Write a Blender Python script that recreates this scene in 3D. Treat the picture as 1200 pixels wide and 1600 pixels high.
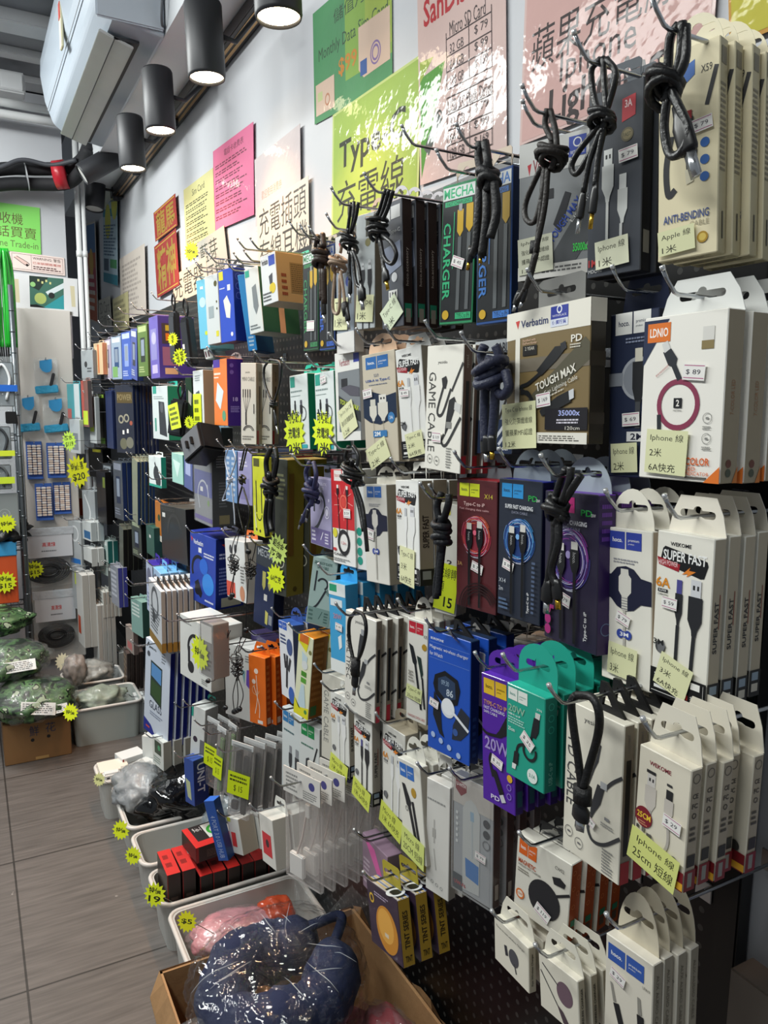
import bpy, bmesh, math, random
from mathutils import Vector, Matrix
random.seed(7)
for o in list(bpy.data.objects): bpy.data.objects.remove(o)
SC = bpy.context.scene
COL = SC.collection
# ---------------------------------------------------------------- camera
FPX = 1196.0; CH = 1.5
YAW = math.radians(28.6); PIT = math.radians(-8.3); ROL = math.radians(0.66)
Fw = Vector((math.sin(YAW)*math.cos(PIT), math.cos(YAW)*math.cos(PIT), math.sin(PIT)))
_r = Vector((math.cos(YAW), -math.sin(YAW), 0)); _u = _r.cross(Fw)
Rt = _r*math.cos(ROL)+_u*math.sin(ROL); Up = _u*math.cos(ROL)-_r*math.sin(ROL)
cam_d = bpy.data.cameras.new('camera'); cam = bpy.data.objects.new('camera', cam_d); COL.objects.link(cam)
cam_d.sensor_fit = 'VERTICAL'; cam_d.sensor_height = 36; cam_d.lens = 36*FPX/1600
cam_d.clip_start = 0.05; cam_d.clip_end = 60
M = Matrix((Rt, Up, -Fw)).transposed().to_4x4(); M.translation = (0, 0, CH); cam.matrix_world = M
SC.camera = cam
# ---------------------------------------------------------------- light and exposure
SC.view_settings.view_transform = 'Standard'; SC.view_settings.look = 'None'
SC.view_settings.gamma = 1; SC.view_settings.use_curve_mapping = False
SC.view_settings.exposure = 0.10
SC.cycles.transparent_max_bounces = 14
wd = bpy.data.worlds.new('world'); SC.world = wd; wd.use_nodes = True
wd.node_tree.nodes['Background'].inputs[0].default_value = (0.86, 0.94, 1.0, 1)
wd.node_tree.nodes['Background'].inputs[1].default_value = 0.21
def area(name, loc, sx, sy, power, col, rot=(0, 0, 0)):
    l = bpy.data.lights.new(name, 'AREA'); l.shape = 'RECTANGLE'; l.size = sx; l.size_y = sy; l.energy = power; l.color = col
    o = bpy.data.objects.new(name, l); COL.objects.link(o); o.location = loc; o.rotation_euler = rot; return o
# ceiling tube lamps of the aisle (outside the frame, over the aisle)
for i, (x, y, p) in enumerate([(-0.70, 0.6, 25), (-0.70, 2.0, 29), (-0.5, 3.3, 52)]):
    area('ceiling_tube_light', (x, y, 2.86), 0.22, 1.2, p, (0.97, 1.0, 0.97), (0, math.radians(-12), 0))
# ---------------------------------------------------------------- pixel -> place helpers (1200 x 1600 frame)
def ray(px, py): return Fw+Rt*((px-600)/FPX)+Up*((800-py)/FPX)
def onx(px, py, X): d = ray(px, py); t = X/d.x; return Vector((X, d.y*t, CH+d.z*t))
def ony(px, py, Y): d = ray(px, py); t = Y/d.y; return Vector((d.x*t, Y, CH+d.z*t))
def onz(px, py, Z): d = ray(px, py); t = (Z-CH)/d.z; return Vector((d.x*t, d.y*t, Z))
# ---------------------------------------------------------------- materials
_m = {}
def lin(h):
    h = h.lstrip('#'); r = []
    for i in (0, 2, 4):
        c = int(h[i:i+2], 16)/255; r.append(c/12.92 if c <= .04045 else ((c+.055)/1.055)**2.4)
    return (*r, 1)
def mat(c, rough=.5, metal=0, coat=0, trans=0, alpha=1, bump=0, bs=40, emit=0, var=0, vs=6, ior=1.45):
    k = (c, rough, metal, coat, trans, alpha, bump, bs, emit, var, vs)
    if k in _m: return _m[k]
    m = bpy.data.materials.new('m_'+c.strip('#')); m.use_nodes = True; nt = m.node_tree; b = nt.nodes['Principled BSDF']
    b.inputs['Base Color'].default_value = lin(c); b.inputs['Roughness'].default_value = rough
    b.inputs['Metallic'].default_value = metal; b.inputs['Coat Weight'].default_value = coat; b.inputs['Coat Roughness'].default_value = .06
    b.inputs['Transmission Weight'].default_value = trans; b.inputs['Alpha'].default_value = alpha; b.inputs['IOR'].default_value = ior
    if emit: b.inputs['Emission Color'].default_value = lin(c); b.inputs['Emission Strength'].default_value = emit
    if bump or var:
        tc = nt.nodes.new('ShaderNodeTexCoord'); n = nt.nodes.new('ShaderNodeTexNoise'); n.inputs['Scale'].default_value = bs; n.inputs['Detail'].default_value = 4
        nt.links.new(tc.outputs['Object'], n.inputs['Vector'])
    if bump:
        bp = nt.nodes.new('ShaderNodeBump'); bp.inputs['Strength'].default_value = bump; bp.inputs['Distance'].default_value = .01
        nt.links.new(n.outputs['Fac'], bp.inputs['Height']); nt.links.new(bp.outputs['Normal'], b.inputs['Normal'])
        if coat: nt.links.new(bp.outputs['Normal'], b.inputs['Coat Normal'])
    if var:
        n2 = nt.nodes.new('ShaderNodeTexNoise'); n2.inputs['Scale'].default_value = vs; n2.inputs['Detail'].default_value = 6
        nt.links.new(tc.outputs['Object'], n2.inputs['Vector'])
        mx = nt.nodes.new('ShaderNodeMix'); mx.data_type = 'RGBA'
        c0 = lin(c); mx.inputs[6].default_value = tuple(max(0, x*(1-var)) for x in c0[:3])+(1,); mx.inputs[7].default_value = tuple(min(1, x*(1+var)) for x in c0[:3])+(1,)
        nt.links.new(n2.outputs['Fac'], mx.inputs[0]); nt.links.new(mx.outputs[2], b.inputs['Base Color'])
    _m[k] = m; return m
def dk(h, k=.8):
    h = h.lstrip('#'); return '#'+''.join('%02x' % int(int(h[i:i+2], 16)*k) for i in (0, 2, 4))
def film(c='#f4f8fa', rough=.08, a=.16, bump=.5, bs=18):
    """thin clear plastic: mostly see-through with a glossy crinkled surface"""
    k = ('film', c, rough, a, bump, bs)
    if k in _m: return _m[k]
    m = bpy.data.materials.new('clear_film'); m.use_nodes = True; nt = m.node_tree; nt.nodes.clear()
    out = nt.nodes.new('ShaderNodeOutputMaterial'); tr = nt.nodes.new('ShaderNodeBsdfTransparent'); gl = nt.nodes.new('ShaderNodeBsdfPrincipled')
    gl.inputs['Base Color'].default_value = lin(c); gl.inputs['Roughness'].default_value = .5
    gs = nt.nodes.new('ShaderNodeBsdfGlossy'); gs.inputs['Roughness'].default_value = rough; m2 = nt.nodes.new('ShaderNodeMixShader'); m2.inputs[0].default_value = a
    fr = nt.nodes.new('ShaderNodeFresnel'); fr.inputs[0].default_value = 1.22
    ad = nt.nodes.new('ShaderNodeMath'); ad.operation = 'ADD'; ad.inputs[1].default_value = .055; nt.links.new(fr.outputs[0], ad.inputs[0])
    mx = nt.nodes.new('ShaderNodeMixShader'); mn = nt.nodes.new('ShaderNodeMath'); mn.operation = 'MINIMUM'; mn.inputs[1].default_value = .22; nt.links.new(ad.outputs[0], mn.inputs[0]); nt.links.new(mn.outputs[0], mx.inputs[0])
    tc = nt.nodes.new('ShaderNodeTexCoord'); n = nt.nodes.new('ShaderNodeTexNoise'); n.inputs['Scale'].default_value = bs; n.inputs['Detail'].default_value = 3; n.inputs['Distortion'].default_value = 1.5
    bp = nt.nodes.new('ShaderNodeBump'); bp.inputs['Strength'].default_value = bump; bp.inputs['Distance'].default_value = .012
    nt.links.new(tc.outputs['Object'], n.inputs['Vector']); nt.links.new(n.outputs['Fac'], bp.inputs['Height'])
    nt.links.new(bp.outputs['Normal'], gs.inputs['Normal'])
    nt.links.new(tr.outputs[0], m2.inputs[1]); nt.links.new(gl.outputs[0], m2.inputs[2]); nt.links.new(m2.outputs[0], mx.inputs[1]); nt.links.new(gs.outputs[0], mx.inputs[2]); nt.links.new(mx.outputs[0], out.inputs[0])
    _m[k] = m; return m
STEEL = mat('#b9bcc0', .22, 1)
# ---------------------------------------------------------------- lettering cache
_tc = {}
_cu = bpy.data.curves.new('lettering', 'FONT'); _cu.resolution_u = 2
_to = bpy.data.objects.new('lettering', _cu); COL.objects.link(_to)
def glyphs(s, bold=0):
    k = (s, bold)
    if k not in _tc:
        _cu.body = s; _cu.offset = bold*.02; _cu.align_x = 'LEFT'
        dg = bpy.context.evaluated_depsgraph_get(); dg.update()
        me = _to.evaluated_get(dg).to_mesh()
        vs = [(v.co.x, v.co.y) for v in me.vertices]; fs = [tuple(p.vertices) for p in me.polygons]
        _to.evaluated_get(dg).to_mesh_clear()
        if vs:
            x0 = min(v[0] for v in vs); x1 = max(v[0] for v in vs); y0 = min(v[1] for v in vs); y1 = max(v[1] for v in vs)
            vs = [((x-x0)/max(1e-6, x1-x0), (y1-y)/max(1e-6, y1-y0)) for x, y in vs]
        _tc[k] = (vs, fs)
    return _tc[k]
# ---------------------------------------------------------------- mesh builder
class MB:
    def __init__(s): s.v = []; s.f = []; s.m = []; s.ms = []; s.sm = []
    def mi(s, m):
        if isinstance(m, str): m = mat(m)
        if m not in s.ms: s.ms.append(m)
        return s.ms.index(m)
    def add(s, vs, fs, m, smooth=False):
        b = len(s.v); i = s.mi(m); s.v += [tuple(v) for v in vs]
        for f in fs: s.f.append(tuple(b+k for k in f)); s.m.append(i); s.sm.append(smooth)
    def box(s, lo, hi, m, bev=0, T=None):
        x0, y0, z0 = lo; x1, y1, z1 = hi
        vs = [Vector(p) for p in [(x0,y0,z0),(x1,y0,z0),(x1,y1,z0),(x0,y1,z0),(x0,y0,z1),(x1,y0,z1),(x1,y1,z1),(x0,y1,z1)]]
        fs = [(0,3,2,1),(4,5,6,7),(0,1,5,4),(1,2,6,5),(2,3,7,6),(3,0,4,7)]
        if bev:
            bm = bmesh.new(); bv = [bm.verts.new(v) for v in vs]
            for f in fs: bm.faces.new([bv[i] for i in f])
            bmesh.ops.bevel(bm, geom=bm.edges[:], offset=bev, segments=2, affect='EDGES')
            bm.verts.index_update(); vs = [v.co.copy() for v in bm.verts]; fs = [tuple(v.index for v in f.verts) for f in bm.faces]; bm.free()
        if T: vs = [T@v for v in vs]
        s.add(vs, fs, m, False)
    def tube(s, pts, r, m, n=8, cap=True, flat=1.0, up=None):
        P = [Vector(p) for p in pts]
        if len(P) < 2: return
        rr = r if isinstance(r, (list, tuple)) else [r]*len(P)
        vs = []; t = (P[1]-P[0]).normalized(); a = Vector(up) if up else (Vector((0,0,1)) if abs(t.z) < .9 else Vector((1,0,0)))
        nx = (a-t*a.dot(t)).normalized()
        for i, p in enumerate(P):
            t = ((P[min(i+1, len(P)-1)]-P[max(i-1, 0)]))
            if t.length < 1e-9: t = Vector((0,0,1))
            t.normalize(); nx = nx-t*nx.dot(t)
            if nx.length < 1e-6: nx = t.orthogonal()
            nx.normalize(); ny = t.cross(nx)
            for k in range(n):
                q = 2*math.pi*k/n; vs.append(p+nx*math.cos(q)*rr[i]+ny*math.sin(q)*rr[i]*flat)
        fs = []
        for i in range(len(P)-1):
            for k in range(n): a0 = i*n+k; a1 = i*n+(k+1)%n; fs.append((a0, a1, a1+n, a0+n))
        if cap: fs.append(tuple(range(n-1, -1, -1))); fs.append(tuple((len(P)-1)*n+k for k in range(n)))
        s.add(vs, fs, m, True)
    def lathe(s, prof, c, ax, m, n=24):
        ax = Vector(ax).normalized(); e = ax.orthogonal().normalized(); g = ax.cross(e); c = Vector(c); vs = []; fs = []
        for r, h in prof:
            for k in range(n): q = 2*math.pi*k/n; vs.append(c+ax*h+e*(r*math.cos(q))+g*(r*math.sin(q)))
        for i in range(len(prof)-1):
            for k in range(n): a0 = i*n+k; a1 = i*n+(k+1)%n; fs.append((a0, a1, a1+n, a0+n))
        s.add(vs, fs, m, True)
    def build(s, name, parent=None):
        me = bpy.data.meshes.new(name); me.from_pydata(s.v, [], s.f)
        for m in s.ms: me.materials.append(m)
        me.polygons.foreach_set('material_index', s.m); me.polygons.foreach_set('use_smooth', s.sm); me.update()
        o = bpy.data.objects.new(name, me); COL.objects.link(o)
        if parent: o.parent = parent
        return o
def smooth(pts, k=6, closed=False):
    P = [Vector(p) for p in pts]; out = []; n = len(P)
    for i in range(n if closed else n-1):
        p1 = P[i]; p2 = P[(i+1) % n]
        p0 = P[(i-1) % n] if (closed or i > 0) else p1*2-p2
        p3 = P[(i+2) % n] if (closed or i+2 < n) else p2*2-p1
        for j in range(k):
            t = j/k; out.append(.5*((2*p1)+(p2-p0)*t+(2*p0-5*p1+4*p2-p3)*t*t+(3*p1-p0-3*p2+p3)*t**3))
    out.append(P[0] if closed else P[-1]); return out
def tag(o, label=None, cat=None, group=None, kind=None):
    if label: o['label'] = label
    if cat: o['category'] = cat
    if group: o['group'] = group
    if kind: o['kind'] = kind
    return o
def empty(name, loc=(0, 0, 0), label=None, cat=None, group=None, mw=None):
    o = bpy.data.objects.new(name, None); COL.objects.link(o); o.empty_display_size = .02
    if mw is not None: o.matrix_world = mw
    else: o.location = loc
    return tag(o, label, cat, group)
def dup(root, dloc, rotz=0, label=None):
    r = root.copy(); COL.objects.link(r); r.matrix_world = Matrix.Translation(Vector(dloc))@root.matrix_basis@Matrix.Rotation(rotz, 4, 'Z')
    if label: r['label'] = label
    for ch in [c for c in root.children]:
        c = ch.copy(); COL.objects.link(c); c.parent = r
        for g in ch.children: d = g.copy(); COL.objects.link(d); d.parent = c
    return r
# ---------------------------------------------------------------- printed artwork: list of prims in a 0..1 frame (v runs down)
# r rect, p polygon, e ellipse, l line, g ring, t lettering, f nested frame, x greeked lines, arc
class Fr:
    def __init__(s, o, u, v, n, off=.00025): s.o = Vector(o); s.u = Vector(u); s.v = Vector(v); s.n = Vector(n).normalized(); s.off = [off]
    def pt(s, a, b): return s.o+s.u*a+s.v*b+s.n*s.off[0]
def star_pts(n=14, r0=.5, r1=.36, sd=1):
    rg = random.Random(sd); return [(.5+(r0 if i % 2 == 0 else r1)*(.93+.1*rg.random())*math.cos(math.pi*i/n), .5+(r0 if i % 2 == 0 else r1)*(.93+.1*rg.random())*math.sin(math.pi*i/n)) for i in range(2*n)]
def draw(mb, F, art, rough=.45):
    U = F.u.length; V = F.v.length
    def mm(c): return c if not isinstance(c, str) else mat(c, rough)
    for a in art:
        F.off[0] += 4.5e-5; k = a[0]
        if k == 'r':
            _, c, x0, y0, x1, y1 = a; mb.add([F.pt(x0, y0), F.pt(x0, y1), F.pt(x1, y1), F.pt(x1, y0)], [(0, 1, 2, 3)], mm(c))
        elif k == 'p':
            P = a[2]; cx = sum(p[0] for p in P)/len(P); cy = sum(p[1] for p in P)/len(P); n = len(P)
            if n <= 4: mb.add([F.pt(*p) for p in P], [tuple(range(n))], mm(a[1]))
            else: mb.add([F.pt(cx, cy)]+[F.pt(*p) for p in P], [(0, 1+i, 1+(i+1) % n) for i in range(n)], mm(a[1]))
        elif k == 'e':
            c, x, y, r = a[1:5]; ry = a[5] if len(a) > 5 else r*U/V; n = 28
            mb.add([F.pt(x+r*math.cos(i*2*math.pi/n), y+ry*math.sin(i*2*math.pi/n)) for i in range(n)], [tuple(range(n))], mm(c))
        elif k == 'g' or k == 'arc':
            c, x, y, r, w = a[1:6]; a0, a1 = (a[6], a[7]) if k == 'arc' else (0, 360); n = 32; vs = []
            for i in range(n+1):
                q = math.radians(a0+(a1-a0)*i/n)
                for rr in (r-w/2, r+w/2): vs.append(F.pt(x+rr*math.cos(q), y+rr*math.sin(q)*U/V))
            mb.add(vs, [(2*i, 2*i+1, 2*i+3, 2*i+2) for i in range(n)], mm(c))
        elif k == 'l':
            c, w, P = a[1:4]; S = P
            if len(P) > 2: S = [(p.x, p.y) for p in smooth([(x, y, 0) for x, y in P], 6)]
            Q = [Vector((x*U, y*V)) for x, y in S]; vs = []
            for i, q in enumerate(Q):
                t = Q[min(i+1, len(Q)-1)]-Q[max(i-1, 0)]
                t = t.normalized() if t.length > 1e-9 else Vector((1, 0)); nn = Vector((-t.y, t.x))*w*U/2
                for g in (q+nn, q-nn): vs.append(F.pt(g.x/U, g.y/V))
            mb.add(vs, [(2*i, 2*i+1, 2*i+3, 2*i+2) for i in range(len(Q)-1)], mm(c))
        elif k == 't':
            c, s, x0, y0, x1, y1 = a[1:7]; rot = a[7] if len(a) > 7 else 0; bold = a[8] if len(a) > 8 else 0
            vs, fs = glyphs(s, bold)
            if rot == 90: vs = [(1-b, a_) for a_, b in vs]
            elif rot == -90: vs = [(b, 1-a_) for a_, b in vs]
            mb.add([F.pt(x0+(x1-x0)*p, y0+(y1-y0)*q) for p, q in vs], fs, mm(c))
        elif k == 'x':
            c, x0, y0, x1, y1, n = a[1:7]; h = (y1-y0)/n; rg = random.Random(int((x0+y0*7+x1*13)*1000)); vert = len(a) > 7
            for i in range(n):
                e = x1-(x1-x0)*rg.random()*.3; x = x0
                while x < e:
                    w = min((x1-x0)*(.05+.1*rg.random()), e-x); b0 = y0+h*i+h*.2; b1 = y0+h*i+h*.72
                    mb.add([F.pt(x, b0), F.pt(x, b1), F.pt(x+w, b1), F.pt(x+w, b0)], [(0, 1, 2, 3)], mm(c)); x += w+(x1-x0)*.025
        elif k == 'f':
            x, y, w, h, ang, sub = a[1:7]; q = math.radians(ang); uu = F.u.normalized(); vv = F.v.normalized()
            nu = (uu*math.cos(q)+vv*math.sin(q))*w*U; nv = (vv*math.cos(q)-uu*math.sin(q))*h*U
            G = Fr(F.o+F.u*x+F.v*y-nu/2-nv/2, nu, nv, F.n, F.off[0]); draw(mb, G, sub, rough); F.off[0] = max(F.off[0], G.off[0])
# reusable printed motifs
def sq2(c, x0, y0, x1, y1, tc='#f4f4f0', nm='hoco.'):
    m = (x0+x1)/2; g = (x1-x0)*.02; h = y1-y0
    return [('r', c, x0, y0, m-g, y1), ('r', c, m+g, y0, x1, y1), ('t', tc, nm, x0+(m-x0)*.18, y0+h*.36, m-(m-x0)*.2, y0+h*.62, 0, 1), ('t', tc, 'premium', m+(m-x0)*.18, y0+h*.38, x1-(m-x0)*.15, y0+h*.58), ('t', tc, 'product', m+(m-x0)*.18, y0+h*.62, m+(m-x0)*.55, y0+h*.74)]
def usba(x, y, w, h, body='#26272b', met='#cfd2d4', win=True):
    a = [('r', met, x-w*.36, y, x+w*.36, y+h*.3)]
    if win: a += [('r', '#2b2c2e', x-w*.22, y+h*.1, x-w*.06, y+h*.18), ('r', '#2b2c2e', x+w*.08, y+h*.1, x+w*.22, y+h*.18)]
    return a+[('p', body, [(x-w/2, y+h*.3), (x-w/2, y+h*.72), (x-w*.2, y+h*.9), (x-w*.15, y+h), (x+w*.15, y+h), (x+w*.2, y+h*.9), (x+w/2, y+h*.72), (x+w/2, y+h*.3)])]
def lines(c, x0, y0, x1, y1, n): return [('x', c, x0, y0, x1, y1, n)]
def badge(c, x, y, r): return [('g', c, x, y, r, r*.12), ('r', c, x-r*.35, y-.006, x+r*.35, y+.006)]
def qr(x0, y0, x1, y1): return [('r', '#d9d9d4', x0, y0, x1, y1)]
def bars(x0, y0, x1, y1, c='#1c1c1c', n=14):
    rg = random.Random(3); w = (x1-x0)/n; return [('r', '#f2f2ee', x0-w, y0-.01, x1+w, y1+.01)]+[('r', c, x0+w*i, y0, x0+w*i+w*(.25+.5*rg.random()), y1) for i in range(n)]
# ================================================================ the setting
def struct(name, mb): return tag(mb.build(name), kind='structure')
WX = 0.80
# floor: grey-brown wood-look tiles with seams and worn specks
fm = mat('#5b5754', .42); nt = fm.node_tree; b = nt.nodes['Principled BSDF']
tc = nt.nodes.new('ShaderNodeTexCoord'); mp = nt.nodes.new('ShaderNodeMapping'); mp.inputs['Scale'].default_value = (2.0, 26, 1); nt.links.new(tc.outputs['Object'], mp.inputs[0])
n1 = nt.nodes.new('ShaderNodeTexNoise'); n1.inputs['Scale'].default_value = 3; n1.inputs['Detail'].default_value = 8; nt.links.new(mp.outputs[0], n1.inputs['Vector'])
cr = nt.nodes.new('ShaderNodeValToRGB'); cr.color_ramp.elements[0].position = .25; cr.color_ramp.elements[0].color = lin('#55504d'); cr.color_ramp.elements[1].position = .8; cr.color_ramp.elements[1].color = lin('#76706c'); nt.links.new(n1.outputs['Fac'], cr.inputs[0])
br = nt.nodes.new('ShaderNodeTexBrick'); br.offset = 0; br.inputs['Color1'].default_value = (1, 1, 1, 1); br.inputs['Color2'].default_value = (.9, .9, .9, 1); br.inputs['Mortar'].default_value = (.28, .27, .26, 1)
br.inputs['Scale'].default_value = 1; br.inputs['Brick Width'].default_value = 1.3; br.inputs['Row Height'].default_value = .62; br.inputs['Mortar Size'].default_value = .003
m2 = nt.nodes.new('ShaderNodeMapping'); m2.inputs['Location'].default_value = (-.054, -.107, 0); nt.links.new(tc.outputs['Object'], m2.inputs[0]); nt.links.new(m2.outputs[0], br.inputs['Vector'])
mx = nt.nodes.new('ShaderNodeMix'); mx.data_type = 'RGBA'; mx.blend_type = 'MULTIPLY'; mx.inputs[0].default_value = 1; nt.links.new(cr.outputs[0], mx.inputs[6]); nt.links.new(br.outputs[0], mx.inputs[7])
n3 = nt.nodes.new('ShaderNodeTexNoise'); n3.inputs['Scale'].default_value = 9; n3.inputs['Detail'].default_value = 10; nt.links.new(tc.outputs['Object'], n3.inputs['Vector'])
c3 = nt.nodes.new('ShaderNodeValToRGB'); c3.color_ramp.elements[0].position = .70; c3.color_ramp.elements[1].position = .72; nt.links.new(n3.outputs['Fac'], c3.inputs[0])
m3 = nt.nodes.new('ShaderNodeMix'); m3.data_type = 'RGBA'; m3.inputs[7].default_value = lin('#b5b0aa'); nt.links.new(c3.outputs[0], m3.inputs[0]); nt.links.new(mx.outputs[2], m3.inputs[6]); nt.links.new(m3.outputs[2], b.inputs['Base Color'])
q = MB(); q.box((-2.5, -1.2, -.05), (1.0, 6.1, 0), fm); struct('floor', q)
WALL = mat('#b9bbc0', .6, var=.05, vs=3, bump=.05, bs=30); WALL2 = mat('#b9bbc0', .5, var=.06, vs=3)
q = MB(); q.box((WX, -.6, 0), (.9, 6.1, 2.95), WALL); struct('wall_right', q)
q = MB(); q.box((-2.5, 4.3, 0), (.5, 4.45, 2.95), WALL2); struct('wall_back', q)
q = MB(); q.box((.3, 6.0, 0), (.9, 6.1, 2.95), WALL2); struct('wall_far', q)
CEIL = mat('#74767a', .8, var=.25, vs=5, bump=.3, bs=12)
q = MB(); q.box((-2.5, -1.2, 2.98), (1.0, 6.1, 3.1), CEIL); struct('ceiling', q)
k = 0
for y0, y1, z in ((3.50, 3.62, 2.93), (3.86, 3.93, 2.95), (3.02, 3.14, 2.94), (4.16, 4.28, 2.95), (2.4, 2.5, 2.94)):
    k += 1; q = MB(); q.box((-2.4, y0, z), (.60, y1, 2.98), mat('#a9aaac', .7, var=.12, vs=5), .004); struct('trim_%d' % k, q)
q = MB(); q.box((.60, -.6, 2.585), (.80, 5.2, 2.98), mat('#cfd2d6', .5, var=.03)); struct('trim_6', q)
# perforated black panel on the wall
pm = mat('#0c0c0d', .38); nt = pm.node_tree; b = nt.nodes['Principled BSDF']
tc = nt.nodes.new('ShaderNodeTexCoord'); sp = nt.nodes.new('ShaderNodeSeparateXYZ'); nt.links.new(tc.outputs['Object'], sp.inputs[0])
def M_(op, a, bb=None):
    n = nt.nodes.new('ShaderNodeMath'); n.operation = op
    for i, x in enumerate((a, bb)):
        if x is None: continue
        if isinstance(x, (int, float)): n.inputs[i].default_value = x
        else: nt.links.new(x, n.inputs[i])
    return n.outputs[0]
fy = M_('SUBTRACT', M_('FRACT', M_('MULTIPLY', sp.outputs[1], 40)), .5); fz = M_('SUBTRACT', M_('FRACT', M_('MULTIPLY', sp.outputs[2], 40)), .5)
rr = M_('SQRT', M_('ADD', M_('MULTIPLY', fy, fy), M_('MULTIPLY', fz, fz))); hole = M_('LESS_THAN', rr, .17)
mx = nt.nodes.new('ShaderNodeMix'); mx.data_type = 'RGBA'; nt.links.new(hole, mx.inputs[0]); mx.inputs[6].default_value = lin('#101011'); mx.inputs[7].default_value = lin('#4a4a48'); nt.links.new(mx.outputs[2], b.inputs['Base Color'])
bp = nt.nodes.new('ShaderNodeBump'); bp.inputs['Strength'].default_value = .6; bp.inputs['Distance'].default_value = .003; bp.invert = True; nt.links.new(hole, bp.inputs['Height']); nt.links.new(bp.outputs[0], b.inputs['Normal'])
pg = empty('perforated_panel', (.79, 3, 0), 'long black perforated panel on the right wall carrying all the hooks', 'display panel')
q = MB(); q.box((.788, .56, .02), (.799, 5.3, 1.885), pm); o = q.build('panel', pg); o.matrix_parent_inverse = pg.matrix_basis.inverted()
q = MB(); q.box((.775, .528, .0), (.799, .56, 1.9), mat('#0b0b0c', .3), .002); o = q.build('frame', pg); o.matrix_parent_inverse = pg.matrix_basis.inverted()
q = MB(); q.box((.784, .566, .985), (.7875, .66, 1.36), mat('#b9a48f', .6, var=.06)); tag(q.build('cardboard_sheet'), 'beige cardboard sheet on the black panel behind the 25 cm cable boxes', 'cardboard')
q = MB(); q.box((.735, .42, .30), (.7745, .505, .86), mat('#6e665e', .4), .002); tag(q.build('beige_holder'), 'edge of a beige holder at the right picture border', 'holder')
q = MB()
q.box((.70, .36, .97), (.74, .425, 1.06), mat('#5b2f9e', .4), .004); tag(q.build('purple_packet'), 'sliver of a purple packet at the right picture border', 'packet')

def T3(o, par): o.parent = par; return o
# ---------------------------------------------------------------- air conditioner
ac = empty('air_conditioner', (.6, 3.1, 2.56), 'white wall air conditioner under the ceiling with louvre and barcode label', 'air conditioner')
prof = [(.6, 2.575), (.45, 2.60), (.40, 2.64), (.372, 2.72), (.358, 2.82), (.362, 2.89), (.39, 2.925), (.6, 2.93)]
def acq(p): return (p[0]-.6, p[1]-2.56)
ACW = mat('#aab4bf', .28, var=.03, vs=4); q = MB(); Y0, Y1 = -.585, .6
P = [acq(p) for p in prof]; n = len(P)
q.add([(x, Y0, z) for x, z in P]+[(x, Y1, z) for x, z in P], [tuple(range(n)), tuple(range(2*n-1, n-1, -1))]+[(i, i+n, (i+1) % n+n, (i+1) % n) for i in range(n)], ACW)
o = CAS = q.build('casing', ac)
bv = o.modifiers.new('b', 'BEVEL'); bv.width = .012; bv.segments = 3
q = MB(); q.box((-.135, -.5, .016), (-.06, .55, .024), mat('#3b3c3f', .6)); T = Matrix.Translation((-.15, 0, .042))@Matrix.Rotation(math.radians(24), 4, 'Y')
q.build('air_outlet', ac)
q = MB(); q.box((-.055, -.5, -.004), (.05, .55, .004), mat('#b4b6b5', .4, var=.08, vs=12), .002, Matrix.Translation((-.125, 0, .018))@Matrix.Rotation(math.radians(18), 4, 'Y')); q.build('louvre', ac)
q = MB(); q.box((-.223, -.52, .12), (-.2215, .57, .124), mat('#8d9299', .4), 0, Matrix.Translation((0, 0, 0))); q.build('panel_seam', CAS)
q = MB(); q.box((-.2, Y0-.012, .03), (-.005, Y0-.002, .36), mat('#b4bcc6', .3), .004); ECP = q.build('end_cap', ac)
q = MB(); F = Fr((-.10, Y0-.0135, .31), (.085, 0, 0), (0, 0, -.07), (0, -1, 0)); draw(q, F, [('r', '#eceef0', 0, 0, 1, 1)]+lines('#4b4f55', .06, .05, .9, .3, 2)+bars(.12, .38, .88, .6, '#2b2d31', 22)+bars(.15, .7, .8, .9, '#2b2d31', 18)); q.build('barcode_label', ECP)
q = MB(); T = Matrix.Translation((-.236, -.12, .22))@Matrix.Rotation(math.radians(4), 4, 'X'); q.box((-.004, -.02, -.11), (.004, .03, .12), mat('#d8d3b4', .5), .002, T); q.box((-.006, -.012, -.02), (-.004, .024, .03), mat('#b8453d', .5), 0, T); q.build('paper_strip', ac)
q = MB(); q.tube(smooth([(.60, 2.44, 2.95), (.585, 2.44, 2.75), (.58, 2.47, 2.62), (.595, 2.52, 2.60)], 8), .004, mat('#54585e', .5), 6); tag(q.build('power_cable'), 'thin grey power cable hanging at the near end of the air conditioner', 'cable')
# insulated pipes
pp = empty('insulated_pipe_bundle', (.4, 4.15, 2.45), 'black foam insulated pipe bundle running from the air conditioner to the left', 'pipes')
BF = mat('#1b1c20', .75, bump=.2, bs=60)
def wpt(px, py, Y): return ony(px, py, Y)-Vector((.4, 4.15, 2.45))
for dy, r, nm in ((0, .030, 'pipe'), (24, .030, 'pipe')):
    q = MB(); q.tube(smooth([wpt(140, 225+dy*.3, 4.0), wpt(128, 250+dy*.6, 4.08), wpt(105, 262+dy, 4.16), wpt(60, 264+dy, 4.2), wpt(20, 263+dy, 4.2), wpt(-30, 268+dy, 4.2), wpt(-90, 275+dy, 4.2)], 6), r, BF, 14); q.build(nm, pp)
q = MB(); q.tube(smooth([wpt(120, 250, 4.05), wpt(80, 258, 4.12), wpt(35, 250, 4.14), wpt(0, 262, 4.14), wpt(-60, 280, 4.14)], 8), .011, mat('#3a3c42', .6), 8); q.build('thin_hose', pp)
q = MB(); a = wpt(90, 252, 4.14); c = wpt(96, 291, 4.14); d = (c-a).normalized()
q.tube([wpt(86, 274, 4.16), wpt(104, 272, 4.14)], .066, mat('#a81f2c', .35, bump=.4, bs=20), 20, True, .85); q.build('red_tape', pp)
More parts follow.
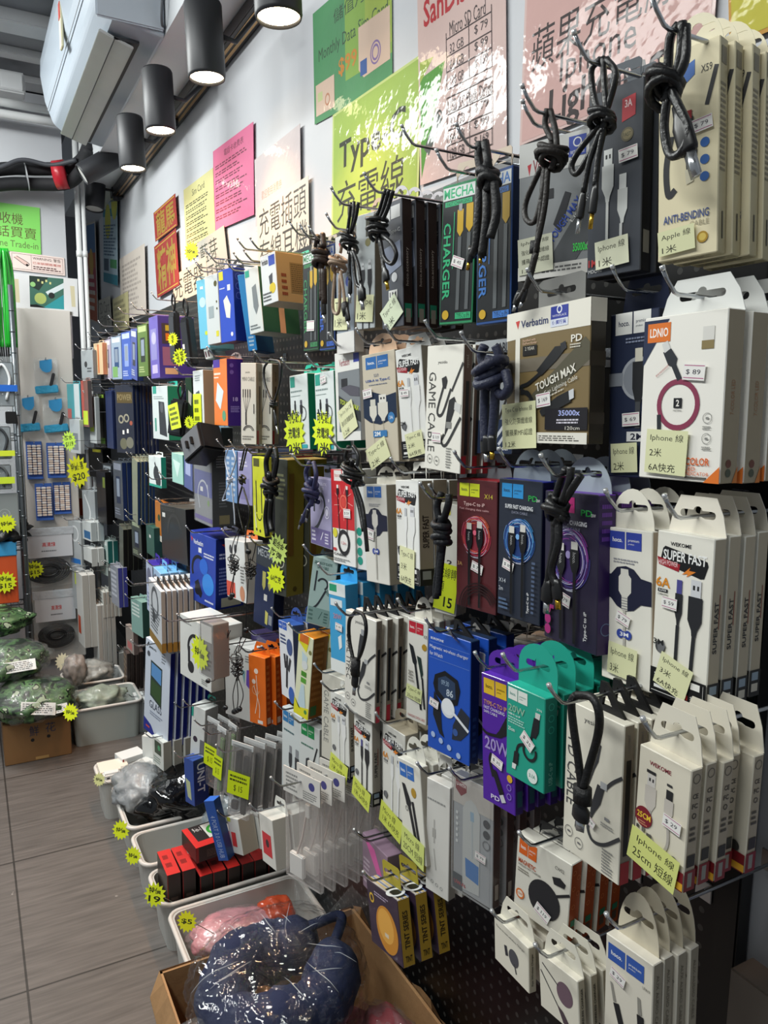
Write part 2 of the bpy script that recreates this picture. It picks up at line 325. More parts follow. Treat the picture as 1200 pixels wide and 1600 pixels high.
q = MB(); q.tube([wpt(41, 277, 4.195), wpt(42.5, 277, 4.195)], .064, mat('#8a8d90', .3), 20, True, .8); q.build('cable_tie', pp)
PW = mat('#d5d7d8', .4)
for px, r, y in ((120, .013, 4.27), (129, .010, 4.26)):
    q = MB(); p = ony(px, 300, y); q.tube([(p.x, y, .1), (p.x, y, 2.95)], r, PW, 12)
    for z in (.8, 1.5, 2.2, 2.6): q.tube([(p.x, y, z), (p.x, y, z+.03)], r*1.2, PW, 12)
    tag(q.build('vertical_pipe'), ('thicker ' if r > .011 else 'thinner ')+'white vertical pipe at the right edge of the grey back wall', 'pipe')
for i, z in enumerate((2.86, 2.80)):
    q = MB(); q.tube(smooth([(-1.5, 4.22-.03*i, z), (-.2, 4.22-.03*i, z), (.5, 4.2-.03*i, z-.005)], 5), .02, PW, 10); tag(q.build('conduit'), ('upper' if i == 0 else 'lower')+' white conduit running under the ceiling beams', 'conduit')
q = MB(); q.box((.215, 4.0, 2.84), (.325, 4.1, 2.93), mat('#b8babc', .6), .006); q.box((.225, 3.995, 2.85), (.315, 4.0, 2.92), mat('#c4c6c8', .6), .003); tag(q.build('junction_box'), 'small grey junction box on the ceiling by the conduits', 'junction box')

# ---------------------------------------------------------------- track with spot lamps
trk = empty('light_track', (.785, 3.2, 2.55), 'black metal lighting track along the top of the right wall', 'light track')
TM = mat('#2a2423', .3, .6)
def rel(o, root): o.matrix_parent_inverse = root.matrix_basis.inverted(); return o
T0, T1 = 1.0, 4.42
q = MB(); q.box((.745, T0, 2.545), (.799, T1, 2.583), TM, .002); rel(q.build('rail', trk), trk)
q = MB(); q.box((.758, T0+.01, 2.5435), (.768, T1-.05, 2.5448), mat('#b98f5a', .2, .9)); q.box((.776, T0+.01, 2.5435), (.786, T1-.05, 2.5448), mat('#b98f5a', .2, .9)); rel(q.build('copper_conductor', trk), trk)
q = MB(); q.box((.742, T1-.06, 2.538), (.799, T1, 2.585), mat('#1c1a1a', .4), .002); rel(q.build('end_cap', trk), trk)
LB = mat('#303135', .45, .2); GLOW = mat('#ffe9c4', .4, emit=22)
names = ['topmost, cut by the upper picture border', 'second from the top, right of the air conditioner', 'third from the top', 'fourth from the top, above the red-taped pipes']
def spot(loc, ax, lit, label, rail=True):
    ax = Vector(ax).normalized(); L = Vector(loc)
    t = empty('spotlight', L, label, 'spotlight', 'track spotlights')
    q = MB(); q.lathe([(0, .092), (.045, .092), (.048, .086), (.048, -.085), (.046, -.092), (.0435, -.092), (.0435, -.080)], (0, 0, 0), -ax*-1, LB, 28); q.build('lamp_head', t)
    q = MB(); q.lathe([(0, -.085), (.0425, -.085)], (0, 0, 0), ax, GLOW if lit else mat('#d9d9d6', .3), 28); q.build('lens', t)
    q = MB(); end = Vector((.765, L.y+.02, 2.535))-L; q.tube([(.045, 0, .02), Vector((.085, .01, .02)), end*.999 if abs(end.x) < .2 else Vector((.1, .01, .02))], .007, LB, 8); arm_ = q.build('arm', t)
    q = MB(); q.lathe([(0, -.012), (.017, -.012), (.017, .022), (0, .022)], end, (0, 0, 1), LB, 16); q.build('track_adapter', arm_)
    if lit:
        l = bpy.data.lights.new('spot_beam', 'SPOT'); l.energy = lit; l.color = (1, .50, .22); l.spot_size = math.radians(105); l.spot_blend = .8; l.shadow_soft_size = .03
        o = bpy.data.objects.new('spot_beam', l); COL.objects.link(o); o.parent = t; o.location = -ax*.10
        o.rotation_euler = (-ax).to_track_quat('-Z', 'Y').to_euler()
for i, (px, py, X, lit) in enumerate([(432, -48, .60, 14), (320, 64, .60, 16), (248, 158, .60, 18), (205, 224, .60, 20)]):
    p = onx(px, py, X); spot(p, (-.03, .04, 1), lit, 'black cylinder spotlight shining down, '+names[i])
spot(onx(155, 258, .60), (.62, -.05, .42), 0, 'black cylinder spotlight turned sideways in front of the pipes, unlit')
spot(onx(149, 300, .66), (.12, .15, 1), 0, 'black cylinder spotlight at the far end of the track, unlit and hanging lowest')

# ---------------------------------------------------------------- papers on the right wall
_sx = [0.7985]
def sheet(name, label, TL, TR, BL, art, X=.797, lam=True, cat='poster', tilt=0, base='#e8e8e4', margin=.0):
    if X == .797: _sx[0] -= .0009; X = _sx[0]
    a, b_, c = onx(*TL, X), onx(*TR, X), onx(*BL, X)
    u = b_-a; v = c-a; q = MB()
    T = Vector((-.0003, 0, 0)); rgh = .35
    bm_ = mat(dk(base, .86), .75, coat=.16, bump=.5, bs=9) if lam else mat(dk(base, .86), .7, bump=.1, bs=14)
    pts = [a, a+v, a+v+u, a+u]; q.add([p-T for p in pts]+[p+T for p in pts], [(3, 2, 1, 0), (4, 5, 6, 7), (0, 1, 5, 4), (1, 2, 6, 5), (2, 3, 7, 6), (3, 0, 4, 7)], bm_)
    F = Fr(a+T, u, v, (-1, 0, 0))
    if not lam: art = [tuple((dk(x, .86) if (i == 1 and isinstance(x, str) and p[0] == 'r') else x) for i, x in enumerate(p)) for p in art]
    if lam:
        art = [tuple((mat(dk(x, .86), .75, coat=.16, bump=.5, bs=9) if (i == 1 and isinstance(x, str)) else x) for i, x in enumerate(p)) for p in art]
    draw(q, F, art, .35); return tag(q.build(name), label, cat)
G1 = '#3f8f5a'
sheet('sim_card_poster', 'green laminated monthly data sim card poster at the top, beside the spotlights', (489, 22), (612, -85), (492, 195),
  [('r', '#4f9a63', 0, 0, 1, 1), ('r', '#8fb84a', .45, .0, 1, .78), ('r', '#a9c24c', .7, .0, 1, .7), ('t', '#33543a', '儲值月卡', .3, .12, .85, .24), ('t', '#33543a', 'Monthly Data Sim Card', .08, .36, .96, .50), ('t', '#d98f2b', '$99', .36, .56, .60, .72, 0, 1),
   ('p', '#e6c9b4', [(.62, .42), (.98, .42), (.98, .82), (.68, .84), (.62, .76)]), ('g', '#8a6fae', .82, .70, .035, .012), ('g', '#8a6fae', .82, .70, .055, .010), ('r', '#2f5da8', .64, .70, .72, .82), ('p', '#e6c9b4', [(.03, .66), (.30, .66), (.30, .94), (.03, .94)]), ('g', '#c98a6a', .20, .84, .03, .012), ('r', '#ccd79a', .06, .74, .13, .82)], base='#bcd8bf')
sheet('type_c_poster', 'yellow-green laminated sign reading Type-C over the brown cable boxes', (520, 180), (660, 83), (518, 372),
  [('r', '#a5c455', .02, .02, .98, .98), ('t', '#26301c', 'Type-C', .10, .26, .86, .54, 0, 1), ('t', '#26301c', '充電線', .08, .58, .86, .90)], base='#cfe08c')
dd = '#4a3f42'
sheet('price_list_poster', 'pink laminated price list for memory cards and flash drives', (652, -30), (790, -140), (657, 290),
  [('r', '#e2c5bf', 0, 0, 1, 1), ('p', '#4f9a2c', [(.02, .48), (.34, .46), (.02, .97)]), ('p', '#a3b94a', [(.02, .40), (.2, .41), (.02, .5)]), ('t', '#c2303a', 'SanDisk', .08, .12, .70, .25, 0, 1),
   ('p', '#55605a', [(.06, .83), (.12, .87), (.30, .72), (.24, .68)]), ('g', '#2c332e', .26, .70, .03, .015), ('t', dd, 'Micro SD Card', .40, .30, .80, .365)]
  +[z for i, (s, p) in enumerate([('32 GB', '$ 79'), ('64 GB', '$ 99'), ('128 GB', '$ 159')]) for z in (('t', dd, s, .40, .40+i*.073, .56, .443+i*.073), ('t', dd, p, .68, .385+i*.073, .82, .428+i*.073))]
  +[('l', dd, .006, [(x, .34), (x, .60)]) for x in (.36, .62, .86)]+[('l', dd, .006, [(.36, y), (.86, y)]) for y in (.37, .45, .52, .60)]
  +[('t', dd, 'USB 3.0 Flash Drive', .37, .655, .86, .71)]+[z for i, (s, p) in enumerate([('32 GB', '$ 79'), ('64 GB', '$ 99'), ('128 GB', '$ 169')]) for z in (('t', dd, s, .39, .735+i*.072, .56, .78+i*.072), ('t', dd, p, .67, .725+i*.072, .82, .765+i*.072))]
  +[('l', dd, .006, [(x, .64), (x, .93)]) for x in (.36, .62, .86)]+[('l', dd, .006, [(.36, y), (.86, y)]) for y in (.64, .715, .79, .86, .93)], base='#e9d8d4')
sheet('lightning_poster', 'large pink laminated Iphone Lightning cable sign at the upper right', (823, -60), (1140, -290), (812, 228),
  [('r', '#dfb4ae', .015, .0, .985, .985), ('t', '#3a2f30', '蘋果充電線', .06, .40, .84, .63), ('t', '#3a2f30', 'Iphone', .25, .60, .66, .80), ('t', '#3a2f30', 'Lightning', .19, .77, .80, 1.0, 0, 1)], base='#e8c9c3')
sheet('yellow_poster', 'bright yellow poster corner at the upper right picture corner', (1137, -60), (1230, -110), (1140, 75), [('r', '#d9cf4a', .05, 0, 1, .95)], base='#e0a64a')
nl = [lines('#7a2f4a', .06, .20+.09*i, .86, .26+.09*i, 2) for i in range(8)]
sheet('pink_notice', 'hot pink laminated notice with small printed lines', (333, 237), (396, 190), (335, 362), [('r', '#e8729f', 0, 0, 1, 1), ('t', '#5a2036', '電話卡收費表', .3, .07, .78, .15)]+[z for l in nl for z in l], base='#e8729f')
nl = [lines('#5a5a3c', .06, .24+.085*i, .9-.04*(i % 3), .30+.085*i, 2) for i in range(8)]
sheet('sim_card_notice', 'pale yellow laminated Sim Card notice left of the pink one', (287, 297), (333, 262), (291, 405), [('r', '#e2dd9c', 0, 0, 1, 1), ('t', '#444430', 'Sim Card', .3, .08, .72, .17)]+[z for l in nl for z in l], base='#e2dd9c')
sheet('faint_accept_notice', 'clear laminated notice reading WE ACCEPT between the pink sheet and the Type-C sign', (398, 250), (469, 193), (400, 362), [('r', '#d8cdd0', 0, 0, 1, .93), ('t', '#b59b86', '歡迎使用消費券', .16, .50, .62, .62), ('t', '#b59b86', 'WE ACCEPT', .22, .70, .58, .80)], base='#e2dade')
sheet('charging_plug_sign', 'white sign with large black characters for charging plugs and wired earphones', (402, 325), (482, 274), (404, 425), [('r', '#e6e1d2', 0, 0, 1, 1), ('t', '#33302b', '充電插頭', .04, .06, .96, .50), ('t', '#33302b', '有線耳機', .04, .54, .98, .98)], lam=False)
sheet('bluetooth_sign', 'grey sign with black characters hanging under the pink notice', (308, 380), (350, 352), (316, 455), [('r', '#c2c3bd', 0, 0, 1, 1), ('t', '#33322f', '藍芽', .08, .10, .72, .50), ('t', '#33322f', '耳機', .2, .56, .9, .95)], lam=False, base='#c2c3bd')
sheet('charger_sign', 'cream sign with black characters above the black power banks', (270, 432), (322, 400), (272, 478), [('r', '#e8dcc4', 0, 0, 1, 1), ('t', '#33302b', '充電器', .04, .1, .92, .85)], lam=False)
for k, (a, b_, c, s, n) in enumerate([((240, 333), (274, 302), (243, 378), '龍馬', 'upper'), ((241, 386), (275, 356), (246, 466), '精神', 'lower')]):
    sheet('red_banner', n+' of the two glossy red and gold good-luck papers on the wall', a, b_, c, [('r', '#a3271f', 0, 0, 1, 1), ('t', '#a88a2a', s, .1, .1, .92, .9, 0, 1), ('l', '#c9a23a', .012, [(.05, .05), (.95, .05)]), ('l', '#c9a23a', .012, [(.05, .95), (.95, .95)])], base='#a3271f', cat='red paper')
sheet('faint_notice', 'pale see-through notice on the wall left of the red papers', (187, 405), (226, 380), (190, 500), [('r', '#dfd3c8', 0, 0, 1, 1)]+lines('#b8aea6', .1, .12, .85, .9, 11), base='#dfd3c8')
sheet('framed_poster', 'narrow framed red and blue poster on the wall near the corner', (133, 350), (149, 345), (138, 500), [('r', '#d9d2c8', 0, 0, 1, 1), ('r', '#c56a4a', .08, .02, .92, .98), ('r', '#5e87b8', .08, .02, .92, .3), ('r', '#b84a5a', .08, .45, .92, .7), ('e', '#e0b65a', .5, .4, .2)]+lines('#efe9dd', .2, .5, .8, .9, 5), X=.78)
sheet('blue_price_sheet', 'tall light blue and teal printed sheet on the wall behind the last spotlights', (160, 250), (183, 238), (162, 440), [('r', '#b9d3e2', 0, 0, 1, 1), ('r', '#2f8fa6', 0, .4, 1, .46), ('r', '#2f8fa6', 0, .92, 1, 1), ('e', '#d8d84a', .35, .5, .2), ('e', '#d8d84a', .8, .35, .2), ('r', '#3f5a70', .05, .8, .4, .9), ('r', '#54a86a', .5, .8, .95, .87)]+lines('#4a6a88', .05, .52, .95, .78, 10)+lines('#4a6a88', .05, .05, .95, .36, 10), base='#b9d3e2')
sheet('sd_card_sign', 'white SD Card sign at the far end of the wall', (153, 470), (172, 462), (156, 515), [('r', '#dedacb', 0, 0, 1, 1), ('t', '#55524a', 'SD Card', .1, .1, .9, .5), ('t', '#55524a', '記憶卡', .1, .55, .9, .95)], lam=False)
sheet('cream_sign', 'cream sign hanging beside the SD Card sign', (176, 468), (200, 455), (178, 520), [('r', '#d8cf9a', 0, 0, 1, 1)]+lines('#8a8460', .1, .1, .9, .9, 5), lam=False, base='#d8cf9a')
# ---------------------------------------------------------------- papers on the back wall (flat to the viewer)
def sheetb(name, label, TL, TR, BL, art, Y=4.296, base='#e8e8e4', cat='sign', lam=True, th=.0015):
    a, b_, c = ony(*TL, Y), ony(*TR, Y), ony(*BL, Y); u = b_-a; v = c-a; q = MB(); T = Vector((0, -th, 0)); pts = [a, a+v, a+v+u, a+u]
    q.add([p-T for p in pts]+[p+T for p in pts], [(3, 2, 1, 0), (4, 5, 6, 7), (0, 1, 5, 4), (1, 2, 6, 5), (2, 3, 7, 6), (3, 0, 4, 7)], mat(base, .35, coat=.4 if lam else 0, bump=.2 if lam else 0, bs=10))
    draw(q, Fr(a+T, u, v, (0, -1, 0)), art, .4); return tag(q.build(name), label, cat)
sheetb('trade_in_sign', 'bright green phone trade-in sign at the left border', (-45, 310), (62, 325), (-42, 386), [('r', '#7fce62', 0, 0, 1, 1), ('t', '#5a4a2e', '高價收機', .04, .18, .74, .42), ('t', '#5a4a2e', '電話買賣', .15, .46, .94, .70), ('t', '#5a6a3e', 'Phone Trade-in', .2, .76, .96, .90)], base='#7fce62')
sheetb('warning_sign', 'pinkish camera warning sign above the taped photo print', (15, 392), (100, 403), (17, 421), [('r', '#e2cfc9', 0, 0, 1, 1), ('r', '#6a4a48', .03, .08, .97, .1), ('r', '#6a4a48', .03, .9, .97, .92), ('r', '#6a4a48', .03, .08, .036, .92), ('r', '#6a4a48', .964, .08, .97, .92), ('r', '#6a4a48', .38, .1, .386, .9), ('p', '#d8b8b0', [(.07, .3), (.12, .22), (.33, .55), (.28, .68)]), ('l', '#3c2c2c', .01, [(.07, .3), (.28, .68), (.33, .55), (.12, .22)]), ('e', '#2c2222', .3, .66, .025), ('t', '#3c2c2c', 'WARNING: 警告', .41, .14, .93, .32), ('t', '#b8483c', '已安裝閉路電視', .41, .42, .93, .56)]+lines('#5a3c3c', .41, .64, .93, .86, 2), base='#e2cfc9')
q_ = [('r', '#d6d6d8', 0, 0, 1, 1), ('p', '#c9c0a0', [(.03, .15), (.10, .15), (.11, .75), (.04, .75)]), ('p', '#c9c0a0', [(.88, .2), (.95, .2), (.96, .75), (.9, .75)]), ('r', '#3f6a5c', .26, .03, .78, .84), ('p', '#23332e', [(.26, .03), (.55, .03), (.40, .4), (.26, .3)]), ('p', '#2f8f96', [(.45, .84), (.78, .45), (.78, .84)]), ('p', '#cfd9dc', [(.5, .42), (.78, .14), (.78, .28), (.55, .52)]), ('e', '#a9b86a', .42, .6, .09), ('e', '#202524', .59, .5, .05), ('e', '#8fbf7a', .31, .25, .04), ('p', '#12181a', [(.26, .84), (.5, .84), (.36, .76), (.26, .78)])]
q_ += [('r', '#c9c98a', .38+.06*i, .1+.05*(i % 2), .41+.06*i, .16+.05*(i % 2)) for i in range(4)]+[('t', '#3a3626', '偷竊，已報警，CCTV錄影', .18, .88, .92, .98, 0, 1)]
sheetb('printed_photo', 'taped white sheet with a green camera photo above the payment sign', (18, 426), (121, 436), (20, 487), q_, base='#d6d6d8')
pay = [('t', '#2b2f38', 'We accept...', .26, .12, .68, .23), ('l', '#3a4a58', .012, [(.05, .34), (.12, .24), (.1, .33), (.16, .24)]), ('t', '#5a6470', '八達通', .17, .26, .28, .31), ('t', '#5a6470', 'Octopus', .13, .33, .3, .37),
  ('r', '#3f9a3c', .33, .24, .45, .39), ('e', '#f4f6f2', .38, .31, .03), ('e', '#f4f6f2', .405, .325, .025), ('t', '#9aa0a6', '微信支付', .48, .27, .68, .34), ('g', '#2f6fa8', .80, .34, .06, .02), ('t', '#2f6fa8', 'PayMe', .74, .31, .86, .36),
  ('t', '#1f4a9c', 'VISA', .07, .42, .29, .52, 0, 1), ('r', '#2b62b8', .33, .42, .46, .56), ('t', '#ffffff', '支', .355, .44, .44, .54), ('t', '#3f566e', '支付宝', .48, .43, .7, .51), ('t', '#8a929a', 'ALIPAY', .5, .53, .7, .56),
  ('e', '#c9402f', .12, .645, .062), ('e', '#e0a32c', .23, .645, .062), ('r', '#d4493a', .42, .60, .63, .74), ('t', '#f0d8d0', '云闪付', .46, .645, .6, .69), ('r', '#2f69b8', .71, .52, .86, .72), ('t', '#dfe8f4', 'AMERICAN', .725, .57, .845, .61), ('t', '#dfe8f4', 'EXPRESS', .725, .63, .845, .67),
  ('r', '#50555c', .06, .80, .22, .805), ('r', '#50555c', .06, .925, .22, .93), ('r', '#50555c', .06, .80, .063, .93), ('r', '#50555c', .217, .80, .22, .93), ('t', '#2b2f36', 'Pay', .13, .84, .2, .91), ('e', '#2b2f36', .10, .87, .014), ('r', '#2a5fae', .28, .79, .39, .94), ('t', '#fff', 'BoC', .3, .84, .37, .89), ('g', '#5a80c0', .48, .855, .025, .012), ('t', '#6a7078', 'Pay', .53, .82, .65, .92), ('e', '#e0b27a', .74, .83, .03), ('e', '#e0b27a', .79, .86, .03), ('e', '#e0b27a', .84, .89, .03)]
pay = [('r', '#dcd9e4', 0, 0, 1, 1)]+pay
pay = [tuple((('#ffffff' if x == '#fff' else x) for x in p)) for p in pay]
sheetb('payment_sign', 'white laminated We accept sign with payment logos', (7, 483), (112, 493), (11, 553), pay, Y=4.29, base='#dcd9e4')
# white hanging board on the back wall
bd = empty('display_board', (.37, 4.27, .12), 'white display board on the back wall holding blue hair clip packs and bagged cables', 'display board')
q = MB(); q.box((.247, 4.262, .12), (.50, 4.288, 1.93), mat('#cfcac4', .5, var=.05), .003); rel(q.build('board', bd), bd)
q = MB(); q.box((.238, 4.258, .12), (.246, 4.29, 1.93), mat('#9aa0a4', .4), .001); rel(q.build('edge_strip', bd), bd)
# ================================================================ hanging stock
def fitbox(px, X, y0=None, yr=None, wmax=None):
    P = [(px[i], px[i+1]) for i in range(0, len(px), 2)]          # TL, TR, BR, BL
    base = onx(P[0][0], P[0][1], X); best = None
    for k in range(-16, 26):
        th = math.radians(k*2.0) if yr is None else math.radians(yr); e = Vector((math.sin(th), -math.cos(th), 0)); nn = Vector((-math.cos(th), -math.sin(th), 0)); Q = []
        for a, b in P:
            d = ray(a, b); den = d.dot(nn)
            if abs(den) < 1e-4: break
            t = (base-Vector((0, 0, CH))).dot(nn)/den; w = Vector((0, 0, CH))+d*t-base; Q.append(Vector((w.dot(e), w.z)))
        if len(Q) < len(P): continue
        TL, TR, BR, BL = Q; t = TR-TL; b = BR-BL; l = BL-TL; r = BR-TR
        if t.x < .004: continue
        at = math.atan2(t.y, t.x); ab = math.atan2(b.y, b.x); al = math.atan2(l.x, -l.y); ar = math.atan2(r.x, -r.y)
        w = (t.length+b.length)/2; h = (l.length+r.length)/2
        roll = (w*(at+ab)/2+h*(al+ar)/2)/(w+h)
        err = abs(at-ab)*w+abs(al-ar)*h+abs(at-roll)*w+abs(ab-roll)*w+abs(al-roll)*h+abs(ar-roll)*h+abs(t.length-b.length)+abs(l.length-r.length)*.5+.05*abs(roll)*h+.05*abs(th)*w
        if best is None or err < best[0]: best = (err, th, roll, w, h)
        if yr is not None: break
    _, th, roll, w, h = best
    while wmax and w > wmax and th < math.radians(66):
        th += math.radians(1.5); nn = Vector((-math.cos(th), -math.sin(th), 0)); e = Vector((math.sin(th), -math.cos(th), 0)); Q = []
        for a, b in P:
            d = ray(a, b); w_ = Vector((0, 0, CH))+d*((base-Vector((0, 0, CH))).dot(nn)/d.dot(nn))-base; Q.append(Vector((w_.dot(e), w_.z)))
        w = ((Q[1]-Q[0]).x+(Q[2]-Q[3]).x)/2; h = -(Q[3].y-Q[0].y+Q[2].y-Q[1].y)/2; roll = 0
    e = Vector((math.sin(th), -math.cos(th), 0)); d = Vector((math.cos(th), math.sin(th), 0)); z = Vector((0, 0, 1))
    ex = e*math.cos(roll)+z*math.sin(roll); ez = z*math.cos(roll)-e*math.sin(roll)
    org = base+ex*w/2-ez*h
    Mx = Matrix((ex, d, ez)).transposed().to_4x4(); Mx.translation = org
    return Mx, w, h, d
_flat = {}
def cutplate(key, outer, holes):
    """filled 2D outline with holes -> (verts, faces)"""
    if key in _flat: return _flat[key]
    cu = bpy.data.curves.new('o', 'CURVE'); cu.dimensions = '2D'; cu.fill_mode = 'BOTH'
    for L in [outer]+holes:
        sp = cu.splines.new('POLY'); sp.points.add(len(L)-1); sp.use_cyclic_u = True
        for p, (x, y) in zip(sp.points, L): p.co = (x, y, 0, 1)
    o = bpy.data.objects.new('o', cu); COL.objects.link(o); dg = bpy.context.evaluated_depsgraph_get(); dg.update()
    me = o.evaluated_get(dg).to_mesh(); r = ([(v.co.x, v.co.y) for v in me.vertices], [tuple(p.vertices) for p in me.polygons]); bpy.data.objects.remove(o)
    _flat[key] = r; return r
def arcp(cx, cy, rx, ry, a0, a1, n=10): return [(cx+rx*math.cos(math.radians(a0+(a1-a0)*i/n)), cy+ry*math.sin(math.radians(a0+(a1-a0)*i/n))) for i in range(n+1)]
def tabmesh(kind, w, th, col, yb):
    """hang tab standing on the rear top edge; local x right, z up from 0; returns MB"""
    a = w/2
    if kind == 'round': out = [(-a*.86, 0)]+arcp(0, 0, a*.86, th, 180, 0, 14)[1:-1]+[(a*.86, 0)]
    elif kind == 'wide': out = [(-a, 0)]+[(-a, th*.45)]+arcp(0, th*.45, a, th*.55, 180, 0, 12)[1:-1]+[(a, th*.45), (a, 0)]
    elif kind == 'trap': out = [(-a, 0), (-a*.86, th*.55), (-a*.62, th), (a*.62, th), (a*.86, th*.55), (a, 0)]
    elif kind == 'rect': out = [(-a*.55, 0), (-a*.55, th*.9), (-a*.45, th), (a*.45, th), (a*.55, th*.9), (a*.55, 0)]
    elif kind == 'wedge': out = [(-a*.15, 0), (-a*.10, th), (a*.10, th), (a*.75, .0)]
    zc = th*.52; s = min(a*.5, .022); r = .0038
    if kind == 'wedge': hole = [(-a*.02, th*.2), (a*.35, th*.2), (a*.05, th*.75)]
    else: hole = arcp(-s, zc, r, r, 90, 270, 5)+[(-.008, zc-r), (-.004, zc-r*.6)]+[(.004, zc-r*.6), (.008, zc-r)]+arcp(s, zc, r, r, -90, 90, 5)+[(.006, zc+r)]+arcp(0, zc+r, .005, .004, 0, 180, 5)+[(-.006, zc+r)]
    vs, fs = cutplate((kind, round(w, 4), round(th, 4)), out, [hole])
    q = MB(); t = .0035 if kind == 'wedge' else .0007; m = mat(col, .5) if isinstance(col, str) else col
    n = len(vs); q.add([(x, yb, z) for x, z in vs], [tuple(reversed(f)) for f in fs], m); q.add([(x, yb+t, z) for x, z in vs], fs, m)
    for L in (out, hole):
        k = len(L); q.add([(x, yb, z) for x, z in L]+[(x, yb+t, z) for x, z in L], [(i, (i+1) % k, (i+1) % k+k, i+k) for i in range(k)], m)
    return q, zc
HOOKS = []
def cutw(s, n):
    w = s.split()[:n]
    while w[-1].strip(',') in ('a', 'the', 'with', 'and', 'of', 'in', 'on', 'behind', 'beside', 'left', 'right', 'by', 'at', 'under', 'between', 'its', 'below', 'to', 'next', 'near', 'lower', 'above', 'large', 'two', 'yellow', 'dark', 'white'): w.pop()
    return ' '.join(w).strip(',')
def hook(y, z, xf, desc, r=.0021, tip=.02, proto=[]):
    """steel wire peg hook from the panel at X=.788 out to xf with an upturned tip"""
    h = empty('peg_hook', (.788, y, z), 'steel wire hook '+desc, 'hook', 'wire hooks on the perforated panel')
    L = .788-xf; q = MB(); q.tube([(0, 0, 0), (-L*.5, 0, 0), (-L, 0, 0), (-L-.006, 0, .002), (-L-.016, 0, .012), (-L-.022, 0, tip)], r, STEEL, 7); q.build('prong', h)
    q = MB(); q.tube([(-L-.022, 0, tip), (-L-.024, 0, tip+.004)], r*1.25, mat('#d8dadc', .2, .6), 8); q.build('tip', h)
    q = MB(); q.box((-.003, -.012, -.012), (0, .012, .014), STEEL, .0008); q.build('back_plate', h); HOOKS.append(h); return h
ORD = ['second', 'third', 'fourth', 'fifth', 'sixth', 'seventh', 'eighth', 'ninth', 'tenth', 'eleventh']
def stickers(root, w, h, prims, name, base, off=.0012):
    for p in prims: pass
def price(u, v, W=.26, ang=5, s='$ 79'): return ('price_sticker', u, v, W, W*.62, ang, [('r', '#eceae6', 0, 0, 1, 1), ('r', '#b04a7e', .04, .08, .96, .13), ('r', '#b04a7e', .04, .84, .96, .89), ('t', '#4a4a52', s, .14, .34, .8, .68)])
def note(u, v, W, H, ang, L, base='#dfe0b4'):
    n = len(L); a = [('r', base, 0, 0, 1, 1)]
    for i, s in enumerate(L):
        x1 = s[1] if isinstance(s, tuple) else .9; t = s[0] if isinstance(s, tuple) else s
        a.append(('t', '#3a3a2e', t, .1, (i+.22)/n+.02, x1, (i+.86)/n))
    return ('note_card', u, v, W, H, ang, a)
def burst(u, v, W, ang=0, L=('特價',), col='#dff02a', n=15): 
    a = [('p', col, star_pts(n))]
    for i, s in enumerate(L): a.append(('t', '#20251a', s, .24, .5-.16*len(L)+.32*i+.04, .76, .5-.16*len(L)+.32*i+.28, 0, 1))
    return ('starburst_tag', u, v, W, W, ang, a)
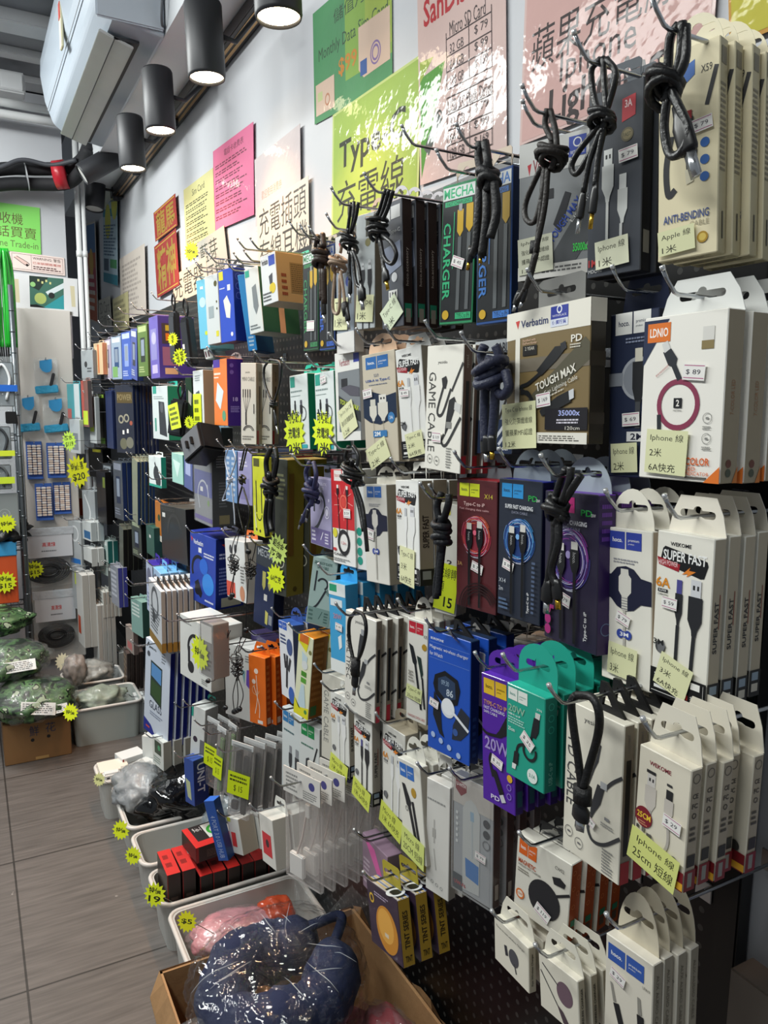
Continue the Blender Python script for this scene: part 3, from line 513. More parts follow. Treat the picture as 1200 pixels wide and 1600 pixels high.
def K(name, desc, cat, px, X=.60, c='#e9e6dc', s=None, t=.022, n=1, p=None, art=(), sart=(), tab=('trap', None, .03), ex=(), top=None, bot=None, yr=None, hk=True, jit=1.0, clear=None, hx=None, grp=None, bart=(), tart=(), rough=.42, wmax=None):
    Mx, w, h, d = fitbox(px, X, yr=yr, wmax=wmax); s = s or c; p = p or t*1.12
    if wmax and n > 1: t = min(t, p*max(.25, d.x)*.9)
    lab0 = desc+(', front one' if n > 1 else '')
    root = empty(name, label=lab0, cat=cat, mw=Mx)
    if n > 1: root['group'] = grp or (desc.split(',')[0]+' stack')
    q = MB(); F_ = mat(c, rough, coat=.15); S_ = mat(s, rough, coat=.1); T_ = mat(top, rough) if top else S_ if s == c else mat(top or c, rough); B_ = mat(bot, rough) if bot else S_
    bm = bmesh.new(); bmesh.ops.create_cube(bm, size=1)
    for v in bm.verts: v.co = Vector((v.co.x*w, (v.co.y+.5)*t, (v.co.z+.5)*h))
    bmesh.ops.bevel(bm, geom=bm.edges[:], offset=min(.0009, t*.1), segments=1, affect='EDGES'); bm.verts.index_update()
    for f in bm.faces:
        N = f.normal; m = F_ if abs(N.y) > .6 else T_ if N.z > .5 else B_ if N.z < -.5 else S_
        q.add([v.co for v in f.verts], [tuple(range(len(f.verts)))], m)
    bm.free()
    draw(q, Fr((-w/2, 0, h), (w, 0, 0), (0, 0, -h), (0, -1, 0)), art, rough)
    draw(q, Fr((w/2, 0, h), (0, t, 0), (0, 0, -h), (1, 0, 0)), sart, rough)
    draw(q, Fr((-w/2, t, h), (w, 0, 0), (0, -t, 0), (0, 0, 1)), tart, rough)
    draw(q, Fr((-w/2, 0, 0), (w, 0, 0), (0, t, 0), (0, 0, -1)), bart, rough)
    CT = q.build('carton', root)
    if clear:
        q = MB(); e = .0015; q.box((-w/2-e, -e-clear, -e), (w/2+e, t+e, h+e), film(a=.06, bump=.12), .003); q.build('clear_case', root)
    zc = .012; th = .03
    if tab:
        kind, tc, th = tab; q, zc = tabmesh(kind, w, th, tc or c, t-.0035 if kind == 'wedge' else t-.0008); o = q.build('hang_tab', root); o.location.z = h
    G = Fr((-w/2, 0, h), (w, 0, 0), (0, 0, -h), (0, -1, 0), .0022)
    fronts = []
    for e_ in ex:
        nm, u, v, W, H, ang, a = e_; q = MB(); draw(q, G, [('f', u, v, W, H, ang, a)], .4); fronts.append(q.build(nm, CT)); G.off[0] += .0006
    # hook through the tab of every box on it
    hp = Mx@Vector((0, 0, h+zc)); xf = (hx if hx is not None else min(X-.008, hp.x-.004))
    if hk: hook(hp.y, hp.z-.0022 if tab and tab[0] != 'wedge' else hp.z-.004, xf, 'of the '+cutw(desc, 11))
    rg = random.Random(int(px[0]*7+px[1]))
    base = [c_ for c_ in root.children if c_ not in fronts]
    for i in range(1, n):
        r = root.copy(); COL.objects.link(r); r['label'] = desc+', '+ORD[i-1]+' back'
        r.matrix_world = Matrix.Translation(Vector((p*i, (rg.random()-.5)*.003*jit*i, (rg.random()-.5)*.002*jit)))@Mx@Matrix.Rotation(math.radians((rg.random()-.5)*3*jit), 4, 'Z')
        for ch in base:
            cc = ch.copy(); COL.objects.link(cc); cc.parent = r
    return root
GY = '#8c8f94'; DK = '#222327'; CR = '#e8e2d0'; WH = '#eeece6'
# --- shared artworks
def superfast(dark=True, m='3M', ribbon=True):
    bc = '#27282c' if dark else '#e4e4e2'; mt = '#4c4a8c' if dark else '#b9bcc0'
    return [('t', '#26272b', 'WEKOME', .25, .055, .62, .078, 0, 1), ('p', '#17181a', [(.12, .10), (.16, .085), (.90, .135), (.92, .16), (.86, .235), (.80, .24), (.14, .19), (.08, .17)]),
      ('t', '#f2f2f0', 'SUPER FAST', .13, .105, .89, .165, 0, 1), ('p', '#9c1f2c', [(.02, .155), (.44, .18), (.42, .225), (.05, .20)]), ('t', '#f0d8d8', 'HIGH POWER', .05, .170, .40, .20), ('p', '#e0832e', [(.48, .235), (.62, .185), (.60, .205), (.72, .205), (.56, .245), (.58, .225)]),
      ('t', '#d98a24', '6A', .02, .275, .28, .335, 0, 1), ('r', '#1c1d20', .06, .345, .24, .365), ('t', '#f0f0ee', 'SUPER', .08, .349, .22, .361), ('t', '#1c1d20', 'CHARGING', .06, .372, .25, .385)]+usba(.45, .27, .13, .27, bc, mt, False)+usba(.74, .25, .24, .33, bc, '#cfd0d4')+[('l', bc, .055, [(.45, .54), (.44, .86)]), ('l', bc, .06, [(.74, .58), (.71, .86)]),
      ('e', '#3c3d40', .16, .70, .09), ('p', '#6a6b6e', [(.1, .68), (.2, .66), (.26, .69), (.2, .74), (.12, .73)]), ('t', '#1d1e20', m, .03, .655, .22, .69, 0, 1), ('r', '#141416', 0, .835, 1, 1), ('r', '#d8d8d6', .03, .975, .97, .979), ('r', '#d8d8d6', .95, .85, .955, .975)]+lines('#c9c9c6', .08, .86, .5, .91, 3)+[('r', '#e6e6e4', .08, .935, .42, .955), ('r', '#b8322c', .47, .935, .70, .965), ('r', '#ecebe6', .74, .85, .90, .89), ('t', '#e6e6e4', '大功率', .74, .93, .9, .955)]
SFS = [('t', '#2a2a2c', 'SUPER FAST', .28, .36, .62, .66, -90, 1), ('r', '#8a3a2a', .66, .32, .72, .52), ('r', '#17181a', 0, .835, 1, 1)]+[('r', '#8ea0b0', .2, .85, .8, .90), ('r', '#c9c5b8', .2, .92, .8, .97)]
YES = [('t', '#5a5a5c', 'yesido', .33, .06, .62, .10)]
def yesido(word='PD CABLE', x1=.22):
    return YES+[('t', '#4a4a4c', word, .05, .24, x1, .68, 90), ('p', '#3a3b3e', [(.50, .18), (.64, .19), (.60, .30), (.54, .36), (.45, .48), (.38, .55), (.42, .40), (.46, .28)]), ('r', '#9a9ca0', .53, .13, .62, .19), ('l', '#3c3d40', .045, [(1, .32), (.85, .38), (.74, .44)]), ('p', '#35363a', [(.60, .44), (.72, .45), (.66, .56), (.56, .64), (.48, .72), (.50, .60)]), ('r', '#b0b2b4', .65, .41, .76, .455), ('l', '#3c3d40', .045, [(.5, .70), (.46, .76), (.55, .82), (.75, .80), (1, .70)]), ('arc', '#55565a', .46, .50, .14, .03, 60, 180)]+badge('#6a6a6c', .12, .86, .07)+badge('#6a6a6c', .31, .90, .07)+[('r', '#8a8a8c', .74, .62, .82, .64)]+lines('#9a9a98', .68, .66, .90, .69, 2)+lines('#8a8a88', .72, .82, .90, .98, 8)
YS = [('t', '#7a7670', 'yesido', .3, .06, .7, .16, 90), ('r', '#26241f', .3, .22, .75, .82), ('r', '#a3262c', .1, .86, .95, 1)]
# --- row 1 (topmost hooks), from the right
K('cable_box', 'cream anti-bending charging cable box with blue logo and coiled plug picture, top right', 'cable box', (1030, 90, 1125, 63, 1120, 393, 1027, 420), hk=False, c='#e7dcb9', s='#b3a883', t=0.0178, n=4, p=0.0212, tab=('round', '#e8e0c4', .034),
  art=[('p', '#3a6ab4', [(.36, .10), (.60, .07), (.60, .14), (.36, .19)]), ('t', '#4a4a44', 'X59', .70, .11, .88, .145), ('l', '#3a3a3c', .07, [(.95, .13), (.8, .30)]), ('l', '#2f3033', .10, [(.22, .40), (.14, .55), (.18, .68), (.30, .66)]), ('p', '#26262a', [(.42, .34), (.58, .33), (.66, .50), (.62, .58), (.48, .58)]), ('r', '#a3262c', .42, .30, .56, .34), ('e', '#2f62a8', .78, .47, .075), ('e', '#2f62a8', .78, .55, .075), ('e', '#2f62a8', .78, .63, .075), ('p', '#d9d2b8', [(.46, .58), (.60, .57), (.60, .64), (.48, .65)]), ('t', '#4a5a8c', 'ANTI-BENDING', .10, .78, .86, .82, 0, 1), ('t', '#a39c84', 'CABLE', .55, .83, .86, .855), ('e', '#b08a2c', .76, .915, .09), ('e', '#d8bc5c', .76, .915, .06)],
  sart=[('r', '#6c6552', .2, .04, .8, .12)]+lines('#7d7560', .15, .2, .85, .62, 16)+[('r', '#3a372c', .45, .80, .6, .93)], bart=lines('#7d7560', .1, .2, .9, .8, 3), ex=[price(.74, .385, .34, -6, '$ 79'), note(.34, .91, .62, .40, -4, ['Apple 線', ('1米', .5)])])
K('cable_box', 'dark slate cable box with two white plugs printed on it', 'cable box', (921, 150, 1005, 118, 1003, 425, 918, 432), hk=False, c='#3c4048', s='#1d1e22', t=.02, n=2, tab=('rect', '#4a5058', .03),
  art=[('p', '#b4303a', [(.62, .08), (.86, .07), (.86, .18), (.62, .20)]), ('t', '#e8d0d0', '3A', .67, .09, .8, .13, 0, 1), ('e', '#6a6248', .72, .27, .11), ('e', '#8f8460', .72, .27, .08), ('t', '#2a2a24', 'FAST', .65, .26, .79, .28)]+usba(.38, .32, .22, .28, '#c9cbc9', '#d8dad8')+usba(.66, .47, .18, .26, '#c9cbc9', '#d8dad8', False)+[('l', '#c4c6c4', .05, [(.38, .6), (.38, .88)]), ('l', '#c4c6c4', .05, [(.64, .73), (.64, .90)]), ('t', '#c03a3c', '1M', .04, .90, .2, .94, 0, 1), ('t', '#c9c9c6', 'MDC-10', .04, .955, .3, .975)],
  ex=[price(.76, .375, .34, -4, '$ 79'), note(.5, .88, .62, .46, -4, ['Iphone 線', ('1米', .5)], '#dedfc4')], sart=[('r', '#9a9a98', .2, .78, .8, .90)])
TOUGH = lambda tt, yc: [('r', '#e6e3dc', 0, 0, 1, .20), ('p', '#b83a34', [(.11, .08), (.17, .08), (.14, .125)]), ('t', '#3a4468', 'Verbatim', .19, .08, .52, .135, 0, 1), ('r', '#e6e3dc', .10, .16, .16, .78)]
K('cable_box', 'grey and white tough max lightning cable box hanging under the pink sign', 'cable box', (812, 228, 920, 200, 920, 425, 805, 441), X=.605, c='#8b8e90', s='#6a6c6c', t=.02, tab=None,
  art=[('r', '#c9c9c6', 0, 0, 1, .24), ('p', '#b8303a', [(.12, .16), (.18, .15), (.15, .24)]), ('t', '#8a4048', 'Verbatim', .2, .13, .6, .22, 0, 1), ('p', '#54575a', [(.35, .95), (1, .42), (1, .75), (.7, 1)]), ('r', '#2a2b2e', .34, .36, .5, .43), ('p', '#2a2b30', [(.5, .62), (.66, .40), (.74, .42), (.6, .68)]), ('f', .66, .60, .62, .10, -50, [('t', '#2a4aa8', 'TOUGH MAX', 0, 0, 1, 1, 0, 1)]), ('f', .90, .52, .46, .06, -50, [('t', '#e0e0de', 'Lightning', 0, 0, 1, 1)]), ('r', '#3448a0', .70, .03, .93, .17), ('t', '#e6e6e4', 'WITHPLACE', .72, .13, .91, .155), ('g', '#e6e6e4', .815, .075, .05, .015), ('r', '#dcdad4', 0, .90, 1, 1), ('t', '#45e05a', '35000x', .78, .78, .98, .84, 0, 1)]+lines('#6a6a68', .35, .92, .95, .97, 2),
  ex=[note(.26, .82, .5, .46, -3, ['Iphone 線', '強化防彈纖維線', '獲蘋果MFi認證', ('1.2米', .5)], '#d4d5be')])
def mecha(c, word='CHARGER'): return [('r', '#1b1e21', .03, .02, .97, .98), ('r', '#d9dcda', .03, .02, .97, .11), ('t', c, 'MECHA', .06, .03, .95, .10, 0, 1), ('r', c, .1, .12, .9, .155), ('t', '#1b1e21', 'FAST CHARGING', .15, .125, .85, .15), ('r', '#c9a22c', .48, .19, .66, .34), ('p', '#c9a22c', [(.48, .34), (.66, .34), (.57, .38)]), ('r', '#c9a22c', .74, .16, .94, .32), ('p', '#c9a22c', [(.74, .32), (.94, .32), (.84, .36)]), ('r', '#9a9c9e', .52, .15, .62, .2), ('t', c, word, .08, .27, .30, .82, 90, 1), ('l', '#5a5e60', .10, [(.57, .38), (.55, .9)]), ('l', '#5a5e60', .10, [(.84, .36), (.82, .9)]), ('r', c, .5, .92, .96, .965), ('t', '#15181a', 'TYPE-C to IPH', .54, .925, .92, .96), ('e', '#c9a22c', .2, .93, .10)]+[('l', c, .02, [(.4, .2), (.38, .6)])]
K('cable_box', 'black cable box with yellow plug artwork and blue lettering, the nearer one', 'cable box', (746, 276, 800, 258, 796, 500, 741, 512), hk=False, c='#2a4f8c', s='#1a2c50', t=.014, tab=('rect', '#c9b8a4', .03), art=mecha('#3f78c4'))
K('cable_box', 'black cable box with yellow plug artwork and green lettering, the nearer one', 'cable box', (692, 292, 744, 278, 740, 508, 688, 504), c='#2f8a5c', s='#123524', t=.014, tab=('rect', '#c9b8a4', .03), art=mecha('#36b078'), ex=[price(.55, .56, .36, 20, '$ 45')])
K('cable_box', 'dark grey Type-C cable box with brown sides under the Type-C sign', 'cable box', (594, 322, 627, 308, 630, 508, 596, 516), X=.575, hk=False, c='#4d5058', s='#2a1c17', t=0.0185, n=5, p=0.0227, tab=('round', '#c9c4c8', .026),
  art=[('r', '#cfcfce', .06, .05, .46, .15), ('r', '#cfcfce', .5, .04, .92, .14), ('t', '#e6e6e6', 'Type-C', .4, .22, .9, .26), ('p', '#8a93a8', [(.1, .36), (.9, .32), (.95, .52), (.1, .6)]), ('e', '#d8dadc', .62, .60, .13), ('r', '#dcdcd8', .35, .70, .75, .77), ('t', '#33343a', '1M', .4, .715, .7, .755, 0, 1)], sart=[('t', '#b3a79c', 'hoco.accessory', .3, .38, .65, .68, -90), ('r', '#1d7a5c', .15, .82, .85, .93), ('r', '#8a8478', .25, .86, .75, .97)], ex=[note(.5, .88, .85, .7, -35, ['Type-C 線', ('1米', .5)], '#d3dcc0')])
K('cable_box', 'pale grey Type-C cable box with two dark plugs', 'cable box', (556, 338, 582, 328, 584, 510, 553, 516), X=.585, hk=False, c='#b9bfc0', s='#8a8270', t=.03, tab=('round', '#d8b79c', .03), art=[('r', '#3c3a28', .55, .05, .85, .2), ('e', '#8a8458', .65, .25, .14)]+usba(.38, .42, .2, .2, DK)+usba(.75, .40, .22, .28, DK)+[('l', DK, .06, [(.4, .62), (.35, 1)]), ('l', DK, .06, [(.75, .68), (.7, 1)])], ex=[note(.5, .82, .95, .95, 5, ['Type', ('1米', .6)], '#dfe0b4')])
K('cable_box', 'white and blue-grey cable box behind the cables left of the pale grey one', 'cable box', (524, 372, 552, 360, 553, 548, 527, 556), X=.60, c='#8d98a4', s='#c9c4bb', t=.02, tab=None, art=[('r', '#dcdad6', 0, 0, 1, .22), ('p', '#b8303a', [(.2, .06), (.5, .04), (.35, .16)]), ('r', '#dcdad6', 0, .82, 1, 1), ('e', '#2f4aa8', .7, .4, .14)], ex=[note(.3, .66, .8, .9, 5, ['Type', ('1米', .6)])])
K('cable_box', 'far dark green cable box with yellow plugs beside the brown backed carton', 'cable box', (473, 397, 497, 388, 497, 545, 474, 550), hk=False, c='#2a5a3c', s='#121a16', t=.014, tab=('rect', '#c9b8a4', .02), art=mecha('#3a8a54'), ex=[price(.55, .75, .5, 3, '')])
K('cable_box', 'far dark blue cable box with yellow plug artwork beside the far green one', 'cable box', (498, 388, 522, 380, 523, 545, 499, 549), c='#2a4a8c', s='#121a2a', t=.014, tab=('rect', '#c9b8a4', .02), art=mecha('#3f68c4'))
K('charger_box', 'small white charger carton with brown back and blue sticker in the top row', 'charger box', (406, 402, 431, 388, 433, 468, 412, 478), X=.60, c='#dfe3e4', s='#a88f66', t=.105, top='#a88f66', bot='#cfcac0', tab=('rect', '#4ab8a0', .02), art=[('r', '#3a52b0', .55, .05, .95, .25), ('t', '#4a4a50', 'Verbatim', .08, .08, .5, .2, 0, 1), ('e', '#d9c23a', .7, .7, .2), ('p', '#4a4e54', [(.5, .45), (.75, .4), (.72, .6), (.55, .62)])]+lines('#5a5e62', .05, .75, .7, .95, 3), sart=[('r', '#8a744e', .35, .18, .85, .8)]+lines('#5e4e34', .38, .2, .82, .78, 14)+lines('#7d3a2a', .12, .4, .28, .9, 4))
K('charger_box', 'white charger carton with dark green side, lower left of the brown backed carton', 'charger box', (381, 422, 404, 408, 410, 515, 391, 520), X=.60, c='#d5dede', s='#2a5a4a', t=.12, bot='#9aa6a4', tab=('rect', '#4ab8a0', .02), art=[('r', '#3aa890', .05, .03, .35, .13), ('p', '#7d878c', [(.45, .3), (.75, .26), (.82, .6), (.6, .72), (.45, .6)])]+lines('#6a7478', .1, .86, .8, .95, 2), sart=[('r', '#c9a88f', .45, 0, .6, 1)])
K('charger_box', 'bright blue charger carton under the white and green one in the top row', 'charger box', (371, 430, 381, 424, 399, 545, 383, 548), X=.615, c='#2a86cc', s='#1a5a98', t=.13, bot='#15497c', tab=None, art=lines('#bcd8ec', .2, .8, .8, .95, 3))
K('charger_box', 'royal blue wall charger box with white plug picture in the top row', 'charger box', (340, 424, 363, 418, 367, 530, 345, 540), X=.60, c='#2f52c4', s='#1d3080', t=.04, tab=('round', '#1d1d20', .03), art=[('r', '#e0d23a', .05, .02, .35, .14), ('p', '#e8e6dc', [(.3, .42), (.55, .36), (.78, .5), (.7, .68), (.45, .66)]), ('r', '#dfe3ee', .6, .22, .8, .3), ('e', '#e6e6ee', .78, .90, .08)]+lines('#d6dcf0', .08, .24, .5, .27, 1), sart=[('g', '#4a5cb0', .4, .12, .2, .05), ('g', '#4a5cb0', .4, .25, .2, .05), ('g', '#4a5cb0', .4, .38, .2, .05)])
K('charger_box', 'narrow off-white charger box left of the royal blue one', 'charger box', (319, 433, 339, 428, 345, 535, 325, 541), X=.605, c='#cfd6d6', s='#aab0ae', t=.03, tab=None, art=[('e', '#54522a', .82, .14, .12), ('r', '#9aa8ac', .2, .45, .6, .62), ('r', '#d8d23a', .7, .82, .9, .9), ('e', '#54522a', .85, .4, .05), ('e', '#54522a', .85, .5, .05)])
K('charger_box', 'light sky blue charger box with yellow dot, left end of the charger boxes', 'charger box', (306, 439, 319, 433, 326, 541, 310, 546), X=.61, c='#6fc0de', s='#5fa6c0', t=.09, bot='#5f9aa8', tab=None, art=[('e', '#b8d8e4', .55, .33, .33), ('e', '#c8d83a', .75, .78, .14), ('r', '#e8eef0', .4, .1, .7, .14)])
K('charger_box', 'grey striped box tucked under the light sky blue charger box', 'charger box', (318, 547, 330, 545, 334, 559, 322, 562), X=.63, c='#dfe3e2', s='#9fb4b8', t=.1, tab=None, hk=False, art=[('r', '#6a3a4a', .1, .2, .25, .8), ('r', '#6a3a4a', .45, .2, .6, .8)])
# --- row 2
K('cable_box', 'white colour led cable box with orange logo and a coiled magenta cable picture', 'cable box', (1008, 498, 1137, 479, 1123, 755, 995, 745), c='#efece4', s='#9c9078', t=0.0243, n=3, p=0.0322, tab=('trap', '#d8d9d6', .036),
  art=[('p', '#26304c', [(0, .02), (.32, .02), (0, .30)]), ('r', '#e0762c', .05, .04, .34, .155), ('t', '#f8f4ee', 'LDNIO', .08, .07, .31, .125, 0, 1), ('r', '#8a7a52', .72, .17, .86, .22), ('r', '#dad8d2', .73, .09, .86, .17), ('g', '#8a3a54', .47, .54, .235, .055), ('l', '#2c3036', .06, [(.48, .39), (.38, .28)]), ('p', '#2c3036', [(.26, .22), (.36, .20), (.44, .26), (.42, .32), (.33, .30)]), ('p', '#d8d8d6', [(.24, .17), (.31, .15), (.35, .20), (.28, .225)]), ('l', '#2c3036', .05, [(.24, .60), (.25, .70)]), ('r', '#1f2024', .42, .50, .52, .56), ('t', '#efece4', '2', .45, .51, .49, .55, 0, 1), ('t', '#4a4a48', 'METERS', .42, .57, .52, .58)]+badge('#8a8a86', .83, .62, .05)+badge('#8a8a86', .83, .74, .05)+lines('#8a8a86', .78, .665, .90, .69, 2)+lines('#8a8a86', .78, .785, .90, .81, 2)+[('t', '#d8662c', 'COLOR', .60, .855, .88, .90, 0, 1), ('t', '#d8662c', 'LED', .60, .91, .72, .935), ('t', '#d8662c', 'INDICATOR', .60, .94, .88, .962), ('r', '#54504a', .6, .97, .86, .98), ('p', '#e0762c', [(.82, 1), (1, .90), (1, 1)]), ('f', .27, .33, .2, .02, -35, [('x', '#a33a3a', 0, 0, 1, 1, 2)])],
  sart=[('t', '#a0714c', '7-COLOR LED', .4, .40, .6, .60, -90), ('e', '#6a3a2c', .45, .885, .16), ('e', '#4a5040', .45, .94, .16), ('p', '#c9762c', [(.7, 1), (1, .9), (1, 1)])], ex=[price(.66, .35, .26, 5, '$ 89'), note(.37, .83, .52, .46, 2, ['Iphone 線', ('2米', .4), ('6A快充', .75)])])
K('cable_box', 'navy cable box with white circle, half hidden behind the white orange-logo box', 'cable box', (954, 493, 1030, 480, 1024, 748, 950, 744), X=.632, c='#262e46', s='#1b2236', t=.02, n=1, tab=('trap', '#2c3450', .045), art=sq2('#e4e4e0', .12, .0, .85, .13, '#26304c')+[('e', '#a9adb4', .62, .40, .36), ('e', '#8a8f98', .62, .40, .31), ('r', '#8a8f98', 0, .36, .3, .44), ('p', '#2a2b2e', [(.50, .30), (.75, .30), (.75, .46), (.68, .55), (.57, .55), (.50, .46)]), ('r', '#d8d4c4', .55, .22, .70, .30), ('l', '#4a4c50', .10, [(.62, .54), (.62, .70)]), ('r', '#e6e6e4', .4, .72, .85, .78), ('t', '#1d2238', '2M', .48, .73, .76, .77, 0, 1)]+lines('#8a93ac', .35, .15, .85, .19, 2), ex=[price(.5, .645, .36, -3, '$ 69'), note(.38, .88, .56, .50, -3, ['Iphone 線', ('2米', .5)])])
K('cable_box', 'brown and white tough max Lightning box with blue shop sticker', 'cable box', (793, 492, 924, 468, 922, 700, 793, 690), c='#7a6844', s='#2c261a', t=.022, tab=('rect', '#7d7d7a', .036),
  art=[('r', '#e6e2d6', 0, 0, 1, .19), ('p', '#e6e2d6', [(0, 0), (0, .21), (1, .16), (1, 0)]), ('r', '#6f6759', 0, .36, 1, .46), ('p', '#54503f', [(.3, .66), (.95, .26), (1, .3), (1, .42), (.3, .80)]), ('r', '#e6e2d6', .12, .17, .18, .72), ('p', '#c9403a', [(.12, .07), (.175, .065), (.15, .13)]), ('t', '#333e6a', 'Verbatim', .19, .07, .53, .125, 0, 1), ('r', '#33409c', .56, .015, .76, .105), ('g', '#e6e8f0', .66, .04, .025, .012), ('t', '#e6e8f0', 'WITHPLACE', .58, .075, .74, .09), ('r', '#d6dbe8', .56, .105, .76, .16), ('t', '#33409c', '優質行貨', .58, .115, .74, .145, 0, 1), ('r', '#141210', .22, .265, .40, .34), ('t', '#d6d2c4', '2 YEAR', .25, .275, .37, .30), ('t', '#d8b09a', 'Fortified with', .22, .215, .38, .232), ('t', '#d8b09a', 'DuPont Kevlar', .22, .238, .40, .255), ('t', '#e6e2d6', 'PD', .80, .235, .92, .285, 0, 1), ('x', '#d0ccbe', .79, .295, .93, .33, 2),
   ('p', '#1f2022', [(.40, .46), (.62, .30), (.70, .30), (.72, .34), (.64, .40), (.46, .50)]), ('p', '#2b2c30', [(.68, .285), (.74, .27), (.755, .32), (.70, .345)]), ('l', '#1f2022', .03, [(.45, .48), (.30, .55), (.20, .58), (.34, .66), (.38, .74)]), ('l', '#1f2022', .03, [(.20, .62), (.30, .62), (.36, .70)]), ('f', .63, .525, .48, .065, -16, [('t', '#e4e0d4', 'TOUGH MAX', 0, 0, 1, 1, 0, 1)]), ('f', .64, .60, .50, .045, -16, [('t', '#d8d4c8', 'Type C to Lightning Cable', 0, 0, 1, 1)]), ('f', .60, .645, .3, .02, -16, [('x', '#c9c5b8', 0, 0, 1, 1, 1)]), ('p', '#1f2022', [(.45, .76), (.66, .66), (.80, .62), (.82, .70), (.70, .74), (.48, .80)]), ('p', '#c9ccd0', [(.79, .625), (.845, .61), (.85, .675), (.80, .69)]), ('r', '#15131a', .52, .745, 1, .90), ('t', '#a9b4e8', '35000x', .68, .76, .92, .80, 0, 1)]+lines('#d8d4e0', .66, .82, .92, .86, 2)+[('t', '#dcd8cc', '120cm', .76, .875, .92, .90), ('r', '#e2dfd4', 0, .92, 1, 1)]+lines('#4a4740', .45, .94, .92, .985, 3),
  sart=[('r', '#e2ddd0', 0, 0, 1, .16), ('r', '#3a3328', 0, .36, 1, .46), ('r', '#3a3328', 0, .78, 1, .86)], ex=[price(.50, .68, .17, -6, '$ 169'), note(.20, .87, .45, .37, -3, ['Type C to Iphone 線', '強化防彈纖維線', '獲蘋果MFi認證', ('1.2米', .4)])])
K('cable_box', 'grey-white usb cable box with navy lower band behind the hanging navy cable', 'cable box', (742, 535, 800, 524, 797, 706, 740, 708), X=.615, hk=False, c='#a9adb0', s='#5a5c60', t=.02, tab=None, art=[('l', '#3a3632', .07, [(.9, .2), (.4, .6), (.2, .75)]), ('l', '#3a3632', .05, [(1, .4), (.6, .75)]), ('t', '#2c2e34', 'CABLE', .55, .03, .98, .12, 0, 1), ('r', '#33405c', 0, .70, 1, 1), ('l', '#dfe3ea', .06, [(.5, .9), (.8, .75)]), ('l', '#dfe3ea', .06, [(.65, .92), (.95, .77)]), ('t', '#e6e8ee', 'recci', .6, .93, .9, .97, 0, 1)])
K('cable_box', 'white game cable box with vertical lettering and angled plug picture', 'cable box', (668, 541, 723, 535, 717, 739, 660, 731), X=.585, c='#e9e6dc', s='#6a5040', t=0.0154, n=4, p=0.0185, tab=None,
  art=[('t', '#4a4a48', 'yesido', .32, .12, .58, .15), ('t', '#4a4a48', 'GAME CABLE', .08, .21, .28, .85, 90), ('l', '#3a3a3a', .045, [(1, .14), (.72, .36)]), ('l', '#3a3a3a', .05, [(.50, .32), (.34, .52), (.48, .54), (.70, .34)]), ('p', '#2c2c2e', [(.44, .26), (.56, .24), (.60, .28), (.56, .34), (.48, .34)]), ('p', '#2c2c2e', [(.66, .43), (.80, .40), (.86, .45), (.70, .62), (.56, .72), (.60, .56)]), ('p', '#cfcfcc', [(.82, .44), (.98, .46), (.96, .53), (.80, .50)]), ('l', '#3a3a3a', .05, [(.55, .70), (.48, .76), (.62, .78), (.98, .56)]), ('r', '#8a8a86', .6, .6, .74, .65)]+badge('#7a7a76', .16, .91, .07)+badge('#7a7a76', .36, .92, .07)+lines('#8a8a86', .62, .80, .78, .97, 8),
  sart=[('t', '#b5a894', 'yesido', .3, .08, .65, .18, 90), ('r', '#2a241e', .35, .28, .7, .85), ('r', '#a3262c', .1, .86, .6, 1)], ex=[price(.36, .73, .26, 0, '$ 119')])
K('cable_box', 'white super fast box with light plugs left of the game cable box', 'cable box', (617, 548, 659, 537, 668, 712, 630, 720), c='#e8e8e4', s='#a79f8e', t=.024, n=2, tab=('trap', None, .022), art=superfast(False, '2M'), sart=SFS, ex=[price(.28, .40, .34, 4, '$ 49'), note(.56, .87, .66, .66, -8, ['Type-C 線', ('2米', .5), ('6A快充', .8)])])
K('cable_box', 'beige and blue usb-a to type-c cable box with 2M mark', 'cable box', (565, 556, 617, 545, 622, 719, 572, 724), c='#c9bfac', s='#9a8f7c', t=0.0116, n=4, p=0.0186, tab=('round', '#d9b79a', .032),
  art=sq2('#2f6aac', .12, .03, .80, .14)+[('t', '#4a5a7c', 'S23', .36, .19, .50, .215), ('t', '#3a5a9c', 'USB-A to Type-C', .10, .235, .84, .265, 0, 1)]+lines('#6a7488', .2, .28, .75, .295, 1)+[('p', '#1d2c44', [(0, .37), (.3, .35), (.7, .40), (1, .38), (1, .60), (.8, .62), (.5, .655), (.2, .63), (0, .58)])]+usba(.30, .42, .22, .2, '#d8d4c8', '#cfccc0', False)+usba(.60, .385, .30, .24, '#d8d4c8', '#e0ddd4')+[('e', '#3a78b0', .84, .60, .10), ('t', '#eef2f6', '3A', .79, .585, .89, .615), ('l', '#b3aa98', .012, [(.3, .62), (.3, .9)]), ('l', '#b3aa98', .012, [(.6, .62), (.6, .75)]), ('r', '#3a78b0', .28, .71, .70, .77), ('t', '#f0f2f4', '2M', .32, .72, .5, .76, 0, 1)], ex=[price(.16, .36, .28, -5, '$ 59'), note(.42, .92, .66, .42, -24, ['Type-C 線', ('2米', .5)])])
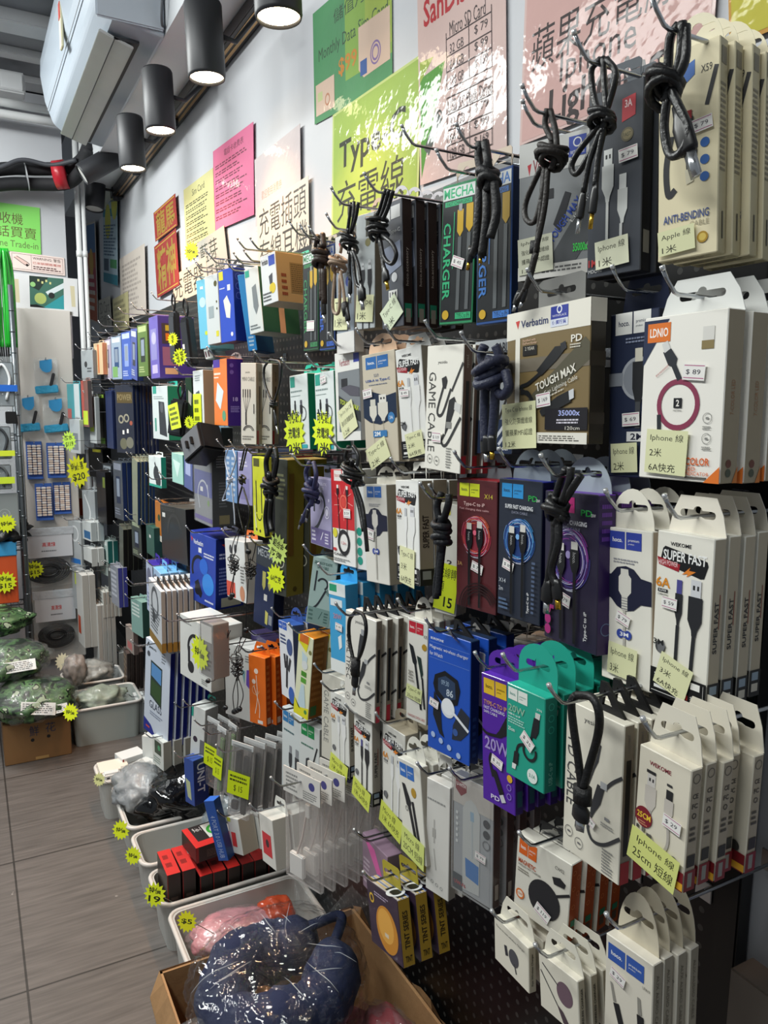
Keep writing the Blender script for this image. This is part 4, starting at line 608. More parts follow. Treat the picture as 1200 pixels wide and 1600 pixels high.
K('cable_box', 'grey tough max Type A box with blue sticker, left of the beige box', 'cable box', (523, 553, 562, 543, 566, 690, 530, 686), X=.61, c='#7d8286', s='#c9c9c6', t=.02, tab=None, art=[('r', '#e3e2dd', 0, 0, 1, .22), ('t', '#8a3040', 'Verbatim', .18, .08, .62, .16, 0, 1), ('r', '#33409c', .78, .02, 1, .14), ('r', '#e3e2dd', 0, .2, .12, 1), ('r', '#26262a', .25, .3, .5, .4), ('p', '#54525c', [(.2, .4), (.6, .38), (.98, .42), (.98, .52), (.6, .5)]), ('p', '#2a2c2e', [(.12, .48), (1, .68), (1, .8), (.12, .66)]), ('f', .56, .60, .8, .10, 14, [('t', '#c8d83a', 'TOUGH MAX', 0, 0, 1, 1, 0, 1)]), ('r', '#e3e2dd', 0, .90, 1, 1)], ex=[note(.50, .76, .66, .62, -22, ['Type A to Type C 線', '強化防彈纖維線', ('1.2米', .5)])])
three = [('r', '#2fa08c', .04, .02, .3, .16)]+lines('#8a9a98', .05, .2, .8, .24, 1)+lines('#8a9a98', .05, .27, .7, .29, 1)+usba(.28, .34, .10, .16, DK, DK, False)+usba(.62, .34, .14, .22, DK, '#5a5c68')+usba(.16, .46, .09, .14, DK, DK, False)+[('l', '#2c2c30', .03, [(.28, .48), (.55, .6), (.5, .8)]), ('arc', '#2c2c30', .70, .52, .18, .03, -90, 100), ('l', '#2c2c30', .03, [(.16, .6), (.3, .8)]), ('r', '#3aa8b0', .6, .93, .9, .98)]
K('cable_box', 'white and green multi-plug cable box with a right-hand yellow star tag', 'cable box', (491, 584, 521, 578, 525, 704, 496, 705), c='#dfe6e4', s='#177a58', t=.034, n=2, tab=('trap', '#1fb094', .022), art=three, ex=[price(.5, .1, .3, -8, '$ 39'), burst(.42, .77, 1.25, 5, ('可轉頭', '充電線', '1米'))])
K('cable_box', 'white and green multi-plug cable box with a left-hand yellow star tag', 'cable box', (452, 588, 480, 582, 484, 702, 457, 703), c='#dfe6e4', s='#177a58', t=.034, n=2, tab=('trap', '#1fb094', .022), art=three, ex=[burst(.2, .77, 1.3, 0, ('可轉頭', '充電線', '2米'))])
fork = [('t', '#6a6a66', 'yesido', .3, .10, .6, .13), ('t', '#8a8a86', 'MINI CABLE', .1, .17, .9, .22)]+[z for i in range(4) for z in (('l', '#2c2c30', .06, [(.16+.15*i, .32), (.16+.15*i, .42)]), ('l', '#4a4a4e', .02, [(.16+.15*i, .42), (.34, .62)]))]+[('l', '#2c2c30', .08, [(.34, .60), (.34, .76)]), ('l', '#2c2c30', .05, [(.86, .50), (.86, .62)]), ('arc', '#3a3a3e', .5, .84, .34, .05, 190, 350), ('arc', '#3a3a3e', .5, .84, .26, .04, 190, 350)]+lines('#8a8a86', .1, .89, .85, .95, 2)
K('cable_box', 'white four-way cable box with grey sides right of the orange box', 'cable box', (376, 567, 399, 562, 397, 691, 373, 692), X=.59, hk=False, c='#e9e5da', s='#a79c88', t=.035, n=2, p=.04, tab=('wedge', '#1a1a1c', .02), art=fork, sart=[('t', '#5e564a', 'yesido', .3, .1, .7, .22, 90), ('r', '#54483a', .4, .28, .6, .75), ('r', '#b02c2c', .1, .83, .35, 1)])
K('power_bank_box', 'orange power bank box with a purple side', 'power bank box', (333, 563, 354, 557, 355, 663, 335, 664), c='#ef7d26', s='#3d1f7a', t=.045, tab=('round', '#8a8a8c', .02), art=[('r', '#4a2a9c', 0, .0, .5, .12), ('p', '#dfe8ee', [(.3, .34), (.75, .48), (.5, .76), (.15, .62)]), ('r', '#f4dcc8', .05, .20, .55, .23), ('r', '#f4dcc8', .05, .26, .4, .28), ('e', '#5aa07a', .75, .85, .13)], sart=[('e', '#6a54a8', .3, .1, .12), ('e', '#6a54a8', .3, .2, .12), ('t', '#b8a8e0', '18', .35, .57, .65, .63, 0, 1)]+lines('#a490d8', .2, .7, .8, .8, 4))
K('charger_box', 'white box with tan side and yellow label, left of the orange box', 'charger box', (301, 580, 317, 576, 319, 664, 304, 665), c='#dfe4e4', s='#c09a76', t=.055, tab=('rect', None, .02), art=[('p', '#4a5460', [(.25, .4), (.6, .36), (.7, .6), (.4, .68)]), ('x', '#9aa4a8', .2, .08, .8, .2, 3)], ex=[('price_label', .42, .80, .8, 1.4, 0, [('r', '#dff02a', 0, 0, 1, 1)]+lines('#3a4018', .15, .1, .85, .9, 4))])
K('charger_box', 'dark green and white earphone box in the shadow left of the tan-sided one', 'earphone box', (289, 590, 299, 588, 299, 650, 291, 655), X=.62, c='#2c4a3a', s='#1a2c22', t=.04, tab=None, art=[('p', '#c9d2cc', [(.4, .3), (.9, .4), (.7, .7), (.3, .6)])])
K('power_bank_box', 'white and teal box with a black power bank picture', 'power bank box', (237, 604, 261, 603, 264, 689, 240, 685), c='#d6dede', s='#2a8a6a', t=.05, tab=('rect', '#1fa090', .018), art=[('r', '#2fa08c', .06, 0, .3, .14), ('p', '#2c3036', [(.42, .28), (.78, .30), (.92, .94), (.45, .90)]), ('e', '#55585e', .62, .40, .1), ('x', '#9aa8a8', .1, .18, .8, .25, 2), ('r', '#4a9a86', .15, .6, .25, .85)])
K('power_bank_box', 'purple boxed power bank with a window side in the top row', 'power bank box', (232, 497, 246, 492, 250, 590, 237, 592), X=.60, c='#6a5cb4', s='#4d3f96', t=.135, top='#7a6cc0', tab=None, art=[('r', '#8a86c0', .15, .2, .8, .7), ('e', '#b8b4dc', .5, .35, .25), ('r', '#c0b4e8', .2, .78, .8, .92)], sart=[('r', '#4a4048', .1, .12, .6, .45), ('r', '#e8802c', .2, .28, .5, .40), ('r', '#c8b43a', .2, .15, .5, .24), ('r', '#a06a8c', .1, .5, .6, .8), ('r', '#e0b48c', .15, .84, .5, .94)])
# far end of rows 1-6, narrow fronts seen at a grazing angle
def far(items, X=.62, **k):
    for it in items:
        nm, desc, cat, x0, x1, y0, y1, c, s, art = it[:10]; kw = dict(k); kw.update(it[10] if len(it) > 10 else {})
        Xk = kw.pop('X', X)
        Xk = min(Xk, 3.98/onx((x0+x1)/2, y0, 1).y)
        def sl(x, y): return (618-y)/(-57-x)
        w = x1-x0; K(nm, desc, cat, (x0, y0, x1, y0+w*sl(x0, y0), x1, y1+w*sl(x0, y1), x0, y1), X=Xk, c=c, s=s, art=art, yr=0, wmax=kw.pop('wmax', .13), tab=kw.pop('tab', ('rect', None, .015)), **kw)
def ph(c='#3a3f48', a='#c9d0d8'): return [('r', a, .1, .03, .9, .14), ('p', c, [(.3, .25), (.75, .25), (.75, .72), (.3, .72)]), ('r', '#8a96a8', .36, .29, .68, .6)]+lines(a, .1, .8, .8, .93, 3)
far([('phone_case_pack', 'green phone case pack left of the purple power bank', 'phone case', 214, 229, 509, 588, '#5d7a36', '#4a5a3a', ph('#26302a', '#b8c88a'), dict(t=.03)),
 ('phone_case_pack', 'blue-violet phone case pack left of the green pack', 'phone case', 204, 213, 514, 590, '#4a5aa8', '#2c3a6a', ph(), dict(t=.025)),
 ('phone_case_pack', 'bright blue boxed phone case in the top row', 'phone case', 189, 203, 520, 593, '#3f5fb8', '#24356c', ph('#8aa0d8', '#c0ccf0'), dict(t=.04)),
 ('phone_case_pack', 'silver-blue phone case pack with green label in the top row', 'phone case', 173, 188, 527, 592, '#9fb0c4', '#5f7088', ph('#33507c', '#dfe8f0')+[('r', '#7fae6a', .1, .7, .6, .95)], dict(t=.025)),
 ('phone_case_pack', 'lilac clear phone case pack in the top row', 'phone case', 160, 172, 532, 592, '#b9b0c4', '#7a7488', ph('#5a5068', '#e8e0e8'), dict(t=.02)),
 ('phone_case_pack', 'cream and orange boxed pack at the far end of the top row', 'boxed pack', 146, 159, 537, 585, '#e8c9a0', '#c9805a', [('r', '#d8733a', .45, .05, .6, .95)], dict(t=.02, n=3)),
 ('phone_case_pack', 'small grey printed pack at the very end of the top row', 'boxed pack', 126, 144, 548, 590, '#aab0b4', '#7a8084', [('e', '#3a3c40', .4, .5, .12), ('x', '#55595e', .5, .6, .9, .8, 2)], dict(t=.02))])
far([('tempered_glass_pack', 'dark navy glass pack with gold lettering in the second row', 'glass pack', 179, 207, 602, 702, '#2a2e3c', '#1b2a52', [('r', '#5a4c2c', .1, .1, .95, .26), ('t', '#8a7c5a', 'POWER', .12, .13, .92, .22, 0, 1), ('g', '#9a9684', .3, .5, .12, .06), ('g', '#9a9684', .6, .48, .12, .06), ('e', '#6a6a58', .4, .86, .2), ('e', '#76766a', .75, .84, .2), ('e', '#a85a48', .85, .55, .08), ('r', '#e8e8e4', .36, .66, .46, .72), ('r', '#e8e8e4', .6, .64, .7, .7)], dict(t=.013, n=7, p=.016)),
 ('tempered_glass_pack', 'slim deep navy glass packs left of the one with gold lettering', 'glass pack', 164, 174, 611, 698, '#1d2c58', '#142044', [], dict(t=.012, n=3)),
 ('strap_pack', 'black strap pack with lime green ends in the second row', 'strap pack', 149, 162, 615, 694, '#17191a', '#101211', [('r', '#9cc83a', .05, .02, .95, .08), ('r', '#7ab83a', .3, .84, .95, .95)], dict(t=.02)),
 ('phone_case_pack', 'white clear pack with a lime label in the second row', 'phone case', 138, 148, 620, 690, '#c4cacc', '#8a9092', [('r', '#c8e03a', .1, .5, .7, .75)], dict(t=.02)),
 ('phone_case_pack', 'red and grey pack with a yellow-green label in the second row', 'phone case', 126, 136, 595, 665, '#8a5a50', '#4a4444', [('r', '#c8584a', 0, 0, .4, .8), ('r', '#d8f03a', .2, .65, .9, .95)], dict(t=.02)),
 ('phone_case_pack', 'teal stylus pack in the second row by the back wall', 'stylus pack', 104, 124, 600, 652, '#5aa8b0', '#3a7a84', [('r', '#d8e2e4', .55, 0, .95, 1), ('r', '#c8706a', 0, .7, .3, 1)], dict(t=.02))], X=.60)
far([('charger_box', 'mint green and white boxed charger in the third row', 'charger box', 268, 285, 707, 752, '#a8d8cc', '#1f8a68', [('p', '#d8f0ea', [(.1, .2), (.8, .3), (.5, .8)])], dict(t=.045)),
 ('earphone_box', 'white earbud box with teal base in the third row', 'earphone box', 232, 251, 711, 757, '#dfe8e8', '#2a9a84', [('e', '#33363c', .6, .55, .22), ('e', '#33363c', .75, .78, .2), ('l', '#33363c', .08, [(.5, .2), (.65, .45)]), ('r', '#2aa08c', 0, .92, 1, 1)], dict(t=.02)),
 ('tempered_glass_pack', 'slim navy glass pack left of the earbud box in the third row', 'glass pack', 206, 214, 713, 808, '#8a8f7c', '#20365c', [], dict(t=.012, n=5, p=.015)),
 ('tempered_glass_pack', 'navy glass packs with grey fronts in the third row', 'glass pack', 176, 190, 720, 806, '#4a5058', '#1a2c58', ph('#23304a', '#8a90a0'), dict(t=.02, n=3)),
 ('tempered_glass_pack', 'dark glass pack beside the yellow star cards in the third row', 'glass pack', 160, 174, 724, 806, '#33383e', '#1d232c', ph('#5a6470', '#a0a8b0'), dict(t=.02)),
 ('charger_box', 'violet-blue boxed pack between mint box and sports box in the third row', 'boxed pack', 287, 300, 706, 760, '#55629c', '#7a7f8c', [('r', '#aab4dc', .2, .2, .8, .6)], dict(t=.03))], X=.60)
far([('tempered_glass_pack', 'black glass packs in the fourth row above the grey magnetic boxes', 'glass pack', 205, 220, 812, 865, '#3c4440', '#0f1012', ph('#222a3a', '#9aa48a'), dict(t=.02, n=2)),
 ('tempered_glass_pack', 'dark teal glass packs left of the big black box in the fourth row', 'glass pack', 228, 240, 818, 862, '#2f5a50', '#244640', [('r', '#d8d8d4', .4, .3, .6, .4)], dict(t=.03, n=2)),
 ('tempered_glass_pack', 'pitch black narrow packs in the fourth row', 'glass pack', 186, 192, 818, 880, '#54584e', '#0c0d0e', [], dict(t=.02, n=4)),
 ('charger_box', 'teal boxed cable with pale front in the fourth row', 'cable box', 154, 168, 840, 892, '#b8c8c4', '#23605c', ph('#4a6a68', '#e0e8e6'), dict(t=.025, n=2)),
 ('charger_box', 'small white and blue boxes stacked on a hook in the fourth row', 'charger box', 128, 142, 812, 840, '#d8dede', '#a8b4b8', [('r', '#2a6aa0', .2, .5, .9, .9)], dict(t=.03, n=2)),
 ('charger_box', 'small white boxes with black bases below the white and blue ones', 'charger box', 130, 143, 852, 878, '#dfe3e2', '#b0b6b6', [('r', '#17181a', 0, .8, 1, 1)], dict(t=.03, n=2))], X=.60)
far([('cable_box', 'tall white box with red mark at the far end of the fifth row', 'cable box', 118, 128, 892, 995, '#d8d8d4', '#a8a8a4', [('r', '#c8502f', .1, .6, .5, .85)], dict(t=.03, n=2)),
 ('cable_box', 'small grey-white boxes fanned on a hook in the fifth row', 'cable box', 152, 161, 918, 955, '#cfd2ce', '#a49e96', [('x', '#7a7c7a', .1, .1, .9, .5, 3)], dict(t=.014, n=5, p=.018)),
 ('cable_box', 'long grey cable boxes hanging low in the fifth row', 'cable box', 143, 152, 938, 1032, '#c4c6c4', '#a8a49e', [('r', '#8a98a8', .3, .4, .8, .5)], dict(t=.02, n=4)),
 ('cable_box', 'white boxes with blue and red marks near the floor tubs', 'cable box', 164, 176, 1012, 1098, '#dcdcd8', '#9a9894', [('r', '#c8502f', .1, .6, .6, .85), ('r', '#3a52b8', .1, .0, .9, .1)], dict(t=.03, n=2)),
 ('cable_box', 'dark ribbed battery packs hanging near the floor tubs', 'battery pack', 193, 198, 1010, 1065, '#5a4c48', '#2c2422', [('x', '#a08a70', .1, .1, .9, .9, 6)], dict(t=.016, n=4, p=.02)),
 ('cable_bag', 'frosted clear bagged cables hanging lowest at the far end', 'bagged cable', 178, 192, 1078, 1138, '#b8b4b2', '#a09c9c', [('x', '#8a7c7a', .2, .1, .7, .9, 6)], dict(t=.014, n=3)),
 ('cable_bag', 'clear bags with small white adapters beside the frosted cable bags', 'bagged adapter', 207, 214, 1082, 1140, '#c9cccc', '#8f9698', [('r', '#e8eaea', .2, .6, .8, .8)], dict(t=.02, n=2))], X=.60)
far([('bagged_adapter', 'pale carded clear pack by the white pipes in the second row', 'clear pack', 108, 124, 655, 705, '#c9ced0', '#9a9fa2', [('r', '#8a9298', .2, .4, .8, .9)], dict(t=.02)),
 ('white_card_pack', 'white rounded card pack over the olive star card', 'clear pack', 120, 146, 668, 700, '#b9c2cc', '#8d949c', [], dict(t=.012)),
 ('clip_microphone_pack', 'black clip holder pack right of the olive star card', 'holder pack', 138, 160, 700, 742, '#17181a', '#0e0f10', [('r', '#d8d43a', .3, .02, .9, .12)], dict(t=.05)),
 ('boxed_pack', 'white and brick red pack below the olive star card', 'boxed pack', 108, 140, 748, 802, '#d6d2ce', '#a0522f', [('r', '#a0482a', .3, .5, 1, .95), ('e', '#2a2a2c', .6, .15, .1)], dict(t=.03)),
 ('selfie_stick_box', 'long black stick pack hanging in the third row', 'stick pack', 150, 164, 735, 812, '#131416', '#0c0c0d', [('r', '#7a8a3a', .7, .1, .95, .3)], dict(t=.03)),
 ('clear_cable_pack', 'grey clear cable pack left of the long black stick pack', 'clear pack', 128, 148, 765, 828, '#a9b0b4', '#80868a', [('l', '#dfe3e4', .1, [(.2, .1), (.6, .5), (.3, .9)])], dict(t=.02, n=2)),
 ('clear_cable_pack', 'clear pack with a round white coil at the corner in the fourth row', 'clear pack', 106, 126, 812, 884, '#b4babd', '#8d9396', [('g', '#e4e8ea', .5, .25, .3, .08), ('r', '#2f78c8', .1, .75, .9, .85)], dict(t=.02)),
 ('clear_cable_pack', 'clear pack with yellow label beside the bagged coiled cables', 'clear pack', 112, 127, 884, 945, '#a8aeb2', '#868c90', [('r', '#d4e83a', .3, .1, .8, .4)], dict(t=.02)),
 ('boxed_pack', 'slanted teal box between the fanned boxes and the brown based ones', 'boxed pack', 204, 222, 932, 984, '#7fa39c', '#2f4f48', [('x', '#d8e2de', .1, .1, .8, .5, 4)], dict(t=.03, n=2)),
 ('boxed_pack', 'grey and pink slim pack under the slanted teal box', 'boxed pack', 196, 208, 975, 1010, '#9a908a', '#6a5c58', [('r', '#b86a6a', .2, .6, .8, .9)], dict(t=.02)),
 ('boxed_pack', 'violet topped slim pack at the fourth row beside the fanned boxes', 'boxed pack', 172, 184, 880, 938, '#8f94a0', '#3a3f8a', [('x', '#c8ccd8', .1, .1, .8, .8, 6)], dict(t=.02, n=2)),
 ('cable_bag', 'clear bag with white plugs at the far end of the sixth row', 'bagged adapter', 128, 146, 1032, 1080, '#c0c4c2', '#8f9492', [('r', '#e8eaea', .2, .3, .8, .7)], dict(t=.02)),
 ('tempered_glass_pack', 'black backed pack with white corner beside the teal boxed cable', 'glass pack', 168, 184, 884, 930, '#4a4f50', '#1a1c1d', ph('#2a2e30', '#b8bcb8'), dict(t=.03, n=2)),
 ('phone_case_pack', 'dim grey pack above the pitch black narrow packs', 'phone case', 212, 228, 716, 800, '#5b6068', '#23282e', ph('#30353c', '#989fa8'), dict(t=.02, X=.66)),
 ('phone_case_pack', 'navy boxed pack under the top row beside the tan-sided box', 'phone case', 270, 288, 610, 660, '#4a4f86', '#2c305c', ph('#383c64', '#a8acd0'), dict(t=.03, X=.68)),
 ('boxed_pack', 'pale teal case under the orange power bank box', 'boxed pack', 318, 345, 666, 700, '#6a90a8', '#2a3a40', [('r', '#a8c8dc', .1, .1, .5, .9)], dict(t=.04, X=.66)),
 ('boxed_pack', 'dark grey boxed gadget under the four-way box', 'boxed gadget', 330, 350, 702, 760, '#8a8c8e', '#3c3a38', [('x', '#5a5c5e', .1, .1, .8, .8, 6)], dict(t=.04, X=.66)),
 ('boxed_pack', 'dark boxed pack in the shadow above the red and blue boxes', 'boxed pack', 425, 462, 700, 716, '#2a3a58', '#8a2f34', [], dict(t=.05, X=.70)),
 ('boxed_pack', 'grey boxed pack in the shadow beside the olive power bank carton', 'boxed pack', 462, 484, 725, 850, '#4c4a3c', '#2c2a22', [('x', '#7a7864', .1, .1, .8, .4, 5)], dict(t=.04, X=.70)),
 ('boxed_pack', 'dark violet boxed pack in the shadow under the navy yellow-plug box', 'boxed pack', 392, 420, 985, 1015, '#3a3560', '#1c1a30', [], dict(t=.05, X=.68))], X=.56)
# --- row 3
def hocolight(mark='3M', blue='#3344a0', side=False): return sq2(blue, .17, .02, .80, .13)+[('x', '#9a9aa0', .25, .19, .75, .225, 2), ('p', '#1d2038', [(0, .30), (.2, .30), (.32, .25), (.5, .235), (.66, .25), (.8, .30), (1, .31), (1, .46), (.8, .465), (.66, .51), (.5, .525), (.32, .50), (.2, .455), (0, .445)]), ('p', '#d8d5cc', [(.40, .255), (.55, .255), (.56, .29), (.61, .31), (.61, .40), (.54, .43), (.42, .43), (.36, .40), (.36, .31), (.40, .29)]), ('r', '#d0cdc4', .42, .43, .54, .52)]+[('r', '#6a6a74', .42, .44+.017*i, .54, .444+.017*i) for i in range(5)]+[('r', '#b9b6ae', .455, .52, .505, .96), ('e', '#35489c', .40, .675, .07), ('e', '#35489c', .56, .675, .07), ('r', '#35489c', .40, .655, .56, .695), ('t', '#f0f0f0', mark, .40, .662, .57, .688, 0, 1)]
K('cable_box', 'white lightning cable box with blue squares and a 3M badge, lower right', 'cable box', (941, 822, 1020, 832, 1017, 1084, 940, 1057), X=.605, c='#e8e5da', s='#d8c8b4', t=0.009, n=3, p=0.024, tab=('round', '#e4e0d2', .042), art=hocolight(), ex=[price(.47, .575, .28, 18, '$ 79'), note(.47, .85, .58, .50, 4, ['Iphone 線', ('3米', .4)])])
K('cable_box', 'white super fast cable box with black plugs, large, at lower right', 'cable box', (1028, 828, 1120, 842, 1101, 1113, 1017, 1080), c='#e8e5da', s='#b5aa94', t=0.0165, n=4, p=0.0231, tab=('trap', '#e4ded0', .036), art=superfast(True), sart=SFS, ex=[price(.30, .42, .28, 2, '$ 59'), note(.44, .85, .60, .52, 16, ['Iphone 線', ('3米', .45), ('6A快充', .78)])], jit=1.6)
def x14(bg, sq, glow, glow2, ttl, tc, orb, name=True, bgl='#3a2f5c'):
    a = sq2(sq, .08, .03, .58, .13, '#2a2c34')
    if name: a += [('t', tc, 'X14', .70, .10, .90, .135)]
    else: a += [('t', '#2fa04c', 'PD', .70, .10, .90, .14, 0, 1), ('t', '#e8e8e8', '20W', .88, .12, .96, .14)]
    rg = random.Random(5); a += [('e', bgl, .5, .43, .36)]
    for i in range(44):
        q0 = rg.random()*360; a.append(('arc', (glow, glow2, orb)[i % 3] if i % 7 else '#d8dcf0', .5+.05*(rg.random()-.5), .43+.02*(rg.random()-.5), .25+.11*rg.random(), .007, q0, q0+40+60*rg.random()))
    a += [('e', orb, .5, .40, .045)]
    for x, y in ((.36, .36), (.62, .34)): a += [('r', '#d4d2cc', x-.06, y-.03, x+.06, y+.02), ('p', '#15161a', [(x-.08, y+.02), (x+.08, y+.02), (x+.08, y+.12), (x+.04, y+.17), (x-.04, y+.17), (x-.08, y+.12)]), ('t', '#b9b9b9', 'hoco.', x-.03, y+.04, x+.03, y+.11, 90), ('l', '#141416', .05, [(x, y+.15), (x+.01, .97)])]
    return a+ttl
TX = lambda s, c: [('t', c, s, .20, .175, .84, .205, 0, 1), ('t', '#8a8ca0', 'DATA CABLE', .36, .22, .72, .238)]
K('cable_box', 'purple-black cable box with magenta squares and a glowing orb', 'cable box', (852, 766, 935, 768, 930, 1022, 848, 990), hk=False, c='#272238', s='#2c1250', top='#5a1f9a', t=0.0236, n=3, p=0.0284, tab=('round', '#9aa4ac', .04), art=x14('#272238', '#b81f74', '#4a4aa0', '#a03a9c', TX('SUPER FAST CHARGING', '#d8d8de')+[('t', '#d8d8d8', 'Type-C to iP', .80, .74, .87, .93, -90, 1)], '#d8d8de', '#a89ad0', False, '#3f2a66')+lines('#a02a70', .06, .75, .25, .80, 1)+[('e', '#a02a70', .12, .86, .06), ('e', '#a02a70', .12, .93, .06), ('e', '#a02a70', .12, .79, .06)], sart=lines('#6a3a9c', .2, .05, .9, .30, 5)+[('g', '#5a6a90', .5, .84, .28, .05)], ex=[price(.42, .70, .24, 12, '$ 79')])
K('cable_box', 'navy cable box with sky blue squares and a glowing blue orb', 'cable box', (780, 747, 848, 752, 842, 978, 776, 957), c='#262c3a', s='#141a40', top='#1f2a90', t=0.0197, n=3, p=0.0247, tab=('round', '#8a949c', .038), art=x14('#262c3a', '#2f8fd0', '#2f62b0', '#4aa0d8', TX('SUPER FAST CHARGING', '#e0e2e6')+[('t', '#c9cdd4', 'X14', .08, .72, .24, .75), ('t', '#e0e0e0', 'Type-C to iP', .74, .78, .80, .93, -90, 1), ('x', '#5a6a88', .84, .55, .92, .93, 12), ('t', '#c9cdd4', '2m', .08, .78, .18, .81)]+lines('#5a7090', .08, .86, .3, .95, 3), '#c9cdd4', '#7ab0e8', False, '#243f7a'), ex=[price(.28, .62, .26, 14, '$ 89')])
K('cable_box', 'dark red cable box with yellow squares and a pink orb', 'cable box', (714, 747, 777, 752, 774, 962, 712, 944), c='#5a262a', s='#3a1216', top='#b02a34', t=.034, n=2, tab=('round', '#7d868c', .036), art=x14('#6a262c', '#ccd42c', '#d83a5c', '#e8783a', [('t', '#e0c0bc', 'Type-C to iP', .22, .17, .74, .205), ('t', '#c9a0a0', 'Fast charging data cable', .12, .215, .84, .235)]+[('arc', '#2a1416', .62, 1.0, .34+.05*i, .03, 180, 330) for i in range(4)]+[('t', '#c9a060', '3A', .08, .64, .2, .67)], '#d8c84a', '#f0708a', True, '#8a2f3c'), ex=[price(.56, .665, .28, 14, '$ 79')])
K('cable_box', 'white cable box with a yellow-green hand written label behind a black cable', 'cable box', (688, 785, 716, 788, 714, 968, 676, 950), X=.62, c='#dcdad0', s='#b8b0a0', t=.03, tab=None, art=[('r', '#d8cf3a', .2, .03, .5, .10), ('t', '#3a3a3c', '2', .45, .5, .7, .55, 0, 1)], ex=[('price_label', .52, .75, 1.0, 1.9, 4, [('r', '#d2e22c', 0, 0, 1, 1), ('t', '#22261a', '充線轉', .1, .08, .9, .3), ('t', '#22261a', '頭', .1, .38, .4, .6), ('t', '#22261a', '15', .45, .7, .85, .92, 0, 1)])])
K('cable_box', 'white super fast box with light plugs in the third row', 'cable box', (618, 750, 653, 752, 657, 918, 622, 905), c='#e6e6e2', s='#8a7e6a', t=.024, n=3, p=.027, tab=('rect', '#dcd9d0', .028), art=superfast(False, '3M'), sart=[('t', '#2a2018', 'SUPER FAST', .25, .33, .7, .64, -90, 1), ('r', '#22201c', 0, .84, 1, 1), ('r', '#8a8a84', .2, .86, .8, .94)], ex=[note(.50, .84, .66, .7, 4, ['Type-C 線', ('3米', .5), ('6A快充', .8)])])
K('cable_box', 'white 3M lightning cable box in the middle of the third row', 'cable box', (567, 757, 604, 760, 612, 921, 577, 906), c='#dcd9d0', s='#a09886', t=.026, n=2, tab=('round', '#dcd8cc', .03), art=hocolight('3M', '#2f6ab8'), ex=[price(.25, .50, .4, 10, '$ 99')])
K('cable_box', 'red and white cable box with red burst artwork and a coiled cable ring', 'cable box', (517, 733, 549, 731, 556, 888, 519, 875), hk=False, c='#e8e6e2', s='#b8b6b0', t=.03, tab=None, art=[('r', '#c8252c', 0, 0, 1, .62), ('r', '#e6e0dc', .14, .01, .48, .12), ('r', '#e6e0dc', .52, .01, .86, .12), ('t', '#c03a3c', 'hoco.', .18, .04, .44, .08), ('g', '#e8705a', .54, .34, .14, .04), ('e', '#d8453c', .54, .34, .1)]+[('l', '#f0b0a8', .012, [(.54+.2*math.cos(i*.7), .34+.09*math.sin(i*.7)), (.54+.42*math.cos(i*.7+.15), .34+.19*math.sin(i*.7+.15))]) for i in range(9)]+usba(.30, .16, .11, .12, '#2a1a1c', '#e8e0dc', False)+usba(.72, .17, .11, .12, '#2a1a1c', '#e8e0dc', False)+[('l', '#2a1a1c', .03, [(.30, .28), (.34, .66)]), ('l', '#2a1a1c', .03, [(.72, .29), (.68, .66)]), ('g', '#232326', .52, .76, .23, .08), ('t', '#b8303a', '1.2m', .42, .75, .62, .78), ('e', '#d8cf3a', .14, .67, .1), ('r', '#c83a3c', .04, .83, .18, .86), ('t', '#2a2a2c', 'CABLE', .05, .88, .62, .905, 0, 1)]+lines('#8a8a88', .05, .93, .8, .97, 2), ex=[price(.72, .45, .3, 0, '$ 59')])
K('cable_box', 'white cable box with green round icons right of the red burst box', 'cable box', (551, 733, 566, 733, 574, 893, 557, 888), X=.605, c='#e2e4e2', s='#b0b2ae', t=.03, tab=None, hk=False, art=[('e', '#2a9a86', .4, .62-.0, .25), ('e', '#2a9a86', .4, .72, .25), ('e', '#2a9a86', .4, .82, .25), ('e', '#2a9a86', .4, .91, .25)])
recci = lambda tc, ln: [('t', tc, 'ZINC-ALLOY ELASTIC', .08, .06, .80, .10, 0, 1), ('t', tc, 'DATA CABLE', .22, .12, .66, .165, 0, 1), ('arc', '#33363c', .50, .38, .20, .07, 200, 420), ('l', '#33363c', .07, [(.66, .46), (.4, .68), (.22, .76)]), ('l', '#33363c', .06, [(.22, .2), (.2, .5)]), ('g', tc, .80, .48, .11, .02), ('e', tc, .8, .48, .07), ('r', ln, .04, .74, .94, .98), ('x', tc, .08, .77, .3, .95, 3), ('l', tc, .03, [(.5, .9), (.62, .78)]), ('x', tc, .7, .78, .9, .95, 4), ('e', tc, .9, .3, .03)]
K('cable_box', 'pale violet cable box behind the hanging navy braided cable', 'cable box', (484, 745, 517, 747, 518, 858, 485, 847), hk=False, c='#9d97b8', s='#5f5b74', t=.022, tab=('rect', '#3c3e4c', .025), art=recci('#dcd8ea', '#6a5f90'))
K('cable_box', 'pale teal elastic data cable box hanging below the violet one', 'cable box', (490, 868, 524, 874, 515, 983, 473, 968), c='#a9c0ba', s='#5f6f6c', t=.022, n=1, tab=('round', '#59636a', .022), art=recci('#4a6a64', '#7d9a94'), rough=.35)
K('power_bank_box', 'tall olive and gold power bank carton with two star tags', 'power bank box', (430, 716, 448, 715, 446, 932, 427, 925), X=.60, c='#3f423a', s='#8a7a2c', top='#a99a5a', t=.05, n=2, p=.055, tab=None, art=[('x', '#8a8c6a', .1, .1, .9, .3, 6), ('g', '#b8b8a8', .5, .75, .3, .06)], sart=[('e', '#5a4a1c', .5, .95, .12), ('r', '#7a5a24', .1, .1, .4, .7)], ex=[burst(.3, .66, 1.8, 20, ('鋁合金', '防彈'), '#cfe67a'), burst(.2, .88, 1.7, 5, ('6A快充',))])
